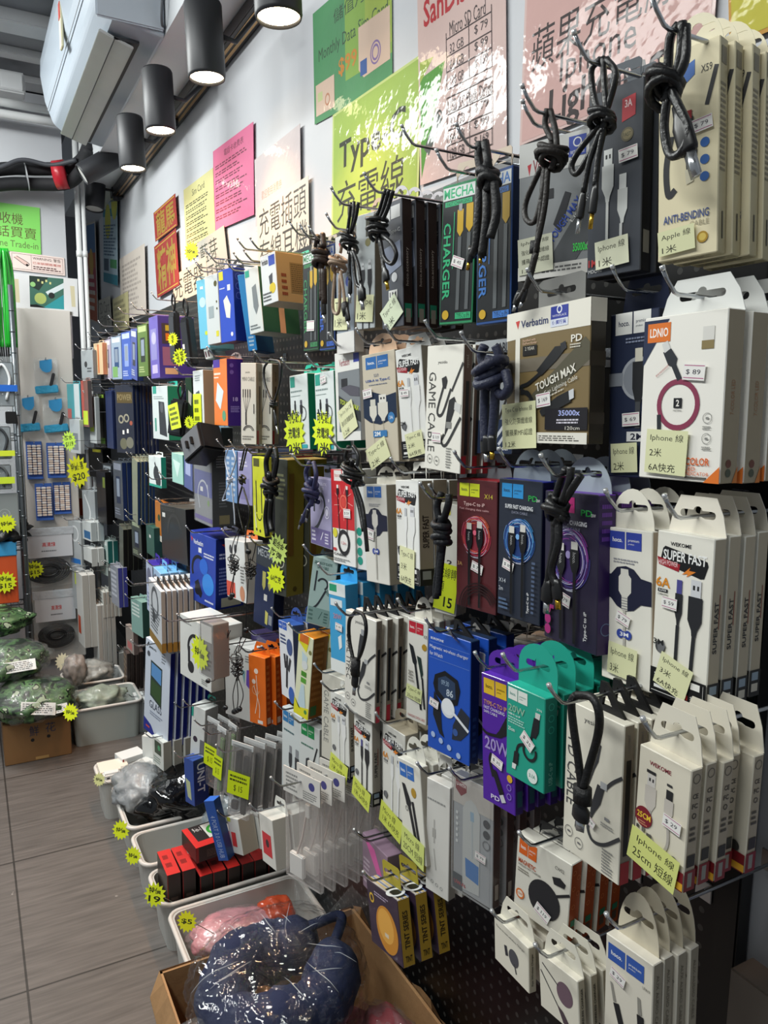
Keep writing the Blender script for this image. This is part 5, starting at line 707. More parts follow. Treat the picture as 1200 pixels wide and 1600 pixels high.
K('cable_box', 'bright yellow cable card with a black looped cable picture', 'cable box', (394, 713, 412, 714, 414, 840, 396, 834), c='#d9dd2e', s='#a8a83a', t=.02, tab=None, art=[('r', '#5a5a2c', .1, .02, .6, .12), ('arc', '#23241c', .55, .72, .22, .05, 0, 180), ('l', '#23241c', .07, [(.3, .3), (.32, .7)]), ('l', '#23241c', .07, [(.75, .35), (.77, .7)]), ('l', '#e8e8d8', .06, [(.15, .62), (.3, .95)]), ('e', '#3a3a1c', .3, .92, .06), ('e', '#3a3a1c', .6, .93, .06)])
K('cable_box', 'pale lilac-blue cable box between yellow card and sports box', 'cable box', (371, 705, 393, 706, 394, 790, 372, 786), X=.615, c='#a39ec8', s='#6a6690', t=.02, tab=None, art=[('x', '#e0dcf0', .1, .1, .7, .3, 3), ('r', '#8a84b4', .2, .5, .8, .9)])
K('cable_box', 'light blue printed cable box behind the white hanging cables', 'cable box', (352, 703, 370, 704, 370, 786, 353, 782), X=.615, c='#6f94c0', s='#44608c', t=.02, tab=None, art=[('x', '#cfdcec', .1, .1, .4, .9, 8), ('x', '#cfdcec', .55, .1, .9, .9, 8)])
K('earphone_box', 'clear fronted sports earphone box with a dark side', 'earphone box', (303, 700, 330, 706, 332, 824, 305, 812), c='#8f9094', s='#26272a', t=.07, tab=None, clear=.002, art=[('t', '#e6e6e8', 'Sports', .25, .12, .7, .18, 0, 1), ('r', '#5a5f9c', 0, .28, 1, .62), ('arc', '#c9ccd4', .5, .62, .3, .04, 180, 360), ('l', '#c9ccd4', .04, [(.2, .62), (.3, .8)]), ('l', '#c9ccd4', .04, [(.8, .62), (.75, .45)]), ('e', '#7a9a5a', .8, .7, .06), ('r', '#6a5aa0', 0, .9, 1, .96), ('r', '#eceae6', .35, .5, .5, .56)], sart=[('x', '#8f9094', .2, .05, .8, .22, 5), ('x', '#6a6c70', .3, .4, .7, .75, 9), ('r', '#8a7d50', .3, .85, .75, .97)])
# --- row 4
K('headset_box', 'blue headset box with a black headset picture and slanted top', 'headset box', (297, 828, 338, 848, 337, 956, 298, 938), c='#2a45a8', s='#1c2c78', top='#2438a0', t=.10, tab=('rect', '#c9ccd0', .02), art=[('p', '#c9403a', [(.04, .07), (.12, .10), (.08, .15)]), ('t', '#e6e8f4', 'Verbatim', .14, .10, .52, .17, 0, 1), ('r', '#e8e8ea', .34, .20, .46, .27), ('x', '#dfe3f4', .55, .24, .98, .32, 2), ('arc', '#1b1d28', .36, .52, .26, .07, 150, 330), ('p', '#1b1d28', [(.2, .72), (.34, .66), (.5, .84), (.44, .92), (.28, .86)]), ('e', '#15171e', .30, .82, .1), ('e', '#3a8ae0', .72, .68, .22), ('e', '#2f6ad0', .55, .45, .16), ('x', '#dfe3f4', .6, .9, .95, .95, 1)], sart=[('p', '#c9403a', [(.2, .08), (.4, .08), (.3, .12)]), ('x', '#c0c8ec', .12, .2, .9, .3, 2), ('x', '#7a88c8', .12, .4, .6, .8, 8), ('r', '#b8b6a4', .2, .84, .9, .97)])
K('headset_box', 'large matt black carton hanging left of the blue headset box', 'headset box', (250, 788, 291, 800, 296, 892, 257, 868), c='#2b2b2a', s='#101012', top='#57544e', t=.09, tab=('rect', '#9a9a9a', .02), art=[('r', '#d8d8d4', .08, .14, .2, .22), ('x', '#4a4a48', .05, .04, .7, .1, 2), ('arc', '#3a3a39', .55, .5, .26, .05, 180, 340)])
K('cable_box', 'orange and white boxed gadget peeking out left of the black carton', 'boxed gadget', (242, 782, 251, 786, 254, 850, 243, 840), X=.62, c='#b8702c', s='#7a4a20', t=.03, tab=None, art=[('e', '#3a4a2c', .6, .4, .2), ('r', '#d8d4c8', 0, .85, 1, 1)])
K('cable_box', 'white and orange boxed earphone with a red base in the fourth row', 'earphone box', (351, 841, 381, 832, 382, 932, 353, 925), c='#dfe0de', s='#b0aca4', bot='#e0702c', t=.05, tab=('rect', '#e0702c', .022), yr=0, art=[('r', '#d8503c', 0, .72, .45, .98), ('e', '#3c3f44', .3, .16, .07), ('e', '#3c3f44', .55, .14, .07), ('e', '#3c3f44', .3, .32, .07), ('e', '#c98a6a', .8, .86, .12), ('x', '#8a8a88', .75, .4, .95, .7, 6)])
K('cable_box', 'black and navy cable box with yellow plug pictures in the fourth row', 'cable box', (401, 850, 432, 860, 425, 985, 396, 968), c='#3a4048', s='#1a2038', t=.03, tab=('round', '#a9adb0', .02), art=[('t', '#aeb4ba', 'MECHA', .1, .03, .85, .12, 0, 1), ('r', '#242f52', 0, .24, 1, 1), ('r', '#c8c26a', .38, .3, .55, .48), ('p', '#c8c26a', [(.38, .48), (.55, .48), (.47, .54)]), ('r', '#c8c26a', .68, .28, .85, .46), ('p', '#c8c26a', [(.68, .46), (.85, .46), (.77, .52)]), ('r', '#e0ded8', .5, .58, .66, .66), ('p', '#c8c26a', [(.6, .78), (.75, .8), (.72, .96), (.6, .95)]), ('r', '#8a8f98', .78, .82, .95, .94)])
for i, (x0, x1, y0, y1, c, s, tb, d) in enumerate([(228, 239, 874, 950, '#b8c4e0', '#3a3080', '#3a2a9c', 'violet topped white watch strap boxes behind the grey magnetic boxes'), (238, 250, 884, 962, '#aac8e8', '#8ab0d8', '#7ab8e8', 'light blue topped boxes just behind the grey magnetic boxes')]):
    K('cable_box', d, 'boxed gadget', (x0, y0, x1, y0+4, x1, y1+4, x0, y1), X=.56, yr=0, wmax=.14, c=c, s=s, top=tb, t=.03, n=3, tab=('rect', tb, .03), art=[('e', '#6a6f88', .4, .3, .3), ('x', '#7a88a8', .1, .6, .9, .9, 4)])
K('phone_holder_box', 'slim grey box with brown base and a mechanical line drawing', 'boxed phone holder', (232, 902, 250, 914, 250, 1004, 231, 990), X=.50, yr=0, c='#c4c8ce', s='#a89c90', top='#d8dadc', t=0.0135, n=11, p=0.0175, tab=('wedge', '#1c1c1e', .022), art=[('r', '#8a6a2c', 0, .86, 1, 1), ('g', '#50555c', .5, .3, .25, .08), ('x', '#5a5f66', .15, .4, .9, .8, 7), ('e', '#3c4046', .4, .55, .12)], sart=[('r', '#a0742c', 0, .84, 1, 1)], jit=.4, hx=.44)
K('tempered_glass_box', 'large white and blue glass protector box with a tablet picture', 'glass protector box', (228, 995, 267, 1018, 262, 1170, 225, 1133), X=.50, c='#c9d2e0', s='#16227a', t=.018, n=6, p=.024, tab=None, art=[('p', '#1b2c8c', [(0, .86), (.3, .90), (.45, .97), (.5, 1), (0, 1)]), ('l', '#22262c', .04, [(.06, .08), (.14, .03)]), ('t', '#33383e', 'JIMING', .14, .06, .44, .09, 0, 1), ('e', '#4a4f58', .14, .15, .06), ('x', '#8a9098', .66, .04, .84, .16, 4), ('p', '#2a3a34', [(.24, .2), (.70, .22), (.70, .64), (.24, .58)]), ('p', '#5a90c8', [(.27, .22), (.67, .24), (.67, .40), (.27, .36)]), ('p', '#33502c', [(.27, .40), (.67, .42), (.67, .61), (.27, .56)]), ('t', '#3a4258', 'GLASS', .22, .63, .72, .71), ('x', '#8a93a8', .25, .74, .85, .79, 2), ('r', '#c04a4a', .1, .93, .25, .95)], jit=.5, hx=.46)
K('headset_box', 'white box with a large black over-ear headset picture', 'headset box', (281, 958, 330, 992, 330, 1083, 282, 1060), X=.52, c='#d8dad6', s='#c4c2ba', top='#e0e0dc', t=.10, tab=None, art=[('arc', '#26272b', .50, .46, .22, .06, 150, 320), ('e', '#26272b', .36, .78, .1), ('l', '#26272b', .07, [(.3, .45), (.3, .72)]), ('x', '#8a8c8a', .05, .06, .4, .12, 2), ('x', '#8a8c8a', .7, .86, .9, .95, 3)], hx=.47)
K('clear_case_pack', 'clear plastic boxed gadget with star tag before the white headset box', 'boxed gadget', (312, 968, 333, 975, 334, 1062, 314, 1050), X=.49, c='#8f8c8a', s='#a59a90', t=.045, tab=None, clear=.004, art=[('r', '#d8d6d2', .1, .05, .9, .35), ('x', '#6a6460', .2, .5, .9, .9, 5)], ex=[burst(.0, .62, 1.5, 8, ('特價',), '#e0f02a')], hx=.45)
# --- row 5
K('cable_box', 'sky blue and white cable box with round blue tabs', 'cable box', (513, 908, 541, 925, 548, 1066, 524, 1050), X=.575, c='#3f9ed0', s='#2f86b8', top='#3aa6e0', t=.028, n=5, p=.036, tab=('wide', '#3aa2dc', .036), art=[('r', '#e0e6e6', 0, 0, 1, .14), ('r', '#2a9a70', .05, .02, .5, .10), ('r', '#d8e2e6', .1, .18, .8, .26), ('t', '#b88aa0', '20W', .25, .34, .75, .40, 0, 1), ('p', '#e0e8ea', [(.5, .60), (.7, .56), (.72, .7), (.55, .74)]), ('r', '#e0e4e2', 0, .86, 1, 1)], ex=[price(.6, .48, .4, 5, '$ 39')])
K('cable_box', 'white dual type-c cable box with a vertical headline and black wedge hangers', 'cable box', (540, 952, 588, 972, 585, 1131, 538, 1105), X=.56, hk=False, c='#e0ddd4', s='#8c8072', t=0.0128, n=6, p=0.0205, tab=('wedge', '#17171a', .03), art=yesido('DUAL TYPE-C', .2), sart=[('t', '#55504a', 'yesido', .3, .08, .7, .18, 90), ('r', '#22242a', .3, .28, .7, .80), ('r', '#b81f3a', .2, .84, .8, 1)], jit=.5)
K('cable_box', 'white cable box with red squares beside the blue watch box', 'cable box', (637, 965, 672, 976, 668, 1139, 640, 1120), c='#dfddd4', s='#a8a294', t=0.0137, n=3, p=0.02, tab=('round', '#dcd8cc', .036), art=sq2('#c4283a', .08, .02, .78, .13)+[('e', '#b08a2c', .85, .24, .12), ('t', '#4a4a48', 'X35', .8, .12, .98, .15), ('p', '#1f2226', [(.1, .24), (.3, .26), (.5, .4), (.46, .46), (.3, .42)]), ('l', '#1f2226', .10, [(.42, .42), (.75, .86)]), ('p', '#223430', [(.5, .34), (.7, .35), (.82, .5), (.74, .56)]), ('l', '#1f2226', .08, [(.78, .54), (.92, .84)]), ('g', '#8a8a86', .18, .54, .05, .02)]+lines('#a8a49a', .1, .5, .4, .62, 4)+[('t', '#a8303a', 'CHARGING DATA CABLE', .1, .94, .95, .965)], ex=[note(.42, .72, .78, .5, 6, ['Type-C 線', ('25cm 短線', .95)], '#d6dca0')])
K('wireless_charger_box', 'royal blue watch charger box with a smart watch picture', 'wireless charger box', (669, 982, 735, 1003, 733, 1198, 667, 1165), X=.575, c='#1f52b8', s='#16306c', top='#1c3050', t=0.018, n=3, p=0.03, tab=('wedge', '#1c1c1e', .02), art=[('t', '#e0e6f4', 'BOROFONE', .07, .055, .38, .075, 0, 1), ('r', '#6f92d8', .05, .095, .98, .098), ('t', '#e8ecf6', 'Magnetic wireless charger', .05, .12, .95, .155), ('t', '#e8ecf6', 'for iWatch', .05, .175, .36, .205), ('r', '#6f92d8', .05, .225, .98, .228), ('p', '#1d2027', [(.16, .50), (.32, .58), (.36, .80), (.42, .86), (.30, .84), (.14, .70)]), ('p', '#2a2f3a', [(.62, .72), (.80, .55), (1, .60), (.96, .74), (.80, .82), (.6, .84)]), ('p', '#15171c', [(.18, .36), (.42, .30), (.72, .34), (.78, .42), (.72, .54), (.48, .60), (.2, .52), (.14, .44)]), ('p', '#2c3f5c', [(.26, .38), (.44, .34), (.66, .37), (.68, .50), (.46, .54), (.26, .48)]), ('t', '#9ab0c8', '09:30', .34, .38, .52, .42), ('t', '#b8c4d0', '86', .46, .44, .62, .50, 0, 1), ('e', '#d8dde2', .5, .60, .16), ('e', '#e8ebee', .5, .585, .14), ('l', '#e0e4e8', .05, [(.56, .60), (.98, .72)]), ('e', '#3a5a9c', .68, .77, .06), ('e', '#a9bce0', .15, .87, .05), ('e', '#a9bce0', .34, .895, .05), ('e', '#a9bce0', .54, .92, .05), ('e', '#a9bce0', .76, .95, .05)], sart=lines('#3a5a9c', .3, .6, .7, .95, 6), ex=[price(.18, .60, .22, 10, '$ 95')])
K('adapter_box', 'small white adapter box with thin rectangular hang tabs behind the purple box', 'adapter box', (715, 1012, 766, 1030, 764, 1110, 718, 1100), X=.60, c='#dcdcd8', s='#c9c7c0', t=.024, n=5, p=.034, tab=('rect', '#c9c5bc', .034), art=[('x', '#6a6c6e', .05, .14, .8, .22, 2), ('g', '#b8bab8', .5, .88, .16, .03), ('r', '#c8cac8', .34, .5, .4, .9), ('r', '#c8cac8', .6, .45, .66, .9), ('r', '#3a3c40', .62, .4, .7, .5)], ex=[price(.5, .36, .3, 6, '$ 39')])
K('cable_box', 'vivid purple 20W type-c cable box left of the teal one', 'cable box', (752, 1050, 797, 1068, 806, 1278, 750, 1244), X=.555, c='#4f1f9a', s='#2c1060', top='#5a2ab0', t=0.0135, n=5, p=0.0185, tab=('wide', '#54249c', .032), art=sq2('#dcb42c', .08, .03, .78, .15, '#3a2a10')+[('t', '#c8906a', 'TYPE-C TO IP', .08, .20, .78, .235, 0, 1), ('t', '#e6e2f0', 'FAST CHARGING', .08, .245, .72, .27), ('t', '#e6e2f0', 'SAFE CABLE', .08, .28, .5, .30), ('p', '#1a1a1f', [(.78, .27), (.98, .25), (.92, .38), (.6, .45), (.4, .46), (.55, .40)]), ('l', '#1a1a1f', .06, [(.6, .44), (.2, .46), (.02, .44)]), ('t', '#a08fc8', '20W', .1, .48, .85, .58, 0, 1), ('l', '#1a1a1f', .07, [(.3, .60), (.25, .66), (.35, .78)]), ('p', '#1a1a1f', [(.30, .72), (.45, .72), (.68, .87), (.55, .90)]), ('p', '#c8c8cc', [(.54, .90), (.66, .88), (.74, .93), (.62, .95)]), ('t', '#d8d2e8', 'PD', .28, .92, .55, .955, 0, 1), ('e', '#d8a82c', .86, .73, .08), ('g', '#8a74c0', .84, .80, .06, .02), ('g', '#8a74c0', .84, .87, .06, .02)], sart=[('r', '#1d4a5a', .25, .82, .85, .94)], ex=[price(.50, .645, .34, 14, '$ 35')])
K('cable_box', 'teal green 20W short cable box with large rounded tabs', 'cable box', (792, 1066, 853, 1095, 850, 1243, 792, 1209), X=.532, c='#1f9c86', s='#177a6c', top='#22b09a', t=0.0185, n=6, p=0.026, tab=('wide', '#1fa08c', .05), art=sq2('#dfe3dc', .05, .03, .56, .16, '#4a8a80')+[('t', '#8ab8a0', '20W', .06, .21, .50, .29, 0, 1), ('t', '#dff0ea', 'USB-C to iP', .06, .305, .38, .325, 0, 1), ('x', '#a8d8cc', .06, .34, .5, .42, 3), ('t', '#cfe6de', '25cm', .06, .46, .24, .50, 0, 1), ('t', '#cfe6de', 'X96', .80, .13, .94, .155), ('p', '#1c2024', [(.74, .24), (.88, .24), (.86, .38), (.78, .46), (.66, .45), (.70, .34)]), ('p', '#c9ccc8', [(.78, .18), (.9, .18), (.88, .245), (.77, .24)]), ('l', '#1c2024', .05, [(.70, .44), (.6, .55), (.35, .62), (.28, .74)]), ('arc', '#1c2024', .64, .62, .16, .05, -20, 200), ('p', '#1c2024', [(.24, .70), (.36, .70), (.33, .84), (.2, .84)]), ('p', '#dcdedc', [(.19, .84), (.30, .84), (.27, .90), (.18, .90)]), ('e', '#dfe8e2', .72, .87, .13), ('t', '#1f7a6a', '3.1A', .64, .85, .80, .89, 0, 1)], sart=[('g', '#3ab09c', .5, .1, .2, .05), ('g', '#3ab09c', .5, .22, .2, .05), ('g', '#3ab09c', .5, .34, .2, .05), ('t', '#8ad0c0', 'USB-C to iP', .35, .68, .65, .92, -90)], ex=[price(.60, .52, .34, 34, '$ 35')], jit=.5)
K('cable_box', 'white PD cable box with vertical headline and a strap cable hanging in front', 'cable box', (886, 1092, 978, 1132, 965, 1383, 879, 1320), X=.545, hk=False, c='#e0dbcc', s='#8a8070', t=0.014, n=6, p=0.018, tab=('wedge', '#141416', .03), art=yesido(), sart=YS, ex=[price(.51, .70, .18, 26, '$ 69')], jit=.5)
m25 = [('t', '#8a3a44', 'WEKOME', .22, .09, .64, .125, 0, 1)]+usba(.28, .20, .22, .34, '#c4bdb4', '#cfcac4')+[('r', '#2a2a2c', .18, .17, .36, .195), ('r', '#3a3a3c', .58, .20, .68, .22)]+usba(.64, .25, .17, .26, '#c4bdb4', '#2a2a2c', False)+[('l', '#b8b2aa', .05, [(.28, .50), (.29, .55)]), ('l', '#b0aaa2', .05, [(.64, .50), (.67, .68), (.58, .78), (.42, .76), (.32, .70)]), ('e', '#7a1f2c', .18, .585, .17), ('t', '#e8c83a', '25CM', .05, .55, .32, .60, 0, 1), ('x', '#c98a6a', .08, .62, .28, .66, 2), ('r', '#4a4844', .05, .67, .1, .70), ('r', '#6a6864', .16, .67, .22, .71), ('r', '#5a5854', .26, .70, .36, .73), ('e', '#3a3834', .8, .80, .09), ('r', '#7a1820', 0, .90, 1, 1), ('p', '#7a1820', [(.7, .84), (1, .84), (1, .92), (.7, .92)]), ('r', '#e0a82c', .6, .93, 1, .99)]
K('cable_box', 'white 25 cm Iphone cable box with red base and a large yellow note', 'cable box', (1000, 1162, 1088, 1200, 1064, 1390, 991, 1338), X=.532, c='#ddd6c4', s='#a89c88', t=0.014, n=5, p=0.0185, tab=('trap', '#ded8c8', .042), art=m25, sart=[('g', '#5a554c', .5, .08, .3, .05), ('t', '#3a3630', 'CE', .25, .2, .75, .24, 0, 1), ('t', '#3a3630', 'FC', .25, .28, .75, .32, 0, 1), ('g', '#4a453c', .5, .38, .16, .07), ('x', '#4a453c', .2, .46, .8, .6, 3), ('r', '#2c2a26', .15, .70, .85, .80), ('r', '#7a1820', 0, .83, 1, 1), ('r', '#8a8a84', .3, .85, .7, .97)], ex=[price(.74, .50, .34, 6, '$ 29'), ('note_card', .44, .87, .96, .58, 8, [('r', '#d6dc84', 0, 0, 1, 1), ('t', '#2c2e1e', 'Iphone 線', .14, .14, .92, .42), ('t', '#2c2e1e', '25cm 短線', .1, .52, .94, .84)])], jit=1.2)
# --- row 6 and lower
K('earphone_box', 'bright orange earphone box with white earbud drawing', 'earphone box', (388, 1022, 418, 1033, 420, 1142, 398, 1128), X=.575, c='#e8701f', s='#a84814', top='#f0802c', t=0.0186, n=3, p=0.026, tab=('trap', '#e87420', .03), art=[('arc', '#f0b888', .4, .5, .2, .03, 0, 260), ('e', '#f4e0d0', .45, .22, .12), ('e', '#f4e0d0', .3, .38, .11), ('l', '#f4d8c0', .04, [(.45, .28), (.5, .6), (.35, .85)]), ('l', '#f4d8c0', .04, [(.3, .44), (.6, .7), (.6, .9)]), ('r', '#e8e4e0', .5, .93, .8, .98)], sart=[('x', '#c9733a', .2, .1, .8, .8, 8), ('r', '#d8c8b8', .2, .88, .8, .97)])
K('cable_box', 'white and blue three-head cable box with blue round tab', 'cable box', (435, 968, 457, 978, 462, 1100, 441, 1085), X=.59, c='#d8dade', s='#33486a', top='#2f5aa8', t=.028, n=2, p=.034, tab=('round', '#2a4a90', .03), art=sq2('#2a5ab8', .0, .0, .6, .10)+[('x', '#3a4a78', .1, .16, .6, .3, 3), ('e', '#3a4f80', .75, .3, .2), ('l', '#2c2e34', .12, [(.35, .42), (.4, .6)]), ('l', '#2c2e34', .12, [(.55, .42), (.5, .6)]), ('l', '#2c2e34', .12, [(.78, .45), (.6, .62)]), ('l', '#2c2e34', .12, [(.5, .60), (.42, .86)]), ('e', '#2f5aa8', .75, .92, .2)])
K('cable_box', 'yellow and white cable box with a green screw-like picture and brown side', 'cable box', (467, 987, 492, 1000, 482, 1128, 462, 1112), X=.575, c='#dfe0c0', s='#8a5420', top='#d88a2c', t=.04, n=2, p=.044, tab=None, art=[('p', '#e0d82c', [(0, 0), (.8, 0), (.6, .2), (0, .1)]), ('r', '#d8702c', .1, .0, .7, .10), ('e', '#7a7a4a', .85, .18, .1), ('p', '#c0d4dc', [(.3, .2), (.7, .25), (.65, .4), (.4, .4)]), ('r', '#4a8a2c', .35, .44, .7, .50), ('r', '#5aa03a', .35, .52, .7, .58), ('e', '#d8dcdc', .55, .36, .2), ('p', '#c0d4dc', [(.4, .6), (.6, .6), (.8, .9), (.2, .9)]), ('p', '#e0d82c', [(0, .8), (.3, .9), (1, .86), (1, 1), (0, 1)]), ('e', '#4a8a4a', .8, .92, .1)], sart=[('x', '#a87038', .1, .05, .9, .8, 10), ('r', '#3a6a3c', .1, .84, .5, .96)])
K('cable_box', 'white boxed earphone with a purple mark behind the tangled black earphones', 'earphone box', (351, 1003, 392, 1018, 396, 1132, 352, 1116), X=.60, c='#d4d5d2', s='#b09c8c', t=.06, n=1, tab=None, art=[('r', '#d8502c', .0, .0, .12, .14), ('p', '#6a4ab0', [(.80, .3), (.96, .28), (.9, .55), (.78, .5)]), ('p', '#7aa8b0', [(.6, .3), (.75, .32), (.72, .5)]), ('x', '#8a8c8a', .75, .1, .95, .2, 3)])
K('cable_box', 'white and grey cable box with blue squares low on the wall', 'cable box', (441, 1103, 472, 1118, 470, 1250, 440, 1225), X=.59, c='#ccd2d2', s='#a8acaa', t=.02, tab=('rect', None, .02), art=sq2('#2f78b0', .05, .03, .6, .16)+[('x', '#4a6a70', .1, .24, .75, .28, 1)]+usba(.45, .42, .16, .3, '#3c3e42', '#8a8c90', False)+usba(.78, .42, .2, .34, '#3c3e42', '#8a8c90', False))
K('cable_box', 'white cable box with green squares right of the blue-squared one', 'cable box', (468, 1125, 500, 1142, 498, 1262, 468, 1244), X=.585, c='#d2d6d4', s='#a8acaa', t=.02, tab=('rect', None, .02), art=sq2('#1f8a4c', .1, .0, .75, .16)+[('x', '#4a7a68', .1, .26, .85, .30, 1), ('l', '#2c2e32', .06, [(.9, .25), (.6, .6)]), ('p', '#3c3e42', [(.35, .45), (.5, .42), (.55, .6), (.3, .7)])])
K('cable_box', 'cream game cable box low on the wall with curved cable picture', 'cable box', (503, 1048, 540, 1062, 538, 1200, 502, 1180), X=.60, c='#cfccc0', s='#a39c8c', t=.024, tab=None, art=[('t', '#8a8a86', 'GAME CABLE', .1, .2, .3, .8, 90), ('l', '#2c2c2e', .07, [(.7, .3), (.5, .5), (.65, .7), (.5, .85), (.8, .95)])])
nm_ = lambda: ('note_card', .42, .93, 1.0, .62, 12, [('r', '#cfd95a', 0, 0, 1, 1), ('t', '#33361c', 'Micro 線', .12, .15, .7, .45), ('t', '#33361c', '1米 6A快充', .15, .52, .9, .82)])
K('cable_box', 'white super fast micro cable box with light plugs, leftmost with a lime note', 'cable box', (516, 1078, 541, 1090, 548, 1222, 518, 1198), X=.585, c='#dcdcd6', s='#b3ad9e', t=0.016, n=3, p=0.022, tab=('rect', '#dcdcd6', .02), art=superfast(False, ''), sart=SFS, ex=[nm_()])
K('cable_box', 'white super fast micro cable box with black plugs and a lime note', 'cable box', (553, 1112, 578, 1128, 582, 1262, 552, 1238), X=.575, c='#e2e1da', s='#a39c90', t=0.0173, n=3, p=0.0223, tab=None, art=superfast(True, ''), sart=SFS, ex=[nm_()])
K('cable_box', 'white super fast micro cable box with light plugs behind the connector box', 'cable box', (598, 1128, 632, 1148, 632, 1310, 597, 1280), X=.59, c='#d9d8d0', s='#a8a294', top='#b8ae98', t=.026, n=2, p=.03, tab=('wide', '#b8ae98', .026), art=superfast(False, ''), sart=SFS, ex=[nm_()])
K('cable_box', 'white micro short cable box with blue squares and long dark connectors', 'cable box', (621, 1182, 657, 1198, 667, 1357, 633, 1328), X=.57, c='#dedcd2', s='#b3ada0', t=0.015, n=3, p=0.022, tab=('round', '#d8d6cc', .036), art=sq2('#2f6ab8', .08, .04, .72, .18)+[('e', '#b08a2c', .66, .30, .11), ('p', '#1f2226', [(.14, .25), (.28, .25), (.52, .42), (.44, .5), (.3, .46)]), ('l', '#1f2226', .12, [(.42, .46), (.66, .86)]), ('l', '#1f2226', .10, [(.58, .40), (.78, .84)]), ('arc', '#1f2226', .62, .84, .14, .04, 90, 270), ('g', '#8a8a86', .3, .5, .05, .02)], ex=[('note_card', .48, .88, 1.0, .62, 10, [('r', '#cdd87a', 0, 0, 1, 1), ('t', '#2c2e1e', 'Micro 線', .14, .14, .8, .42), ('t', '#2c2e1e', '25CM 短線', .1, .52, .94, .84)])])
K('adapter_box', 'plain white slim adapter box between the micro cable box and the clear-window box', 'adapter box', (667, 1214, 708, 1234, 702, 1413, 671, 1388), X=.575, c='#dcdad4', s='#b8b0a4', t=0.016, n=4, p=0.024, tab=('rect', '#e0ded6', .036), art=[('x', '#9a9a98', .05, .16, .95, .19, 1), ('l', '#bcbab4', .05, [(.35, .34), (.36, .55)]), ('r', '#b0aea8', .28, .42, .42, .5), ('l', '#c0beb8', .04, [(.35, .6), (.45, .78)]), ('g', '#9a9a98', .3, .90, .05, .015), ('g', '#9a9a98', .5, .91, .05, .015), ('g', '#9a9a98', .7, .92, .05, .015)])
K('adapter_box', 'grey adapter box with a clear arched window and a blue connector', 'adapter box', (709, 1207, 771, 1236, 769, 1423, 707, 1382), X=.565, c='#9a9da0', s='#4a3530', top='#56544f', t=0.0152, n=4, p=0.0224, tab=('rect', '#1c1c1e', .016), clear=.004, art=[('r', '#b9b3ac', 0, 0, 1, .24), ('p', '#7a2028', [(.06, .04), (.34, .06), (.34, .12), (.2, .17), (.06, .12)]), ('t', '#e0d8d4', 'U-WITH', .08, .06, .32, .09, 0, 1), ('p', '#b8bab8', [(.25, .97), (.25, .26), (.34, .19), (.46, .16), (.58, .19), (.68, .26), (.68, .95)]), ('l', '#8aa4b8', .09, [(.48, .26), (.49, .34)]), ('l', '#a8b0b4', .03, [(.49, .34), (.50, .66)]), ('p', '#3a72b0', [(.32, .68), (.66, .70), (.66, .86), (.34, .84)]), ('e', '#33353a', .84, .30, .08), ('e', '#33353a', .84, .39, .08), ('g', '#6a6c70', .84, .48, .08, .02), ('r', '#3a4248', 0, .86, .25, 1), ('t', '#a83a40', 'UW-F6', .04, .92, .34, .955, 0, 1)]+lines('#d8dad8', .08, .3, .14, .6, 6), sart=[('r', '#c9c4ba', .3, .80, .75, .93)], ex=[price(.72, .60, .26, 4, '$ 79')])
K('wireless_charger_box', 'white magnetic fast charger box with a black disc picture and orange side', 'wireless charger box', (809, 1300, 895, 1361, 886, 1478, 804, 1424), X=.565, c='#dcd8cc', s='#a84a1c', top='#e4e0d4', t=0.0195, n=4, p=0.0218, tab=('rect', '#17171a', .02), art=sq2('#d8621f', .05, .05, .38, .24)+[('t', '#b8542c', 'MAGNETIC', .05, .30, .38, .36, 0, 1), ('t', '#55504a', 'WIRELESS FAST CHARGER', .05, .37, .48, .395), ('x', '#8a857a', .05, .42, .3, .48, 2), ('e', '#26262a', .56, .64, .29), ('l', '#26262a', .04, [(.72, .52), (1, .38)]), ('p', '#26262a', [(.68, .28), (.82, .24), (.92, .28), (.90, .34), (.72, .36)]), ('t', '#4a4a48', 'CW52', .72, .12, .88, .16), ('e', '#d8702c', .12, .76, .08), ('e', '#e6dccc', .12, .76, .055), ('t', '#c0602c', '15W', .07, .745, .17, .775, 0, 1)], sart=[('g', '#cf7a48', .3, .12, .14, .04), ('g', '#cf7a48', .7, .2, .14, .04), ('g', '#cf7a48', .3, .32, .14, .04), ('g', '#cf7a48', .7, .40, .14, .04), ('g', '#cf7a48', .35, .55, .14, .04), ('r', '#2a7a5a', .2, .72, .75, .80), ('r', '#5a4a3a', .25, .82, .7, .93)], ex=[price(.56, .80, .28, 22, '$ 119')])
tint = [('e', '#c8862c', .58, .60, .34), ('e', '#e0a548', .55, .55, .25), ('r', '#d8c8b0', .5, .66, .62, .72), ('x', '#b8a8c0', .25, .10, .7, .18, 2), ('g', '#d8b03a', .15, .25, .06, .03)]
K('camera_lens_box', 'dark purple and mustard tint series box with an orange disc picture', 'camera filter box', (572, 1372, 625, 1424, 638, 1532, 590, 1478), X=.56, c='#3a2a3c', s='#a8862c', top='#c0b8b0', t=0.0224, n=3, p=0.0331, tab=('rect', '#a89a2c', .035), yr=0, art=tint, sart=[('t', '#2a2010', 'TINT SERIES', .3, .18, .72, .74, -90, 1), ('t', '#2a2010', 'TINT', .25, .84, .8, .93, 0, 1)], tart=[('r', '#5a6a90', 0, 0, 1, .1), ('r', '#d8b86a', 0, .2, 1, .3), ('r', '#6a7aa0', 0, .45, 1, .55), ('r', '#d8b86a', 0, .65, 1, .75), ('r', '#14161a', .55, .1, .95, .8), ('g', '#d8dadc', .75, .45, .12, .05)], jit=.5)
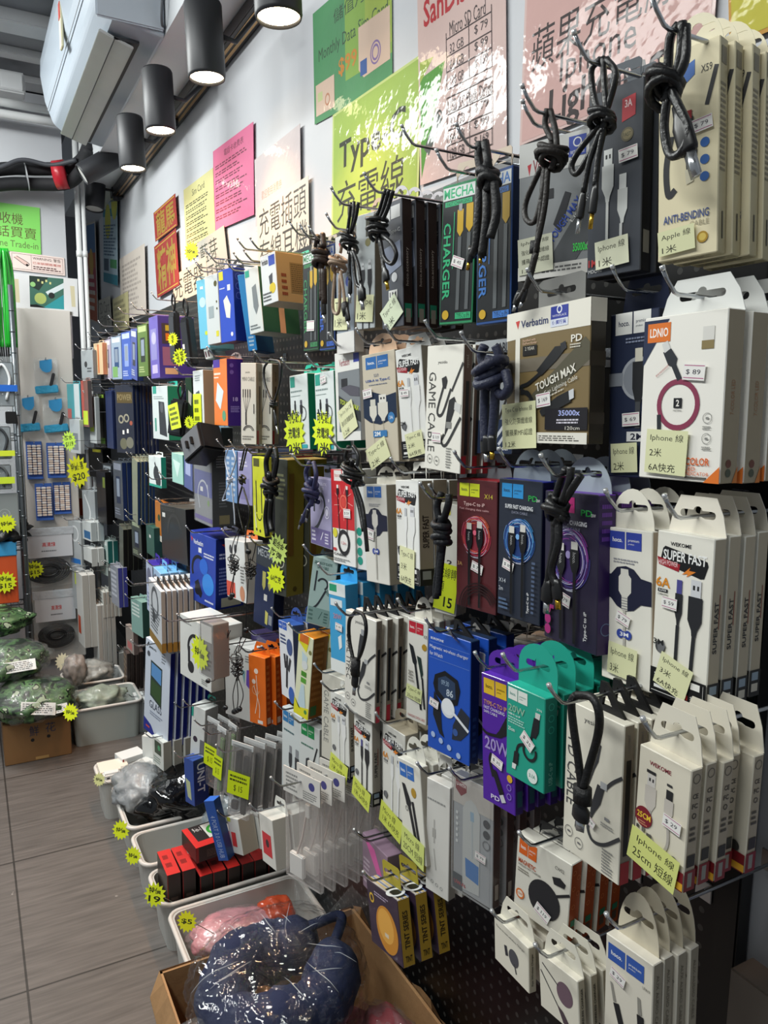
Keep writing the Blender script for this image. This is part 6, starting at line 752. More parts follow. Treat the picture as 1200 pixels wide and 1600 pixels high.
K('camera_lens_box', 'grey and pink boxed pack half hidden behind the tint series boxes', 'boxed pack', (566, 1300, 606, 1335, 604, 1420, 566, 1380), X=.60, c='#8c7486', s='#6a5a66', t=.03, tab=None, yr=0, art=[('p', '#d060a0', [(.1, .05), (.5, .1), (.9, .6), (.7, .6)]), ('x', '#c8b8c4', .05, .4, .3, .9, 6)])
K('charger_box', 'small white watch charger box hanging lowest in the bottom row', 'charger box', (772, 1430, 830, 1487, 830, 1562, 780, 1500), X=.555, c='#dad5c6', s='#b5ac98', t=0.0107, n=2, p=0.022, tab=('trap', '#d8d4c6', .03), art=[('t', '#5a5a56', 'Three-in-one wireless Charger', .06, .14, .9, .20), ('p', '#33343a', [(.3, .45), (.38, .42), (.42, .62), (.34, .66)]), ('e', '#4a4a50', .58, .55, .14), ('l', '#33343a', .03, [(.6, .66), (.65, .85)])], sart=[('t', '#3a3830', 'Fast Wireless Charger', .35, .15, .65, .85, -90, 1)])
K('charger_box', 'small white wireless charger box with a purple-grey disc picture in the bottom row', 'charger box', (841, 1486, 910, 1548, 914, 1640, 858, 1580), X=.545, c='#dad5c6', s='#b5ac98', t=0.01, n=3, p=0.018, tab=('trap', '#d8d4c6', .03), art=[('e', '#6a5460', .66, .42, .2), ('l', '#33343a', .025, [(.1, .15), (.5, .35)]), ('l', '#33343a', .025, [(.05, .3), (.5, .75)]), ('p', '#4a3c44', [(.45, .7), (.6, .75), (.8, .95), (.6, .95)])], sart=[('t', '#3a3830', 'WIRELESS CHARGER', .35, .15, .65, .85, -90, 1)])
K('charger_box', 'light grey charger box above the bottom row, under the magnetic charger boxes', 'charger box', (800, 1412, 860, 1462, 860, 1520, 802, 1470), X=.60, c='#b8b5aa', s='#8a8678', t=.03, tab=None, yr=0, art=[('t', '#4a4a46', 'charger', .5, .5, .95, .7, 0, 1)])
K('cable_box', 'white audio cable box with blue squares and two audio jacks, bottom right', 'cable box', (947, 1457, 1022, 1514, 1016, 1700, 944, 1640), X=.56, c='#dcd6c8', s='#9a917e', t=0.0142, n=4, p=0.0165, tab=('round', '#cfc6b0', .055), art=sq2('#3358a8', .06, .06, .82, .20)+[('p', '#8f8c84', [(.12, .38), (.17, .38), (.26, .52), (.2, .53)]), ('l', '#1f2024', .13, [(.26, .53), (.44, .76)]), ('p', '#8f8c84', [(.70, .34), (.76, .34), (.80, .47), (.72, .48)]), ('l', '#1f2024', .14, [(.77, .48), (.82, .72)]), ('t', '#6a6860', 'UPA19', .80, .22, .95, .245), ('arc', '#1f2024', .2, .85, .1, .05, 0, 300)], sart=[('t', '#6a6252', 'AUX AUDIO CABLE', .35, .1, .65, .6, 90)], ex=[price(.30, .29, .32, 14, '$ 29')])
# ================================================================ hanging sample cables
CB = mat('#141416', .42, coat=.2, bump=.15, bs=300); GOLD = mat('#c9a23c', .25, .9); SILV = mat('#c9ccd0', .25, .9)
def cable(desc, X, strands, r=.003, col=None, knots=(), plugs=(), name='hanging_cable', tip=None, collar=None):
    col = CB if col is None else (mat(col, .5, bump=.2, bs=260) if isinstance(col, str) else col)
    p0 = onx(strands[0][0][0], strands[0][0][1], X) if strands else onx(knots[0][0], knots[0][1], X)
    t = empty(name, p0, desc, 'cable' if 'ear' not in name else 'earphones'); q = MB(); rg = random.Random(int(p0.y*999))
    for s in strands:
        P = [onx(a[0], a[1], X+(a[2] if len(a) > 2 else (rg.random()-.5)*r))-p0 for a in s]
        q.tube(smooth(P, 7), r, col, 8)
    for kx, ky, rx, hh, turns, tilt in knots:
        c = onx(kx, ky, X); e = rx*(c-Vector((0, 0, CH))).dot(Fw)/FPX; hz = (onx(kx, ky-hh/2, X)-c).length; P = []
        N = int(turns*12)
        for i in range(N+1):
            a = 2*math.pi*i/12; tt = i/N; k_ = .82+.18*math.sin(tt*11+kx); P.append(c-p0+Vector((math.sin(a)*e*k_, math.cos(a)*e*k_, (1-2*tt)*hz*.8+math.cos(a+tt*2.2)*e*tilt+math.sin(i*1.3+kx)*hz*.07)))
        q.tube(P, r, col, 8)
        q.tube(smooth([c-p0+Vector((0, 0, hz*1.2)), c-p0+Vector((.0, e*.3, hz*.3)), c-p0+Vector((0, -e*.3, -hz*.4)), c-p0+Vector((0, 0, -hz*1.3))], 5), r*1.1, col, 8)
    q.build('cord', t)
    for x0, y0, x1, y1, w, kind in plugs:
        a = onx(x0, y0, X)-p0; b = onx(x1, y1, X)-p0; d = (b-a); L = d.length; d.normalize(); q = MB()
        q.tube([a, a+d*L*.15, a+d*L*.3, a+d*L*.62, a+d*L*.66], [r*1.1, r*1.4, w, w, w*.9], mat('#1a1a1c', .35), 10, True, .55, (0, 1, 0))
        q.tube([a+d*L*.66, a+d*L], w*.62, GOLD if kind == 'g' else SILV, 4, True, .6, (0, 1, .9)); q.build('connector', t)
    if collar:
        a = onx(collar[0], collar[1], X)-p0; b = onx(collar[2], collar[3], X)-p0; q = MB(); q.tube([a, b], collar[4], mat('#101012', .6, bump=.3, bs=200), 14, True, .7, (0, 1, 0)); q.build('strap', t)
    if tip: h = onx(tip[0], tip[1], X-.02); hook(p0.y, p0.z-r-.002, X-.012, 'of the '+cutw(desc, 11))
    return t
cable('thick black knotted cable with a red collared plug in front of the cream anti-bending box', .575, [[(1060, 38), (1047, 60), (1044, 110), (1042, 150)], [(1066, 34), (1064, 80), (1056, 120)], [(1072, 40), (1070, 95), (1050, 135)], [(1042, 155), (1038, 200), (1046, 240), (1064, 238), (1076, 205), (1060, 165), (1048, 140)]], .0042, knots=[(1040, 128, 26, 46, 4.2, .5)], plugs=[(1056, 165, 1088, 275, .010, 's')], tip=(1037, 15))
cable('black cable knotted over the dark slate box with two tails and gold plug', .575, [[(938, 92), (924, 112), (930, 160), (942, 178)], [(942, 90), (944, 130), (948, 175)], [(948, 92), (962, 115), (952, 160), (944, 178)], [(938, 195), (905, 235), (893, 260), (903, 270), (930, 225), (942, 200)], [(940, 200), (922, 250), (912, 300)], [(944, 200), (935, 245), (930, 290)]], .0032, knots=[(941, 184, 20, 30, 3.6, .35)], plugs=[(912, 295, 902, 365, .0055, 's'), (931, 285, 922, 358, .0055, 'g')], tip=(930, 82))
cable('grey-black braided cable coiled in front of the grey tough max box', .58, [[(855, 170), (852, 195), (864, 222)], [(860, 172), (868, 205), (870, 230)], [(845, 262), (822, 315), (822, 342), (836, 345), (848, 300), (852, 262)], [(850, 262), (846, 320), (838, 395)], [(856, 262), (850, 330), (830, 420), (820, 455)], [(838, 395), (826, 440), (810, 470)]], .0033, '#2c2826', knots=[(862, 242, 24, 34, 4.5, .3)], plugs=[(812, 455, 802, 487, .0055, 's'), (822, 450, 812, 482, .005, 's')], collar=(836, 376, 834, 396, .0065), tip=(843, 167))
cable('flat black strap cable with gold plug hanging between the two yellow-plug boxes', .575, [[(750, 222), (748, 245), (752, 268)], [(758, 222), (762, 250), (764, 275)], [(750, 290), (746, 350), (744, 385), (736, 400)], [(760, 290), (760, 340), (753, 400)], [(772, 285), (776, 330), (766, 372)]], .0055, '#1c1c1e', knots=[(762, 276, 17, 34, 2.2, .4)], plugs=[(738, 385, 730, 422, .006, 'g'), (754, 385, 750, 412, .006, 'g')], tip=(692, 210))
hook(onx(640, 225, .58).y, onx(640, 225, .58).z, .59, 'with nothing on it, right of the Type-C sign')
cable('black cable knotted on the dark grey Type-C box with a gold usb plug', .555, [[(603, 296), (594, 325), (588, 340)], [(608, 296), (600, 325), (594, 342)], [(614, 298), (606, 325), (597, 345)], [(598, 368), (612, 380), (619, 398), (612, 412), (600, 402), (594, 375)], [(592, 370), (597, 400), (600, 425)]], .0032, knots=[(590, 354, 17, 40, 4, .25)], plugs=[(600, 415, 606, 452, .008, 'g')], tip=(577, 280))
cable('black cable knotted on the pale grey Type-C box with two plugs', .565, [[(549, 316), (546, 340), (543, 362)], [(553, 315), (552, 340), (548, 365)], [(560, 316), (556, 340), (550, 360)], [(547, 392), (546, 415), (547, 438)], [(552, 392), (560, 415), (564, 442)], [(550, 392), (556, 440), (566, 450)]], .003, knots=[(545, 376, 14, 32, 3.8, .5)], plugs=[(547, 430, 547, 474, .006, 's'), (564, 440, 567, 484, .010, 's')], tip=(537, 303))
cable('brown striped cable coiled left of the black knotted cable in the top row', .585, [[(536, 372), (532, 395)], [(524, 422), (520, 470), (522, 488), (530, 484), (531, 430)], [(532, 424), (536, 450), (540, 480)]], .003, '#9a8470', knots=[(528, 412, 14, 22, 4, .4)], plugs=[(540, 475, 546, 515, .007, 's')], collar=(538, 474, 541, 492, .008))
cable('fat dark brown braided cable hanging at the far yellow-plug boxes', .59, [[(497, 368), (494, 385)], [(504, 366), (506, 385)], [(502, 420), (503, 470)], [(506, 420), (507, 475)]], .0055, '#33261f', knots=[(501, 401, 11, 32, 3, .3)], plugs=[(504, 465, 507, 505, .008, 's')], tip=(474, 360))
cable('thick navy cable knotted in front of the grey-white CABLE box', .575, [[(757, 540), (752, 555), (756, 572)], [(775, 540), (780, 556), (776, 572)], [(758, 600), (757, 650), (758, 690)], [(774, 600), (772, 650), (768, 690)], [(790, 580), (795, 605), (786, 618), (776, 612)]], .0062, '#2a2e44', knots=[(766, 582, 24, 40, 3.2, -.35)], plugs=[(758, 680, 760, 722, .009, 's'), (768, 680, 769, 718, .008, 'g')], tip=(752, 524))
cable('black braided cable hanging over the purple-black orb box', .57, [[(884, 733), (876, 752), (866, 782)], [(892, 730), (890, 752), (878, 785)], [(908, 742), (895, 762), (880, 786)], [(866, 812), (866, 850), (859, 890), (856, 915)], [(872, 812), (872, 850), (862, 890), (869, 915)]], .0045, knots=[(869, 798, 19, 36, 3.6, .4)], plugs=[(856, 905, 853, 958, .009, 's'), (869, 905, 872, 952, .008, 'g')], tip=(879, 726))
cable('black braided cable left of the dark red orb box', .58, [[(690, 770), (683, 790), (686, 812)], [(702, 772), (700, 790), (692, 815)], [(688, 850), (686, 880), (682, 910), (681, 935)], [(692, 850), (688, 885), (684, 930)]], .0052, '#1b1d22', knots=[(690, 832, 13, 44, 3.8, .3)], tip=(671, 765))
cable('black strap loop cable hanging in front of the white PD cable box', .515, [[(900, 1086), (893, 1098), (896, 1135), (904, 1190), (909, 1232)], [(900, 1086), (925, 1090), (936, 1115), (934, 1150), (920, 1200), (911, 1232)]], .0042, '#111113', plugs=[(910, 1250, 905, 1296, .011, 's')], collar=(910, 1229, 910, 1254, .011), tip=(893, 1084))
cable('black strap loop cable hanging in front of the dual type-c boxes', .53, [[(556, 955), (546, 970), (546, 1000), (553, 1035)], [(556, 955), (568, 962), (572, 985), (566, 1015), (557, 1036)]], .0032, '#111113', plugs=[(556, 1045, 553, 1085, .009, 's')], collar=(556, 1030, 555, 1055, .010), tip=(543, 945))
cable('black loop cable hanging in front of the white four-way box', .565, [[(422, 562), (413, 575), (414, 600), (426, 630)], [(422, 562), (437, 566), (439, 585), (436, 605), (428, 630)]], .0026, knots=[(427, 631, 6, 10, 2, .2)], plugs=[(428, 640, 434, 678, .006, 's')], tip=(424, 556))
cable('fat black braided cable hanging over the yellow cable card', .575, [[(424, 700), (416, 720), (418, 745)], [(430, 700), (432, 720), (428, 745)], [(418, 780), (415, 810), (418, 838)], [(424, 780), (422, 810), (425, 830)]], .006, knots=[(422, 760, 12, 34, 3, .4)])
cable('navy braided cable twisted in front of the pale violet box', .58, [[(484, 722), (478, 740), (484, 765)], [(490, 722), (494, 742), (490, 765)], [(486, 785), (478, 800), (472, 815)]], .0046, '#33365a', knots=[(486, 768, 12, 34, 3.4, .4)], plugs=[(474, 805, 466, 826, .005, 's'), (482, 795, 478, 815, .006, 's')], tip=(466, 723))
cable('black cable knotted over the red burst box', .57, [[(545, 697), (540, 715), (545, 730)], [(552, 697), (560, 712), (558, 728)], [(556, 760), (566, 790), (570, 820), (574, 862)], [(552, 760), (562, 795), (568, 830)]], .0036, knots=[(551, 740, 18, 36, 4.5, .4)], plugs=[(568, 815, 571, 838, .006, 's')], tip=(543, 697))
cable('thin white-blue cables bunched in front of the light blue box', .58, [[(356, 702), (352, 720), (358, 745)], [(364, 702), (368, 720), (360, 745)], [(358, 755), (350, 775), (348, 782), (356, 780)], [(362, 755), (366, 800), (367, 820)]], .0018, '#b6c2d4', knots=[(359, 750, 5, 10, 3, .3)])
cable('thin black cable knotted in front of the pale lilac-blue box', .575, [[(386, 700), (378, 735)], [(382, 700), (375, 735)], [(378, 760), (372, 790), (380, 830)], [(380, 762), (390, 800), (384, 832)]], .0022, knots=[(378, 750, 6, 12, 3, .4)], plugs=[(384, 822, 384, 840, .004, 's')])
EB = mat('#17181b', .4)
def ear(desc, X, coil, ups, downs, r=.0012):
    t = cable(desc, X, ups+downs, r, EB, knots=[coil, (coil[0]+2, coil[1]+3, coil[2]*.8, coil[3]*.8, 4, -.4)], name='earphones')
    for s in downs:
        p = onx(s[-1][0], s[-1][1], X)-t.location; q = MB(); q.lathe([(0, -.006), (.006, -.004), (.007, .002), (.003, .008), (0, .010)], p, (.3, -.8, .4), EB, 12); q.build('earbud', t)
ear('thin black earphones coiled in front of the white box with a red base', .57, (365, 882, 9, 26, 6, .3), [[(375, 828), (370, 850), (366, 870)], [(372, 828), (364, 850), (362, 870)]], [[(366, 896), (361, 918), (360, 934)], [(366, 896), (364, 915), (363, 930)]])
ear('thin black earphones coiled left of the navy yellow-plug box', .57, (391, 890, 10, 24, 5, .4), [[(385, 828), (384, 850), (392, 875)], [(400, 848), (398, 860), (394, 876)]], [[(388, 905), (385, 950), (384, 985)], [(391, 905), (386, 850), (388, 862)]])
ear('thin black tangled earphones at the far side of the clear case', .545, (351, 1024, 8, 40, 7, .3), [[(357, 985), (353, 1005)], [(360, 985), (350, 1010)]], [[(350, 1045), (352, 1080), (352, 1106)], [(350, 1045), (335, 1063), (325, 1064)]])
ear('thin black tangled earphones with hanging earbuds before the white boxed earphones', .545, (370, 1040, 10, 38, 8, .3), [[(376, 995), (372, 1020)], [(384, 998), (374, 1018)], [(378, 995), (366, 1020)]], [[(370, 1058), (364, 1085), (366, 1112)], [(372, 1058), (380, 1085), (374, 1108)], [(370, 1060), (372, 1090), (370, 1110)]])
for i, (px, py, w) in enumerate([(373, 380, 'above the royal blue charger box'), (383, 398, 'above the white and green charger carton'), (455, 355, 'below the charging plug sign'), (322, 395, 'right of the yellow star on the wall'), (305, 410, 'above the light sky blue charger box'), (238, 462, 'above the purple power bank box'), (207, 478, 'above the green phone case pack'), (187, 485, 'above the bright blue phone case'), (171, 497, 'above the silver-blue phone case pack'), (155, 505, 'above the cream and orange packs'), (146, 515, 'last but one in the top row'), (138, 522, 'last of the top row'), (130, 530, 'at the wall corner'), (1110, 1345, 'empty'), ]):
    if py > 1000: continue
    p = onx(px, py, .58); hook(p.y, p.z-.012, .60, w)
for i, (px, py, w) in enumerate([(436, 1310, 'left of the fanned adapter bags'), (556, 1304, 'holding the pink boxed pack'), (274, 1102, 'beside the glass protector box'), (245, 782, 'above the black carton'), (230, 744, 'under the slim navy packs'), (250, 742, 'left of the mint box'), (197, 800, 'under the navy packs'), (132, 890, 'at the far end over the white boxes'), (160, 880, 'over the small fanned boxes'), (198, 912, 'left of the mechanical drawing boxes'), (148, 640, 'beside the black strap pack'), (128, 600, 'at the red pack')]):
    p = onx(px, py, .56); hook(p.y, p.z-.012, .58, w)
# --- black security cases and gadgets
def case(desc, px, t, X, ang=0, kids=True, c='#2b2d31'):
    Mx, w, h, d = fitbox(px, X); r = empty('security_case', label=desc, cat='security case', mw=Mx); q = MB(); q.box((-w/2, 0, 0), (w/2, t, h), mat(c, .3, coat=.3), .006); q.build('case', r)
    q = MB(); q.box((-w*.38, -.002, h*.1), (w*.38, 0, h*.9), mat('#3a3d42', .25), .001); q.build('front_window', r)
    q = MB(); draw(q, Fr((-w/2, -.003, h), (w, 0, 0), (0, 0, -h), (0, -1, 0)), [('r', '#e8e8e4', .2, .55, .45, .65)]); q.build('price_sticker', r)
    q = MB(); q.tube(smooth([(0, t/2, h), (-.01, t/2, h+.03), (0, t/2, h+.055), (.01, t/2, h+.03), (.002, t/2, h)], 5), .003, EB, 8); q.build('hang_loop', r); return r
case('black hard security case hanging left of the sky blue charger box, right of two', (279, 497, 292, 494, 300, 570, 288, 575), .03, .575)
case('slim black security case with a yellow star, left of two in the top row', (262, 488, 271, 484, 275, 565, 264, 570), .02, .575)
case('black security case with yellow note hanging tilted over the teal box', (266, 622, 284, 632, 288, 690, 262, 680), .03, .57)
Mx, w, h, d = fitbox((281, 690, 316, 666, 330, 690, 294, 712), .55); r = empty('travel_plug_cube', label='black cube travel socket with two plug pins, tilted in front of the boxes', cat='travel plug', mw=Matrix.Translation(onx(303, 712, .55))@Matrix.Rotation(math.radians(-66), 4, 'Z')@Matrix.Rotation(math.radians(-32), 4, 'Y')@Matrix.Rotation(math.radians(-12), 4, 'X'))
q = MB(); q.box((-.05, 0, 0), (.05, .075, .085), mat('#1e1f22', .3, coat=.3), .006); q.build('body', r)
q = MB(); q.box((-.042, -.002, .008), (.042, .0, .078), mat('#6a6d72', .35), .001); q.build('face_plate', r)
for x in (-.012, .012): q = MB(); q.box((x-.003, -.010, .03), (x+.003, -.002, .052), mat('#101012', .4)); q.build('pin', r)
def starcard(desc, px, py, X, wpx, rot=0, L=('特價', '$15'), col='#dff02a', plane='x', name='starburst_card', n=15):
    f = onx if plane == 'x' else ony
    c = f(px, py, X); u = f(px+wpx/2, py, X)-c; u = u*2; W = u.length
    if plane == 'x': th = math.radians(35); e = Vector((math.sin(th), -math.cos(th), 0)); W = wpx*(c-Vector((0, 0, CH))).length/FPX*.95; nrm = Vector((-math.cos(th), -math.sin(th), 0))
    else: e = Vector((1, 0, 0)); nrm = Vector((0, -1, 0))
    z = Vector((0, 0, -1)); q = math.radians(rot); uu = (e*math.cos(q)+z*math.sin(q))*W; vv = (z*math.cos(q)-e*math.sin(q))*W
    mb = MB(); o = c-uu/2-vv/2; a = burst(0, 0, 1, 0, L, col, n)[6]
    draw(mb, Fr(o, uu, vv, nrm, .0006), a); P = star_pts(n); F = Fr(o, uu, vv, nrm, 0)
    mb.add([F.pt(*p) for p in reversed(P)], [tuple(range(len(P)))], col)
    if plane == 'x': mb.tube([c-nrm*.002, c-nrm*.02, (.787, c.y, c.z)], .0012, STEEL, 5)
    return tag(mb.build(name), desc, 'price tag')
starcard('yellow-green star card with black characters on the wall left of the bluetooth sign', 299, 393, .70, 30, 0, ('特價',))
starcard('yellow star card between the black security cases', 270, 530, .565, 22, 80, ('特價',))
starcard('yellow-green star card below the right black security case', 281, 558, .56, 30, 75, ('特價', '$99'))
starcard('yellow-green star card beside the black cube socket', 296, 660, .57, 22, 60, ('特價',))
starcard('large olive-yellow star card at the far left end of the hooks', 122, 737, .45, 52, -12, ('特價優惠', '$20'), '#b9bc1c')
starcard('small green star card above the large olive-yellow one', 108, 689, .43, 32, -8, ('防水', '$119'), '#b4d850')
q = MB(); a = onx(262, 634, .56); draw(q, Fr(a, onx(277, 628, .56)-a, onx(268, 672, .56)-a, (-1, -.3, 0)), [('r', '#dff02a', 0, 0, 1, 1)]+lines('#3a4018', .1, .1, .9, .9, 4)); tag(q.build('paper_label'), 'yellow paper label on the tilted black security case', 'price tag')
# --- clear bagged goods
def bags(desc, px, X, n, p, kind, tagc=None, cat='bagged goods'):
    Mx, w, h, d = fitbox(px, X); r = empty('clear_bag', label=desc+', front one', cat=cat, mw=Mx, group=desc.split(',')[0]+' stack')
    q = MB(); hh = h*(.78 if kind == 'adapter' else .93); vs = []; N = 6
    q.box((-w/2, 0, 0), (w/2, .012, hh+.01), film('#f4efec', .15, .13, .35, 18), .004); q.build('bag', r)
    q = MB(); 
    if kind == 'adapter': draw(q, Fr((-w/2, -.001, h), (w, 0, 0), (0, 0, -(h-hh)), (0, -1, 0)), [('r', '#dfdcd6', 0, 0, 1, 1), ('x', '#8a8a88', .08, .15, .45, .9, 5), ('e', '#4a4a88', .78, .35, .08), ('x', '#8a8a88', .55, .6, .92, .95, 4)]); q.box((-w/2, .0, hh), (w/2, .0015, h), mat('#dedad4', .5))
    else: q.box((-w/2, .0, hh), (w/2, .002, h), mat('#cfd2d2', .4))
    q.build('header_card', r); q = MB()
    if kind == 'adapter':
        q.box((-w*.38, .001, h*.04), (w*.0, .011, h*.24), mat('#f0eeea', .35), .002); q.tube(smooth([(-w*.2, .006, h*.24), (-w*.05, .006, h*.42), (w*.05, .006, h*.62), (w*.12, .006, h*.7)], 6), .002, mat('#d8c8c0', .4), 8); q.box((w*.06, .002, h*.62), (w*.18, .009, h*.74), mat('#dcd8d2', .4), .001); q.build('white_adapter', r)
    elif kind == 'strap':
        q.box((-w*.30, .002, h*.25), (-w*.02, .010, h*.88), mat('#26292c', .5), .003); q.box((w*.06, .002, h*.06), (w*.32, .010, h*.84), mat('#26292c', .5), .003); q.box((-w*.34, .001, h*.10), (-w*.04, .009, h*.22), mat('#3a3d42', .4), .002); q.build('black_strap', r)
    else:
        q.box((-w*.2, .002, h*.12), (w*.25, .010, h*.85), mat('#6a8a5a' if kind == 'green' else '#2c3034', .5), .003); q.build('strap', r)
    if tagc: q = MB(); draw(q, Fr((-w/2, -.004, h*.62), (w*1.0, 0, 0), (0, 0, -h*.3), (0, -1, 0), .001), [('r', '#d8ec1c', 0, 0, 1, 1), ('x', '#3a4010', .1, .12, .9, .45, 2), ('t', '#2a2e10', '$ 15', .3, .55, .7, .85)]); lab = q.build('yellow_label', r)
    base = [c for c in r.children if c.name.split('.')[0] != 'yellow_label']; rg = random.Random(n)
    for i in range(1, n):
        c = r.copy(); COL.objects.link(c); c['label'] = desc+', '+ORD[i-1]+' back'; c.matrix_world = Matrix.Translation((p*i, rg.uniform(-.004, .004), rg.uniform(-.004, .003)))@Mx@Matrix.Rotation(math.radians(rg.uniform(-4, 4)), 4, 'Z')
        for ch in base: k_ = ch.copy(); COL.objects.link(k_); k_.parent = c
    hp = Mx@Vector((0, 0, h*.93)); hook(hp.y, hp.z, X-.02, 'through the '+cutw(desc, 10))
bags('clear bag with white header card and white video adapter', (443, 1195, 498, 1244, 501, 1403, 446, 1386), .50, 9, .026, 'adapter')
bags('clear pouch with two black watch straps', (362, 1156, 389, 1164, 390, 1292, 352, 1266), .50, 8, .028, 'strap', True)
bags('clear pouch with one green strap', (340, 1132, 355, 1140, 346, 1258, 335, 1244), .54, 2, .03, 'green', True)
bags('clear pouch with a dark strap at the left of the strap pouches', (324, 1118, 340, 1124, 338, 1240, 318, 1218), .56, 3, .03, 'dark', True)
K('charger_box', 'small white and green box with black oval picture left of the strap pouches', 'boxed gadget', (300, 1100, 322, 1108, 318, 1200, 299, 1184), X=.53, c='#d4d8d6', s='#a8aaa8', t=.05, n=1, tab=('rect', '#2a9a88', .02), art=[('r', '#2a9a88', .0, .02, .15, .2), ('e', '#3a3040', .35, .58, .16), ('r', '#6a6c70', .7, .55, 1, .8)])
K('charger_box', 'blue boxed test meter standing behind the black bag', 'boxed gadget', (287, 1182, 300, 1190, 305, 1262, 289, 1252), X=.50, c='#2f4f9c', s='#1c2f6c', t=.05, n=1, tab=None, art=[('p', '#b8c49a', [(.1, .45), (.6, .5), (.7, .9), (.3, .85)])], sart=[('t', '#c8d0e0', 'UNI-T', .25, .1, .75, .75, 90, 1)])
K('charger_box', 'blue 4 port USB hub box leaning over the red boxes', 'boxed gadget', (318, 1252, 331, 1243, 348, 1338, 336, 1344), X=.49, c='#2a56a8', s='#24427a', top='#2f6ad0', t=.03, n=1, tab=None, yr=40, hk=False, art=[('t', '#a9bce0', '4 PORT 3.0 USB HUB', .3, .25, .75, .95, 90)])
K('charger_box', 'small white and red boxed earphones low on the wall, left one', 'earphone box', (354, 1276, 372, 1284, 384, 1344, 366, 1330), X=.55, c='#d0d2ce', s='#b9b0a0', t=.05, n=2, p=.055, tab=None, art=[('r', '#c83a3c', .2, .4, .6, .8), ('r', '#c8d03a', 0, 0, .3, .12)])
K('charger_box', 'small white and red boxed earphones low on the wall, right one', 'earphone box', (404, 1268, 424, 1282, 432, 1362, 410, 1344), X=.53, c='#d8d6cf', s='#c9c4b8', t=.04, n=3, p=.045, tab=('trap', '#d8d8d2', .03), art=[('r', '#c8303a', .15, .35, .8, .8), ('e', '#2a2a2c', .5, .55, .12)])
K('charger_box', 'white boxed mount with green picture below the glass protector box', 'boxed gadget', (238, 1148, 256, 1162, 256, 1206, 240, 1192), X=.50, c='#d4d6d0', s='#a8a69c', t=.03, n=4, p=.036, tab=None, art=[('r', '#3a4a3c', .2, .1, .8, .55), ('e', '#4a9a6a', .6, .3, .12), ('x', '#8a9a90', .1, .65, .8, .9, 3)])
# ================================================================ floor goods
from mathutils import noise as _ns
def at(o, root): o.parent = root; return o
TUB = mat('#c3c4c0', .35, alpha=.92); RIM = mat('#d3cfca', .3)
def rrect(x0, y0, x1, y1, r, n=5):
    P = []
    for cx, cy, a in ((x1-r, y1-r, 0), (x0+r, y1-r, 90), (x0+r, y0+r, 180), (x1-r, y0+r, 270)):
        for i in range(n+1): q = math.radians(a+90*i/n); P.append((cx+r*math.cos(q), cy+r*math.sin(q)))
    return P
def tub(label, x0, x1, y0, y1, h, col=TUB, name='storage_tub', z0=0.0, rim=RIM):
    c = ((x0+x1)/2, (y0+y1)/2, z0); r = empty(name, c, label, 'storage tub'); a, b_ = (x1-x0)/2, (y1-y0)/2
    L = []
    for s, z in ((.90, 0.0), (.90, .001), (1, h), (1, h)): L.append((s, z))
    q = MB(); rings = [(rrect(-a*.9, -b_*.88, a*.9, b_*.88, .025), 0), (rrect(-a*.98, -b_*.97, a*.98, b_*.97, .03), h), (rrect(-a*.95, -b_*.93, a*.95, b_*.93, .028), h), (rrect(-a*.87, -b_*.84, a*.87, b_*.84, .023), .004)]
    vs = []; fs = []; n = len(rings[0][0])
    for P, z in rings: vs += [(x, y, z) for x, y in P]
    for k in range(3): fs += [(k*n+i, k*n+(i+1) % n, (k+1)*n+(i+1) % n, (k+1)*n+i) for i in range(n)]
    fs += [tuple(range(n-1, -1, -1)), tuple(3*n+i for i in range(n))]; q.add(vs, fs, col, False); q.build('body', r)
    q = MB(); P = rrect(-a, -b_, a, b_, .032); q.tube([(x, y, h-.002) for x, y in P]+[(P[0][0], P[0][1], h-.002)], .0065, rim, 8); q.build('rim', r); return r
tub('pale plastic tub holding colourful packets, nearest of the floor row', .395, .76, 1.60, 1.895, .15)
tub('pale plastic tub filled with upright red and black boxes', .385, .76, 1.925, 2.095, .15)
tub('pale plastic tub, nearly empty, between red boxes and black bag', .378, .76, 2.13, 2.315, .15)
tub('pale plastic tub under the black shiny bag', .375, .76, 2.35, 2.66, .15)
tub('small pale plastic tub with white boxes, last of the front floor row', .345, .62, 2.70, 2.86, .15)
tub('grey plastic tub by the brown box with a pale green lower front', .325, .62, 3.36, 3.60, .17, mat('#aeb6b2', .35))
tub('grey plastic tub farthest away, beside the camouflage bags', .335, .60, 3.68, 3.88, .17, mat('#a6a9aa', .35))
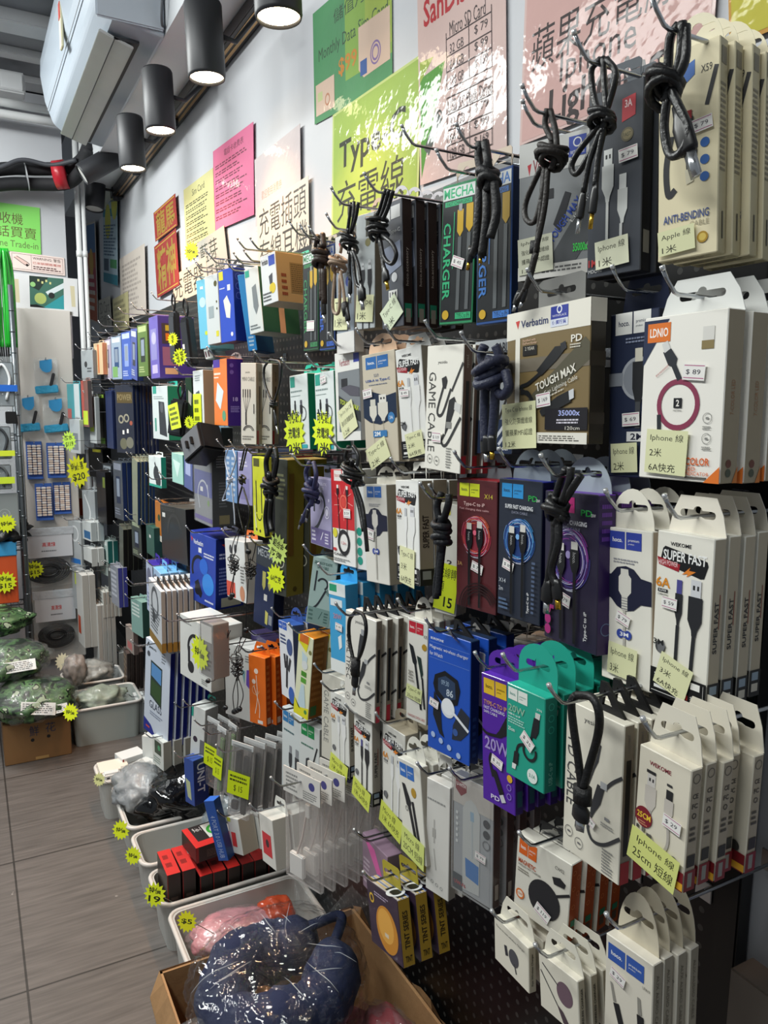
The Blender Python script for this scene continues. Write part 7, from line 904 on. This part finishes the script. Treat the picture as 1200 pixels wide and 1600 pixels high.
for d, px, py, Y, w, L, c in [('yellow star card with a 5 on the nearest tub', 292, 1440, 0, 30, ('$5',), '#e8e828'), ('yellow star card reading 19 on the tub of red boxes', 242, 1398, 0, 34, ('特價', '19'), '#dff02a'), ('yellow-green star card on the nearly empty tub', 208, 1337, 0, 26, ('特價',), '#dff02a'), ('yellow-green star card on the tub with the black bag', 189, 1297, 0, 28, ('特價',), '#dff02a'), ('pale yellow star card on the small tub with white boxes', 155, 1218, 0, 20, ('特價',), '#d8dc9a'), ('yellow-green star card on the grey tub by the brown box', 110, 1113, 0, 26, ('特價',), '#dff02a'), ('cream blank star card standing over the far tubs', 98, 1034, 0, 26, (), '#e0d8b8'), ('pale star card lower beside the camouflage bag', 97, 1092, 0, 20, (), '#d8dca0')]:
    X = {292: .386, 242: .368, 208: .36, 189: .358, 155: .325, 110: .30, 98: .36, 97: .33}[px]; c_ = onx(px, py, X); th = math.radians(50); e = Vector((math.sin(th), -math.cos(th), 0)); W = w*(c_-Vector((0, 0, CH))).length/FPX; q = MB(); nr = Vector((-math.cos(th), -math.sin(th), .25)).normalized()
    vv = e.cross(nr); vv = vv if vv.z < 0 else -vv; a = burst(0, 0, 1, 0, L, c, 14)[6]; F = Fr(c_-e*W/2-vv*W/2, e*W, vv*W, nr, .0006); draw(q, F, a); F2 = Fr(c_-e*W/2-vv*W/2, e*W, vv*W, nr, 0); P = star_pts(14); q.add([F2.pt(*p) for p in reversed(P)], [tuple(range(len(P)))], c); q.tube([c_-nr*.002, c_-nr*.01, c_+Vector((.065, .01 if py > 1200 else .2, -.06 if py > 1200 or py == 1113 else -.17))], .0009, '#8f8f80', 5); tag(q.build('starburst_card'), d, 'price tag')
# red and black boxes
def rbox(label, loc, sx, sy, sz, rz=0, rx=0, top='#d8302c', side='#26211f', name='gadget_box', extra=None, grp=None, cat='boxed gadget'):
    m = Matrix.Translation(loc)@Matrix.Rotation(rz, 4, 'Z')@Matrix.Rotation(rx, 4, 'X'); r = empty(name, label=label, cat=cat, mw=m, group=grp); q = MB(); S = mat(side, .4)
    q.box((-sx/2, -sy/2, 0), (sx/2, sy/2, sz), S, .001); draw(q, Fr((-sx/2, sy/2, sz), (sx, 0, 0), (0, -sy, 0), (0, 0, 1)), [('r', top, 0, 0, 1, 1)]+(extra or [])); draw(q, Fr((-sx/2, -sy/2, sz), (sx, 0, 0), (0, 0, -sz), (0, -1, 0)), [('r', '#8c1f1e', 0, 0, .06, 1)]+lines('#5a4a44', .25, .3, .8, .8, 6)); q.build('carton', r); return r
for i in range(8):
    rbox('red topped black gadget box standing in the tub, '+['nearest the aisle', 'second from the aisle', 'third from the aisle', 'fourth from the aisle', 'fifth from the aisle', 'sixth from the aisle', 'seventh from the aisle', 'last, nearest the wall'][i], (.425+i*.040+(.006 if i > 1 else 0), 2.01, .006), .036, .125, .215 if i < 2 else .185, .02*(i % 3), top='#cf2f2b' if i < 5 else '#8f2422', extra=lines('#7c1714', .2, .15, .7, .8, 2), grp='red and black boxes in the floor tub')
r = rbox('black and red gadget box with a green ring picture lying on the upright ones', (.545, 2.02, .226), .125, .11, .045, .12, top='#2c2524', extra=[('r', '#d8302c', 0, .75, 1, 1), ('r', '#d8302c', 0, 0, .14, 1), ('r', '#d5d3cc', .42, .05, .98, .72), ('g', '#3fa83c', .7, .4, .2, .07), ('t', '#e8e0dc', '9-in-1', .2, .1, .38, .3)])
for i, (x, y, z, s, c) in enumerate([(.40, 2.78, .12, (.10, .09, .05), '#e8ded0'), (.47, 2.83, .12, (.09, .07, .06), '#dfe2e2'), (.50, 2.74, .12, (.09, .08, .05), '#d8dad8'), (.55, 2.80, .12, (.055, .06, .13), '#dcdfdc')]):
    rbox(['cream small carton lying in the small tub', 'white small carton lying at the back of the small tub', 'pale grey carton lying in the small tub beside the bag', 'white tall carton standing open in the small tub'][i], (x, y, z), *s, .25*i, top=c, side=c, name='small_carton', cat='carton')
q = MB(); q.box((-.03, -.018, 0), (.03, .018, .03), mat('#e3e3e1', .25), .006); q.box((-.018, -.0185, .012), (-.008, -.0175, .018), mat('#4a4a4c', .4)); q.box((.006, -.0185, .012), (.016, -.0175, .018), mat('#4a4a4c', .4)); o = tag(q.build('usb_wall_charger'), 'white wall charger with two slots on the front of the small tub', 'charger'); o.location = (.385, 2.722, .145)
# soft wrapped goods
def blob(name, label, cat, c, rad, m, sd=0, amp=.25, fr=6, sub=4, wrap=None, rot=0, part='body'):
    r = empty(name, c, label, cat); bm = bmesh.new(); bmesh.ops.create_icosphere(bm, subdivisions=sub, radius=1)
    def disp(bm, k, fr, amp):
        for v in bm.verts:
            n = v.co.normalized(); d = 1+amp*_ns.noise(n*fr*.4+Vector((sd, sd*2, 0)))+amp*.5*abs(_ns.noise(n*fr+Vector((0, sd, sd))))
            v.co = Vector((n.x*rad[0], n.y*rad[1], n.z*rad[2]))*d*k
            v.co.z = max(v.co.z, -rad[2]*.93)
    disp(bm, 1, fr, amp); bmesh.ops.rotate(bm, verts=bm.verts, cent=(0, 0, 0), matrix=Matrix.Rotation(rot, 3, 'Z'))
    me = bpy.data.meshes.new(part); bm.to_mesh(me); bm.free(); me.materials.append(m)
    for p in me.polygons: p.use_smooth = True
    o = bpy.data.objects.new(part, me); COL.objects.link(o); o.parent = r
    if wrap:
        bm = bmesh.new(); bmesh.ops.create_icosphere(bm, subdivisions=sub, radius=1); disp(bm, 1.06, fr*2.2, amp*.9); bmesh.ops.rotate(bm, verts=bm.verts, cent=(0, 0, 0), matrix=Matrix.Rotation(rot, 3, 'Z'))
        me = bpy.data.meshes.new('plastic_wrap'); bm.to_mesh(me); bm.free(); me.materials.append(wrap)
        for p in me.polygons: p.use_smooth = True
        o = bpy.data.objects.new('plastic_wrap', me); COL.objects.link(o); o.parent = r
    return r
CLR = film('#eef4f8', .06, .05, 1.0, 26)
blob('black_bag', 'shiny black plastic bag filling the fourth floor tub', 'bag', (.585, 2.46, .175), (.15, .13, .085), mat('#0c0d10', .12, coat=.6, bump=.7, bs=14), 3, .3, 7)
blob('clear_wrapped_bundle', 'grey goods in crinkled clear plastic left of the black bag', 'wrapped goods', (.455, 2.55, .175), (.085, .11, .07), mat('#8f9498', .3, bump=.8, bs=18), 5, .3, 8, wrap=CLR)
blob('clear_wrapped_bundle', 'small crinkled clear bag in the nearly empty tub against the wall', 'wrapped goods', (.66, 2.22, .14), (.08, .07, .10), mat('#8a9499', .3, bump=.8, bs=22), 9, .3, 8, wrap=CLR)
blob('packet_pile', 'pink and red printed packet lying in the nearest tub', 'packet', (.54, 1.79, .12), (.11, .07, .035), mat('#cf8f96', .25, coat=.5, bump=.6, bs=30, var=.4, vs=30), 2, .2, 5, wrap=CLR)
blob('packet_pile', 'orange-red crumpled packet at the wall side of the nearest tub', 'packet', (.66, 1.80, .12), (.05, .05, .04), mat('#c8502f', .25, coat=.5, bump=.6, bs=30), 4, .3, 6)
# neck pillows in an open brown carton
cb = mat('#a9835a', .75, var=.1, vs=20, bump=.15, bs=40); cbi = mat('#7a5c3c', .8, var=.1, vs=20)
r = empty('cardboard_carton', (.52, 1.27, 0), 'open brown cardboard carton at the bottom holding the wrapped neck pillows', 'carton')
x0, x1, y0, y1, H_ = -.225, .235, -.23, .25, .285
for nm, lo, hi in (('wall', (x0, y0, 0), (x0+.006, y1, H_)), ('wall', (x1-.006, y0, 0), (x1, y1, H_)), ('wall', (x0, y1-.006, 0), (x1, y1, H_)), ('wall', (x0, y0, 0), (x1, y0+.006, H_)), ('base', (x0, y0, 0), (x1, y1, .006))):
    q = MB(); q.box(lo, hi, cb); q.build(nm, r)
def flap(a, b_, out, m=cb):
    q = MB(); a, b_, out = Vector(a), Vector(b_), Vector(out); n = 12; vs = []
    for i in range(n+1):
        p = a+(b_-a)*i/n; rg = .012*math.sin(i*1.7)+.01*math.sin(i*.6); vs += [p, p+out*(1+rg*3)+Vector((0, 0, rg))]
    vs2 = [v+Vector((0, 0, .004)) for v in vs]; k = len(vs); q.add(vs+vs2, [(2*i, 2*i+1, 2*i+3, 2*i+2) for i in range(n)]+[(k+2*i, k+2*i+2, k+2*i+3, k+2*i+1) for i in range(n)]+[(2*i+1, k+2*i+1, k+2*i+3, 2*i+3) for i in range(n)], m); q.build('flap', r)
flap((x1, y0, H_), (x1, y1, H_), (.022, 0, -.03)); flap((x0, y0, H_), (x0, y1, H_), (-.02, 0, -.07)); flap((x0, y1, H_), (x1, y1, H_), (0, .015, -.06))
def pillow(label, c, R_, r_, m, gap=18, start=0, tilt=(0, 0, 0), wrap=True, sd=1):
    T = empty('neck_pillow', c, label, 'neck pillow'); T.rotation_euler = tilt; q = MB(); P = []; rad = []; N = 56
    for i in range(N+1):
        a = math.radians(start+gap/2+(360-gap)*i/N); k = 1+.06*math.sin(a*2+sd); P.append((R_*k*math.cos(a), R_*k*math.sin(a), .012*math.sin(a*3+sd)))
        e = min(i, N-i)/5; rad.append(r_*(1 if e >= 1 else math.sqrt(max(.02, 1-(1-e)**2)))*(1+.05*math.sin(i*.9)+.04*math.sin(i*2.3)))
    q.tube(P, rad, m, 26, True, .92); CU = q.build('cushion', T)
    q = MB(); q.tube([(x*1.0, y*1.0, z+rr_*.93) for (x, y, z), rr_ in list(zip(P, rad))[6:-6]], .0016, mat('#141d3a', .6), 6); q.build('seam', CU)
    a = math.radians(start); q = MB(); q.tube(smooth([((R_+r_*.4)*math.cos(a+.3), (R_+r_*.4)*math.sin(a+.3), .03), ((R_+r_*1.25)*math.cos(a), (R_+r_*1.25)*math.sin(a), .035), ((R_+r_*.4)*math.cos(a-.3), (R_+r_*.4)*math.sin(a-.3), .03)], 6), .011, m, 10); q.build('snap_strap', T)
    if wrap:
        bm = bmesh.new(); bmesh.ops.create_icosphere(bm, subdivisions=6, radius=1)
        for v in bm.verts:
            n = v.co.normalized(); d = 1.03+.03*_ns.noise(n*2.2+Vector((sd, 0, 0)))+.10*abs(_ns.noise(n*5+Vector((0, sd, 0))))+.035*abs(_ns.noise(n*14))+.02*abs(_ns.noise(Vector((n.x*9, n.y*30, n.z*9)))); g = (R_+r_)*1.01
            hh = r_*1.30; rad_ = math.hypot(n.x, n.y); v.co = Vector((n.x*g*d, n.y*g*d, (1 if n.z > 0 else -1)*hh*abs(n.z)**.55*d*(.80+.2*min(1, rad_*1.4))))
        rg = random.Random(4); g = (R_+r_)*1.05; tops = [v.co.copy() for v in bm.verts if v.co.z > .01]
        for i in range(14):
            a0 = rg.uniform(0, 6.28); a1 = a0+rg.uniform(-.35, .35); r0 = rg.uniform(.5, .98)*g; r1 = r0*rg.uniform(.35, .8); P_ = []
            for k in range(5):
                t = k/4; x = r0*math.cos(a0)*(1-t)+r1*math.cos(a1)*t; y = r0*math.sin(a0)*(1-t)+r1*math.sin(a1)*t
                N_ = sorted(tops, key=lambda c: (c.x-x)**2+(c.y-y)**2)[:5]; P_.append((x, y, sum(c.z for c in N_)/5+.0006))
            cq = MB(); cq.tube(smooth(P_, 5), [.0002+.0009*math.sin(math.pi*j/20) for j in range(21)], mat('#e8eef4', .1, alpha=.55), 5, True, .5); cq.build('crease_highlight', T)  # pale tubes put the bright highlights of the wrap's creases into colour
        me = bpy.data.meshes.new('plastic_wrap'); bm.to_mesh(me); bm.free(); me.materials.append(film('#eef4f8', .04, .006, .8, 14))
        for p in me.polygons: p.use_smooth = True
        o = bpy.data.objects.new('plastic_wrap', me); COL.objects.link(o); o.parent = T
        rg = random.Random(8)
        for a0, n_ in ((math.radians(200), 7), (math.radians(38), 7)):   # gathered bag ends
            q = MB(); vs = []; fs = []; cc = Vector((math.cos(a0), math.sin(a0), 0)); pp = Vector((-math.sin(a0), math.cos(a0), 0)); b0 = cc*(R_+r_)*1.0
            for i in range(n_+1):
                t = i/n_-.5; vs += [b0+pp*t*.10+Vector((0, 0, .02+.02*rg.random())), b0+cc*(.07+.03*rg.random())+pp*t*.20+Vector((0, 0, .0+.05*rg.random()))]
            fs = [(2*i, 2*i+1, 2*i+3, 2*i+2) for i in range(n_)]; q.add(vs, fs, film('#eef4f8', .04, .05, 1.0, 30), False); q.build('bag_end', T)
    return T
VEL = mat('#1b2546', .85, var=.10, vs=5, bump=.25, bs=70); RED = mat('#6a2830', .7, var=.15, vs=14, bump=.2, bs=60)
pillow('navy blue neck pillow in crinkled clear plastic on top of the carton', (.492, 1.325, .325), .105, .062, VEL, 14, 20, (.06, -.10, 0), True, 1)
pillow('dusty red neck pillow lying under the navy one in the carton', (.52, 1.27, .17), .11, .058, RED, 30, 200, (0, 0, 0), False, 2)
blob('neck_pillow', 'bright crimson wrapped pillow showing at the bottom left of the carton', 'neck pillow', (.375, 1.14, .23), (.06, .07, .06), mat('#b8204c', .5, bump=.3, bs=30), 3, .2, 5, wrap=CLR)
blob('neck_pillow', 'dusty pink pillow in clear wrap at the wall side of the carton', 'neck pillow', (.675, 1.17, .22), (.055, .11, .06), mat('#8a444a', .5, bump=.4, bs=24), 6, .2, 5, wrap=CLR)
tub('white translucent tub corner at the bottom border below the tint series boxes', .60, .80, .86, 1.02, .10, mat('#cfd2d4', .3), z0=.20)
r = empty('support_carton', (.70, .94, 0), 'dark carton under the white translucent tub', 'carton'); q = MB(); q.box((-.09, -.07, 0), (.085, .07, .199), mat('#1c1b1a', .7), .003); q.build('carton', r)
# brown box with camouflage bags
bx = empty('cardboard_box', (.19, 3.44, 0), 'closed brown cardboard box printed with two flower characters on the floor', 'cardboard box')
q = MB(); a = mat('#8a6640', .7, var=.08, vs=14); q.box((-.13, -.12, 0), (.125, .14, .175), a, .003)
draw(q, Fr((-.13, -.12, .175), (.255, 0, 0), (0, 0, -.175), (0, -1, 0), .0006), [('t', '#2a3350', '鮮', .38, .12, .52, .38), ('t', '#2a3350', '花', .62, .10, .77, .34), ('e', '#1a1a1c', .42, .47, .028), ('e', '#1a1a1c', .66, .44, .028), ('r', '#b8925c', .45, .9, .65, .97)]); q.build('carton', bx)
cm = mat('#4d6a4c', .5); nt = cm.node_tree; b = nt.nodes['Principled BSDF']; tc = nt.nodes.new('ShaderNodeTexCoord'); n = nt.nodes.new('ShaderNodeTexNoise'); n.inputs['Scale'].default_value = 22; n.inputs['Detail'].default_value = 2; nt.links.new(tc.outputs['Object'], n.inputs['Vector'])
cr = nt.nodes.new('ShaderNodeValToRGB'); cr.color_ramp.interpolation = 'CONSTANT'; E_ = cr.color_ramp.elements; E_[0].color = lin('#1d2a22'); E_[0].position = 0; E_[1].position = .46; E_[1].color = lin('#3f5e3c')
for p_, c_ in ((.54, '#55774c'), (.60, '#18221c'), (.66, '#9aa890')): e = E_.new(p_); e.color = lin(c_)
nt.links.new(n.outputs['Fac'], cr.inputs[0]); nt.links.new(cr.outputs[0], b.inputs['Base Color'])
def camo(label, c, rad, sd, lab):
    r = blob('camouflage_bag', label, 'bag', c, rad, cm, sd, .28, 5, wrap=film('#f0f6f4', .1, .04, .9, 20)); 
    for i, (u, v, w_, ang) in enumerate(lab):
        q = MB(); o = Vector((u, -rad[1]*.86, v)); th = math.radians(ang); e = Vector((math.cos(th), 0, math.sin(th)))*w_; d_ = Vector((math.sin(th)*.6, -.55, -math.cos(th)*.7))*w_*.45
        draw(q, Fr(o, e, d_, e.cross(d_)*(-1 if e.cross(d_).y > 0 else 1), .004), [('r', '#dfe2e2', 0, 0, 1, 1), ('x', '#55595c', .05, .1, .95, .9, 5)]); q.build('paper_label', r)
    return r
camo('plastic wrapped camouflage bag with two white labels on the brown box', (.18, 3.40, .245), (.155, .16, .075), 2, [(-.05, .04, .13, -12), (.03, -.0, .09, 4)])
camo('plastic wrapped camouflage bag behind, on top of the front one', (.10, 3.56, .37), (.16, .15, .075), 7, [(-.02, .03, .12, 2)])
blob('camouflage_bag', 'darker camouflage bag at the left border under the rack', 'bag', (.06, 3.78, .49), (.15, .12, .06), cm, 11, .3, 6)
blob('wrapped_bundle', 'greyish wrapped bundle between the camouflage bags and the far tubs', 'wrapped goods', (.375, 3.62, .26), (.05, .05, .07), mat('#8a7f78', .4, bump=.5, bs=20, var=.3, vs=20), 4, .3, 6, wrap=CLR)
blob('wrapped_bundle', 'small silver-green wrapped goods in the grey tub', 'wrapped goods', (.46, 3.46, .17), (.10, .08, .05), mat('#8f9a8c', .35, bump=.6, bs=24, var=.4, vs=20), 8, .3, 7, wrap=CLR)
blob('wrapped_bundle', 'grey wrapped goods filling the farthest tub', 'wrapped goods', (.46, 3.78, .18), (.10, .08, .06), mat('#9a9c98', .35, bump=.6, bs=24, var=.3, vs=20), 9, .3, 7, wrap=CLR)
# ---------------------------------------------------------------- packs on the white board
def hangp(px, py, Y=4.262): p = ony(px, py, Y); return p
def blister(label, px, py, px2, py2, kind, Y=4.245, cat='pack', name='blister_pack'):
    a, b_ = ony(px, py, Y), ony(px2, py2, Y); w = b_.x-a.x; h = a.z-b_.z; c = Vector(((a.x+b_.x)/2, Y, b_.z)); r = empty(name, c, label, cat); q = MB()
    if kind == 'bead':
        q.box((-w/2, .004, 0), (w/2, .008, h), mat('#3f66b4', .4), .001); q.box((-w/2, -.01, 0), (w/2, .004, h*.06), mat('#3f66b4', .4), .001); q.build('backing_card', r); q = MB()
        for j in range(12):
            for i in range(3): x = (-.30+.30*i)*w; z = h*(.12+.8*j/12); q.box((x-w*.13, -.010, z), (x+w*.13, .002, z+h*.055), mat('#ecd9cc' if (i+j) % 3 else '#f6f0ec', .3), .002)
        q.build('capsules', r)
    elif kind == 'clip':
        q.box((-w*.5, -.004, 0), (w*.5, .004, h), film('#e8eef0', .15, .12, .9, 20), .003); q.build('clear_bag', r); q = MB()
        c1 = [(x*w*.26, z) for x, z in [(-1, h*.92), (1, h*.98), (1, h*.72), (.6, h*.62), (0, h*.60), (-.6, h*.64), (-1, h*.74)]]
        q.add([(0, -.007, h*.78)]+[(x, -.007, z) for x, z in c1], [(0, 1+(i+1) % 7, 1+i) for i in range(7)], mat('#3a94cc', .4)); q.build('blue_card', r)
        q = MB(); q.box((0, -.012, h*.2), (w*.14, -.004, h*.62), mat('#2c2c30', .4), .003, Matrix.Rotation(.25, 4, 'Y')); q.build('black_grip', r)
        q = MB(); q.box((-w*.48, -.014, h*.02), (w*.5, -.004, h*.24), mat('#3a9cc4', .35, bump=.4, bs=60), .004, Matrix.Rotation(-.10, 4, 'Y')); q.build('blue_cloth', r)
    else:
        q.box((-w/2, -.012, 0), (w/2, .012, h*.9), film('#e8eef0', .1, .03, .5, 16), .006); q.build('clear_bag', r); q = MB()
        draw(q, Fr((-w*.46, -.0135, h*.88), (w*.92, 0, 0), (0, 0, -h*.38), (0, -1, 0)), [('r', '#c9ccd2', 0, 0, 1, 1), ('t', '#c04a4a', '高清線', .40, .34, .66, .54, 0, 1), ('x', '#6a6e74', .38, .68, .68, .78, 1)]); q.build('white_label', r)
        q = MB()
        q.tube([(0, .006, h*.04+w*.26), (0, .008, h*.04+w*.26)], w*.42, mat('#26272a', .4, bump=.5, bs=30), 28, True, .62, (1, 0, 0))
        for i in range(6):
            R0 = w*(.40-.045*i); q.tube([(R0*math.cos(t*math.pi/14), -.002*i, h*.27+R0*.62*math.sin(t*math.pi/14)) for t in range(29)], .0055, mat('#1c1d20', .4), 8)
        q.build('coiled_cable', r); q = MB(); q.box((-w*.5, -.016, h*.86), (w*.5, .0, h*.99), mat('#b9bec4', .25, bump=.8, bs=20), .003); q.build('folded_top', r)
    p = Vector((c.x, 4.262, c.z+h)); q = MB(); q.tube([(0, 4.262-c.y, h*.97), (0, 4.262-c.y-.03, h*.97), (0, 4.262-c.y-.036, h*.97+.008)], .0022, STEEL, 6); hk_ = q.build('hanger', r); return r
blister('clear bagged blue clip pack, the single upper one on the board', 52, 559, 92, 616, 'clip', cat='hair clip pack')
blister('clear bagged blue clip pack, lower left of three on the board', 25, 618, 64, 675, 'clip', cat='hair clip pack')
blister('clear bagged blue clip pack, lower right of three on the board', 66, 621, 108, 676, 'clip', cat='hair clip pack')
blister('blue pack with rows of shiny capsules, upper left of four', 40, 690, 68, 748, 'bead', 4.25, 'capsule pack'); blister('blue pack with rows of shiny capsules, upper right of four', 72, 692, 104, 746, 'bead', 4.235, 'capsule pack')
blister('blue pack with rows of shiny capsules, lower left of four', 54, 756, 84, 812, 'bead', 4.235, 'capsule pack'); blister('blue pack with rows of shiny capsules, lower right of four', 82, 754, 112, 802, 'bead', 4.25, 'capsule pack')
blister('bagged coiled black cable with silver header, the upper with a 15 dollar star', 28, 826, 119, 912, 'cable', 4.225, 'bagged cable'); blister('bagged coiled black cable with silver header, the lower one', 50, 924, 123, 1012, 'cable', 4.225, 'bagged cable')
starcard('yellow star card reading 15 on the upper bagged cable', 54, 890, 4.195, 32, -2, ('特價', '$15'), '#dff02a', 'y')
# ---------------------------------------------------------------- wire rack at the left border
rk = empty('wire_rack', (.1, 4.05, 0), 'grey metal wire rack at the left border', 'rack'); RK = mat('#6f757a', .35, .8)
for x in (.115, -.3):
    for y in (-.08, .12):
        q = MB(); q.tube([(x, y, 0), (x, y, 2.0)], .011, RK, 12)
        for k in range(20): q.tube([(x, y, .08+k*.095), (x, y, .086+k*.095)], .0122, RK, 12)
        q.build('post', rk)
for z in (.485, .80, 1.32):
    q = MB()
    for y in (-.08, .12):
        q.tube([(-.35, y, z), (.115, y, z)], .003, RK, 6); q.tube([(-.35, y, z-.025), (.115, y, z-.025)], .003, RK, 6); q.tube([(-.35+.0155*i, y, z if i % 2 else z-.025) for i in range(31)], .0018, RK, 5)
    for i in range(14): q.tube([(-.33+i*.034, -.08, z), (-.33+i*.034, .12, z)], .0016, RK, 5)
    q.build('shelf', rk)
def atb(label, name, cat, px, py, px2, py2, Y, d, c, art=(), side=None):
    a, b_ = ony(px, py, Y), ony(px2, py2, Y); w = b_.x-a.x; h = a.z-b_.z; r = empty(name, (a.x+w/2, Y, b_.z), label, cat); q = MB(); q.box((-w/2, 0, 0), (w/2, d, h), mat(c, .4), .003); draw(q, Fr((-w/2, 0, h), (w, 0, 0), (0, 0, -h), (0, -1, 0)), art); q.build('body', r); return r
z8 = ony(0, 945, 3.99)
r = atb('orange plastic container with a blue lid and a 15 dollar star on the rack', 'plastic_container', 'container', -60, 868, 30, 941, 3.97, .16, '#c8552c')
q = MB(); a, b_ = ony(-60, 852, 3.965), ony(27, 868, 3.965); q.box((-(b_.x-a.x)/2, 0, 0), ((b_.x-a.x)/2, .17, a.z-b_.z), mat('#3f9ad0', .3), .004); o = q.build('lid', r); o.location = Vector((a.x/2+b_.x/2, 3.965, b_.z))-r.location
starcard('yellow star card reading 15 on the orange container', 8, 910, 3.955, 40, 0, ('特價', '$15'), '#dff02a', 'y')
starcard('yellow-green star card over the tangled gadgets on the rack', 10, 818, 3.93, 34, -10, ('特價',), '#dff02a', 'y')
blob('gadget_heap', 'black tangled gadget pack on the upper rack shelf', 'gadget pack', (.13, 4.03, .865), (.10, .07, .065), mat('#26282b', .4, bump=.9, bs=30), 5, .5, 9)
def bagb(label, px, py, px2, py2, Y, inner, ic, lab=None):
    a, b_ = ony(px, py, Y), ony(px2, py2, Y); w = b_.x-a.x; h = a.z-b_.z; r = empty('clear_pack', (a.x+w/2, Y, b_.z), label, 'clear pack'); q = MB(); q.box((-w/2, 0, 0), (w/2, .02, h), film('#e6eef0', .1, .10, .9, 16), .008); q.build('clear_bag', r)
    q = MB(); q.box((-w*.4, .004, h*.08), (w*.4, .012, h*.9), mat('#7d868c', .4, bump=.5, bs=16), .004); q.build('insert', r)
    q = MB(); q.tube(smooth([(-w*.3, -.002, h*.1), (-w*.25, -.004, h*.6), (0, -.004, h*.85), (w*.25, -.004, h*.6), (w*.1, -.003, h*.2)], 6), .006, mat(ic, .4), 8); q.build(inner, r)
    if lab: q = MB(); draw(q, Fr((-w*.5, -.012, h*lab[0]), (w, 0, 0), (0, 0, -h*lab[1]), (0, -1, 0)), [('r', lab[2], 0, 0, 1, 1)]); q.build('label_strip', r)
    return r
bagb('clear pack with white cord and bright blue strip, topmost on the rack', -22, 556, 29, 642, 3.95, 'white_cord', '#dcdfe0', (.48, .12, '#1f62c0'))
bagb('clear pack with dark cord and a lime label below the blue strip one', -25, 660, 24, 722, 3.95, 'dark_cord', '#3a3e42', (.3, .14, '#d0e03a'))
bagb('clear pack with grey cord and a lime label, third down on the rack', -25, 722, 24, 768, 3.95, 'grey_cord', '#55595c', (.5, .22, '#c8e038'))
atb('black pack header between the clear packs on the rack', 'pack_header', 'pack', 8, 643, 27, 662, 3.94, .01, '#141416')
r = atb('grey packet with an embossed disc circle on the rack', 'disc_packet', 'packet', -10, 772, 32, 840, 3.97, .02, '#8a9294', [('g', '#b8c0c2', .40, .45, .22, .02), ('g', '#b8c0c2', .40, .45, .07, .02)])
q = MB(); rg = random.Random(2); t_ = empty('green_straps', ony(5, 395, 4.0), 'bunch of glossy green straps hanging at the left border', 'strap')
for i in range(9):
    x = -.08+.014*i+rg.uniform(-.003, .003); q.tube(smooth([(x*.4, 0, .02), (x, rg.uniform(-.02, .02), -.08), (x*1.05, rg.uniform(-.02, .02), -.30), (x, 0, -.42)], 5), .008, mat('#1f9c2c', .25, coat=.5), 6, True, .5)
q.build('straps', t_)
for i, (px, y0, y1, c) in enumerate([(2, 480, 560, '#26282b'), (-8, 488, 550, '#3a3d40')]):
    a = ony(px, y0, 4.1); q = MB()
    for k in range(8): q.tube(smooth([(a.x+k*.008-.04, 4.1, a.z), (a.x+k*.010-.05, 4.1+.01*(k % 3), a.z-.16), (a.x+k*.007-.03, 4.1, a.z-.30)], 4), .004, mat(c, .3, coat=.3), 6)
    tag(q.build('dark_lanyards'), ['dark hanging lanyards below the green straps, front bunch', 'dark grey lanyards at the very left border, behind'][i], 'lanyard')
bpy.data.objects.remove(_to)
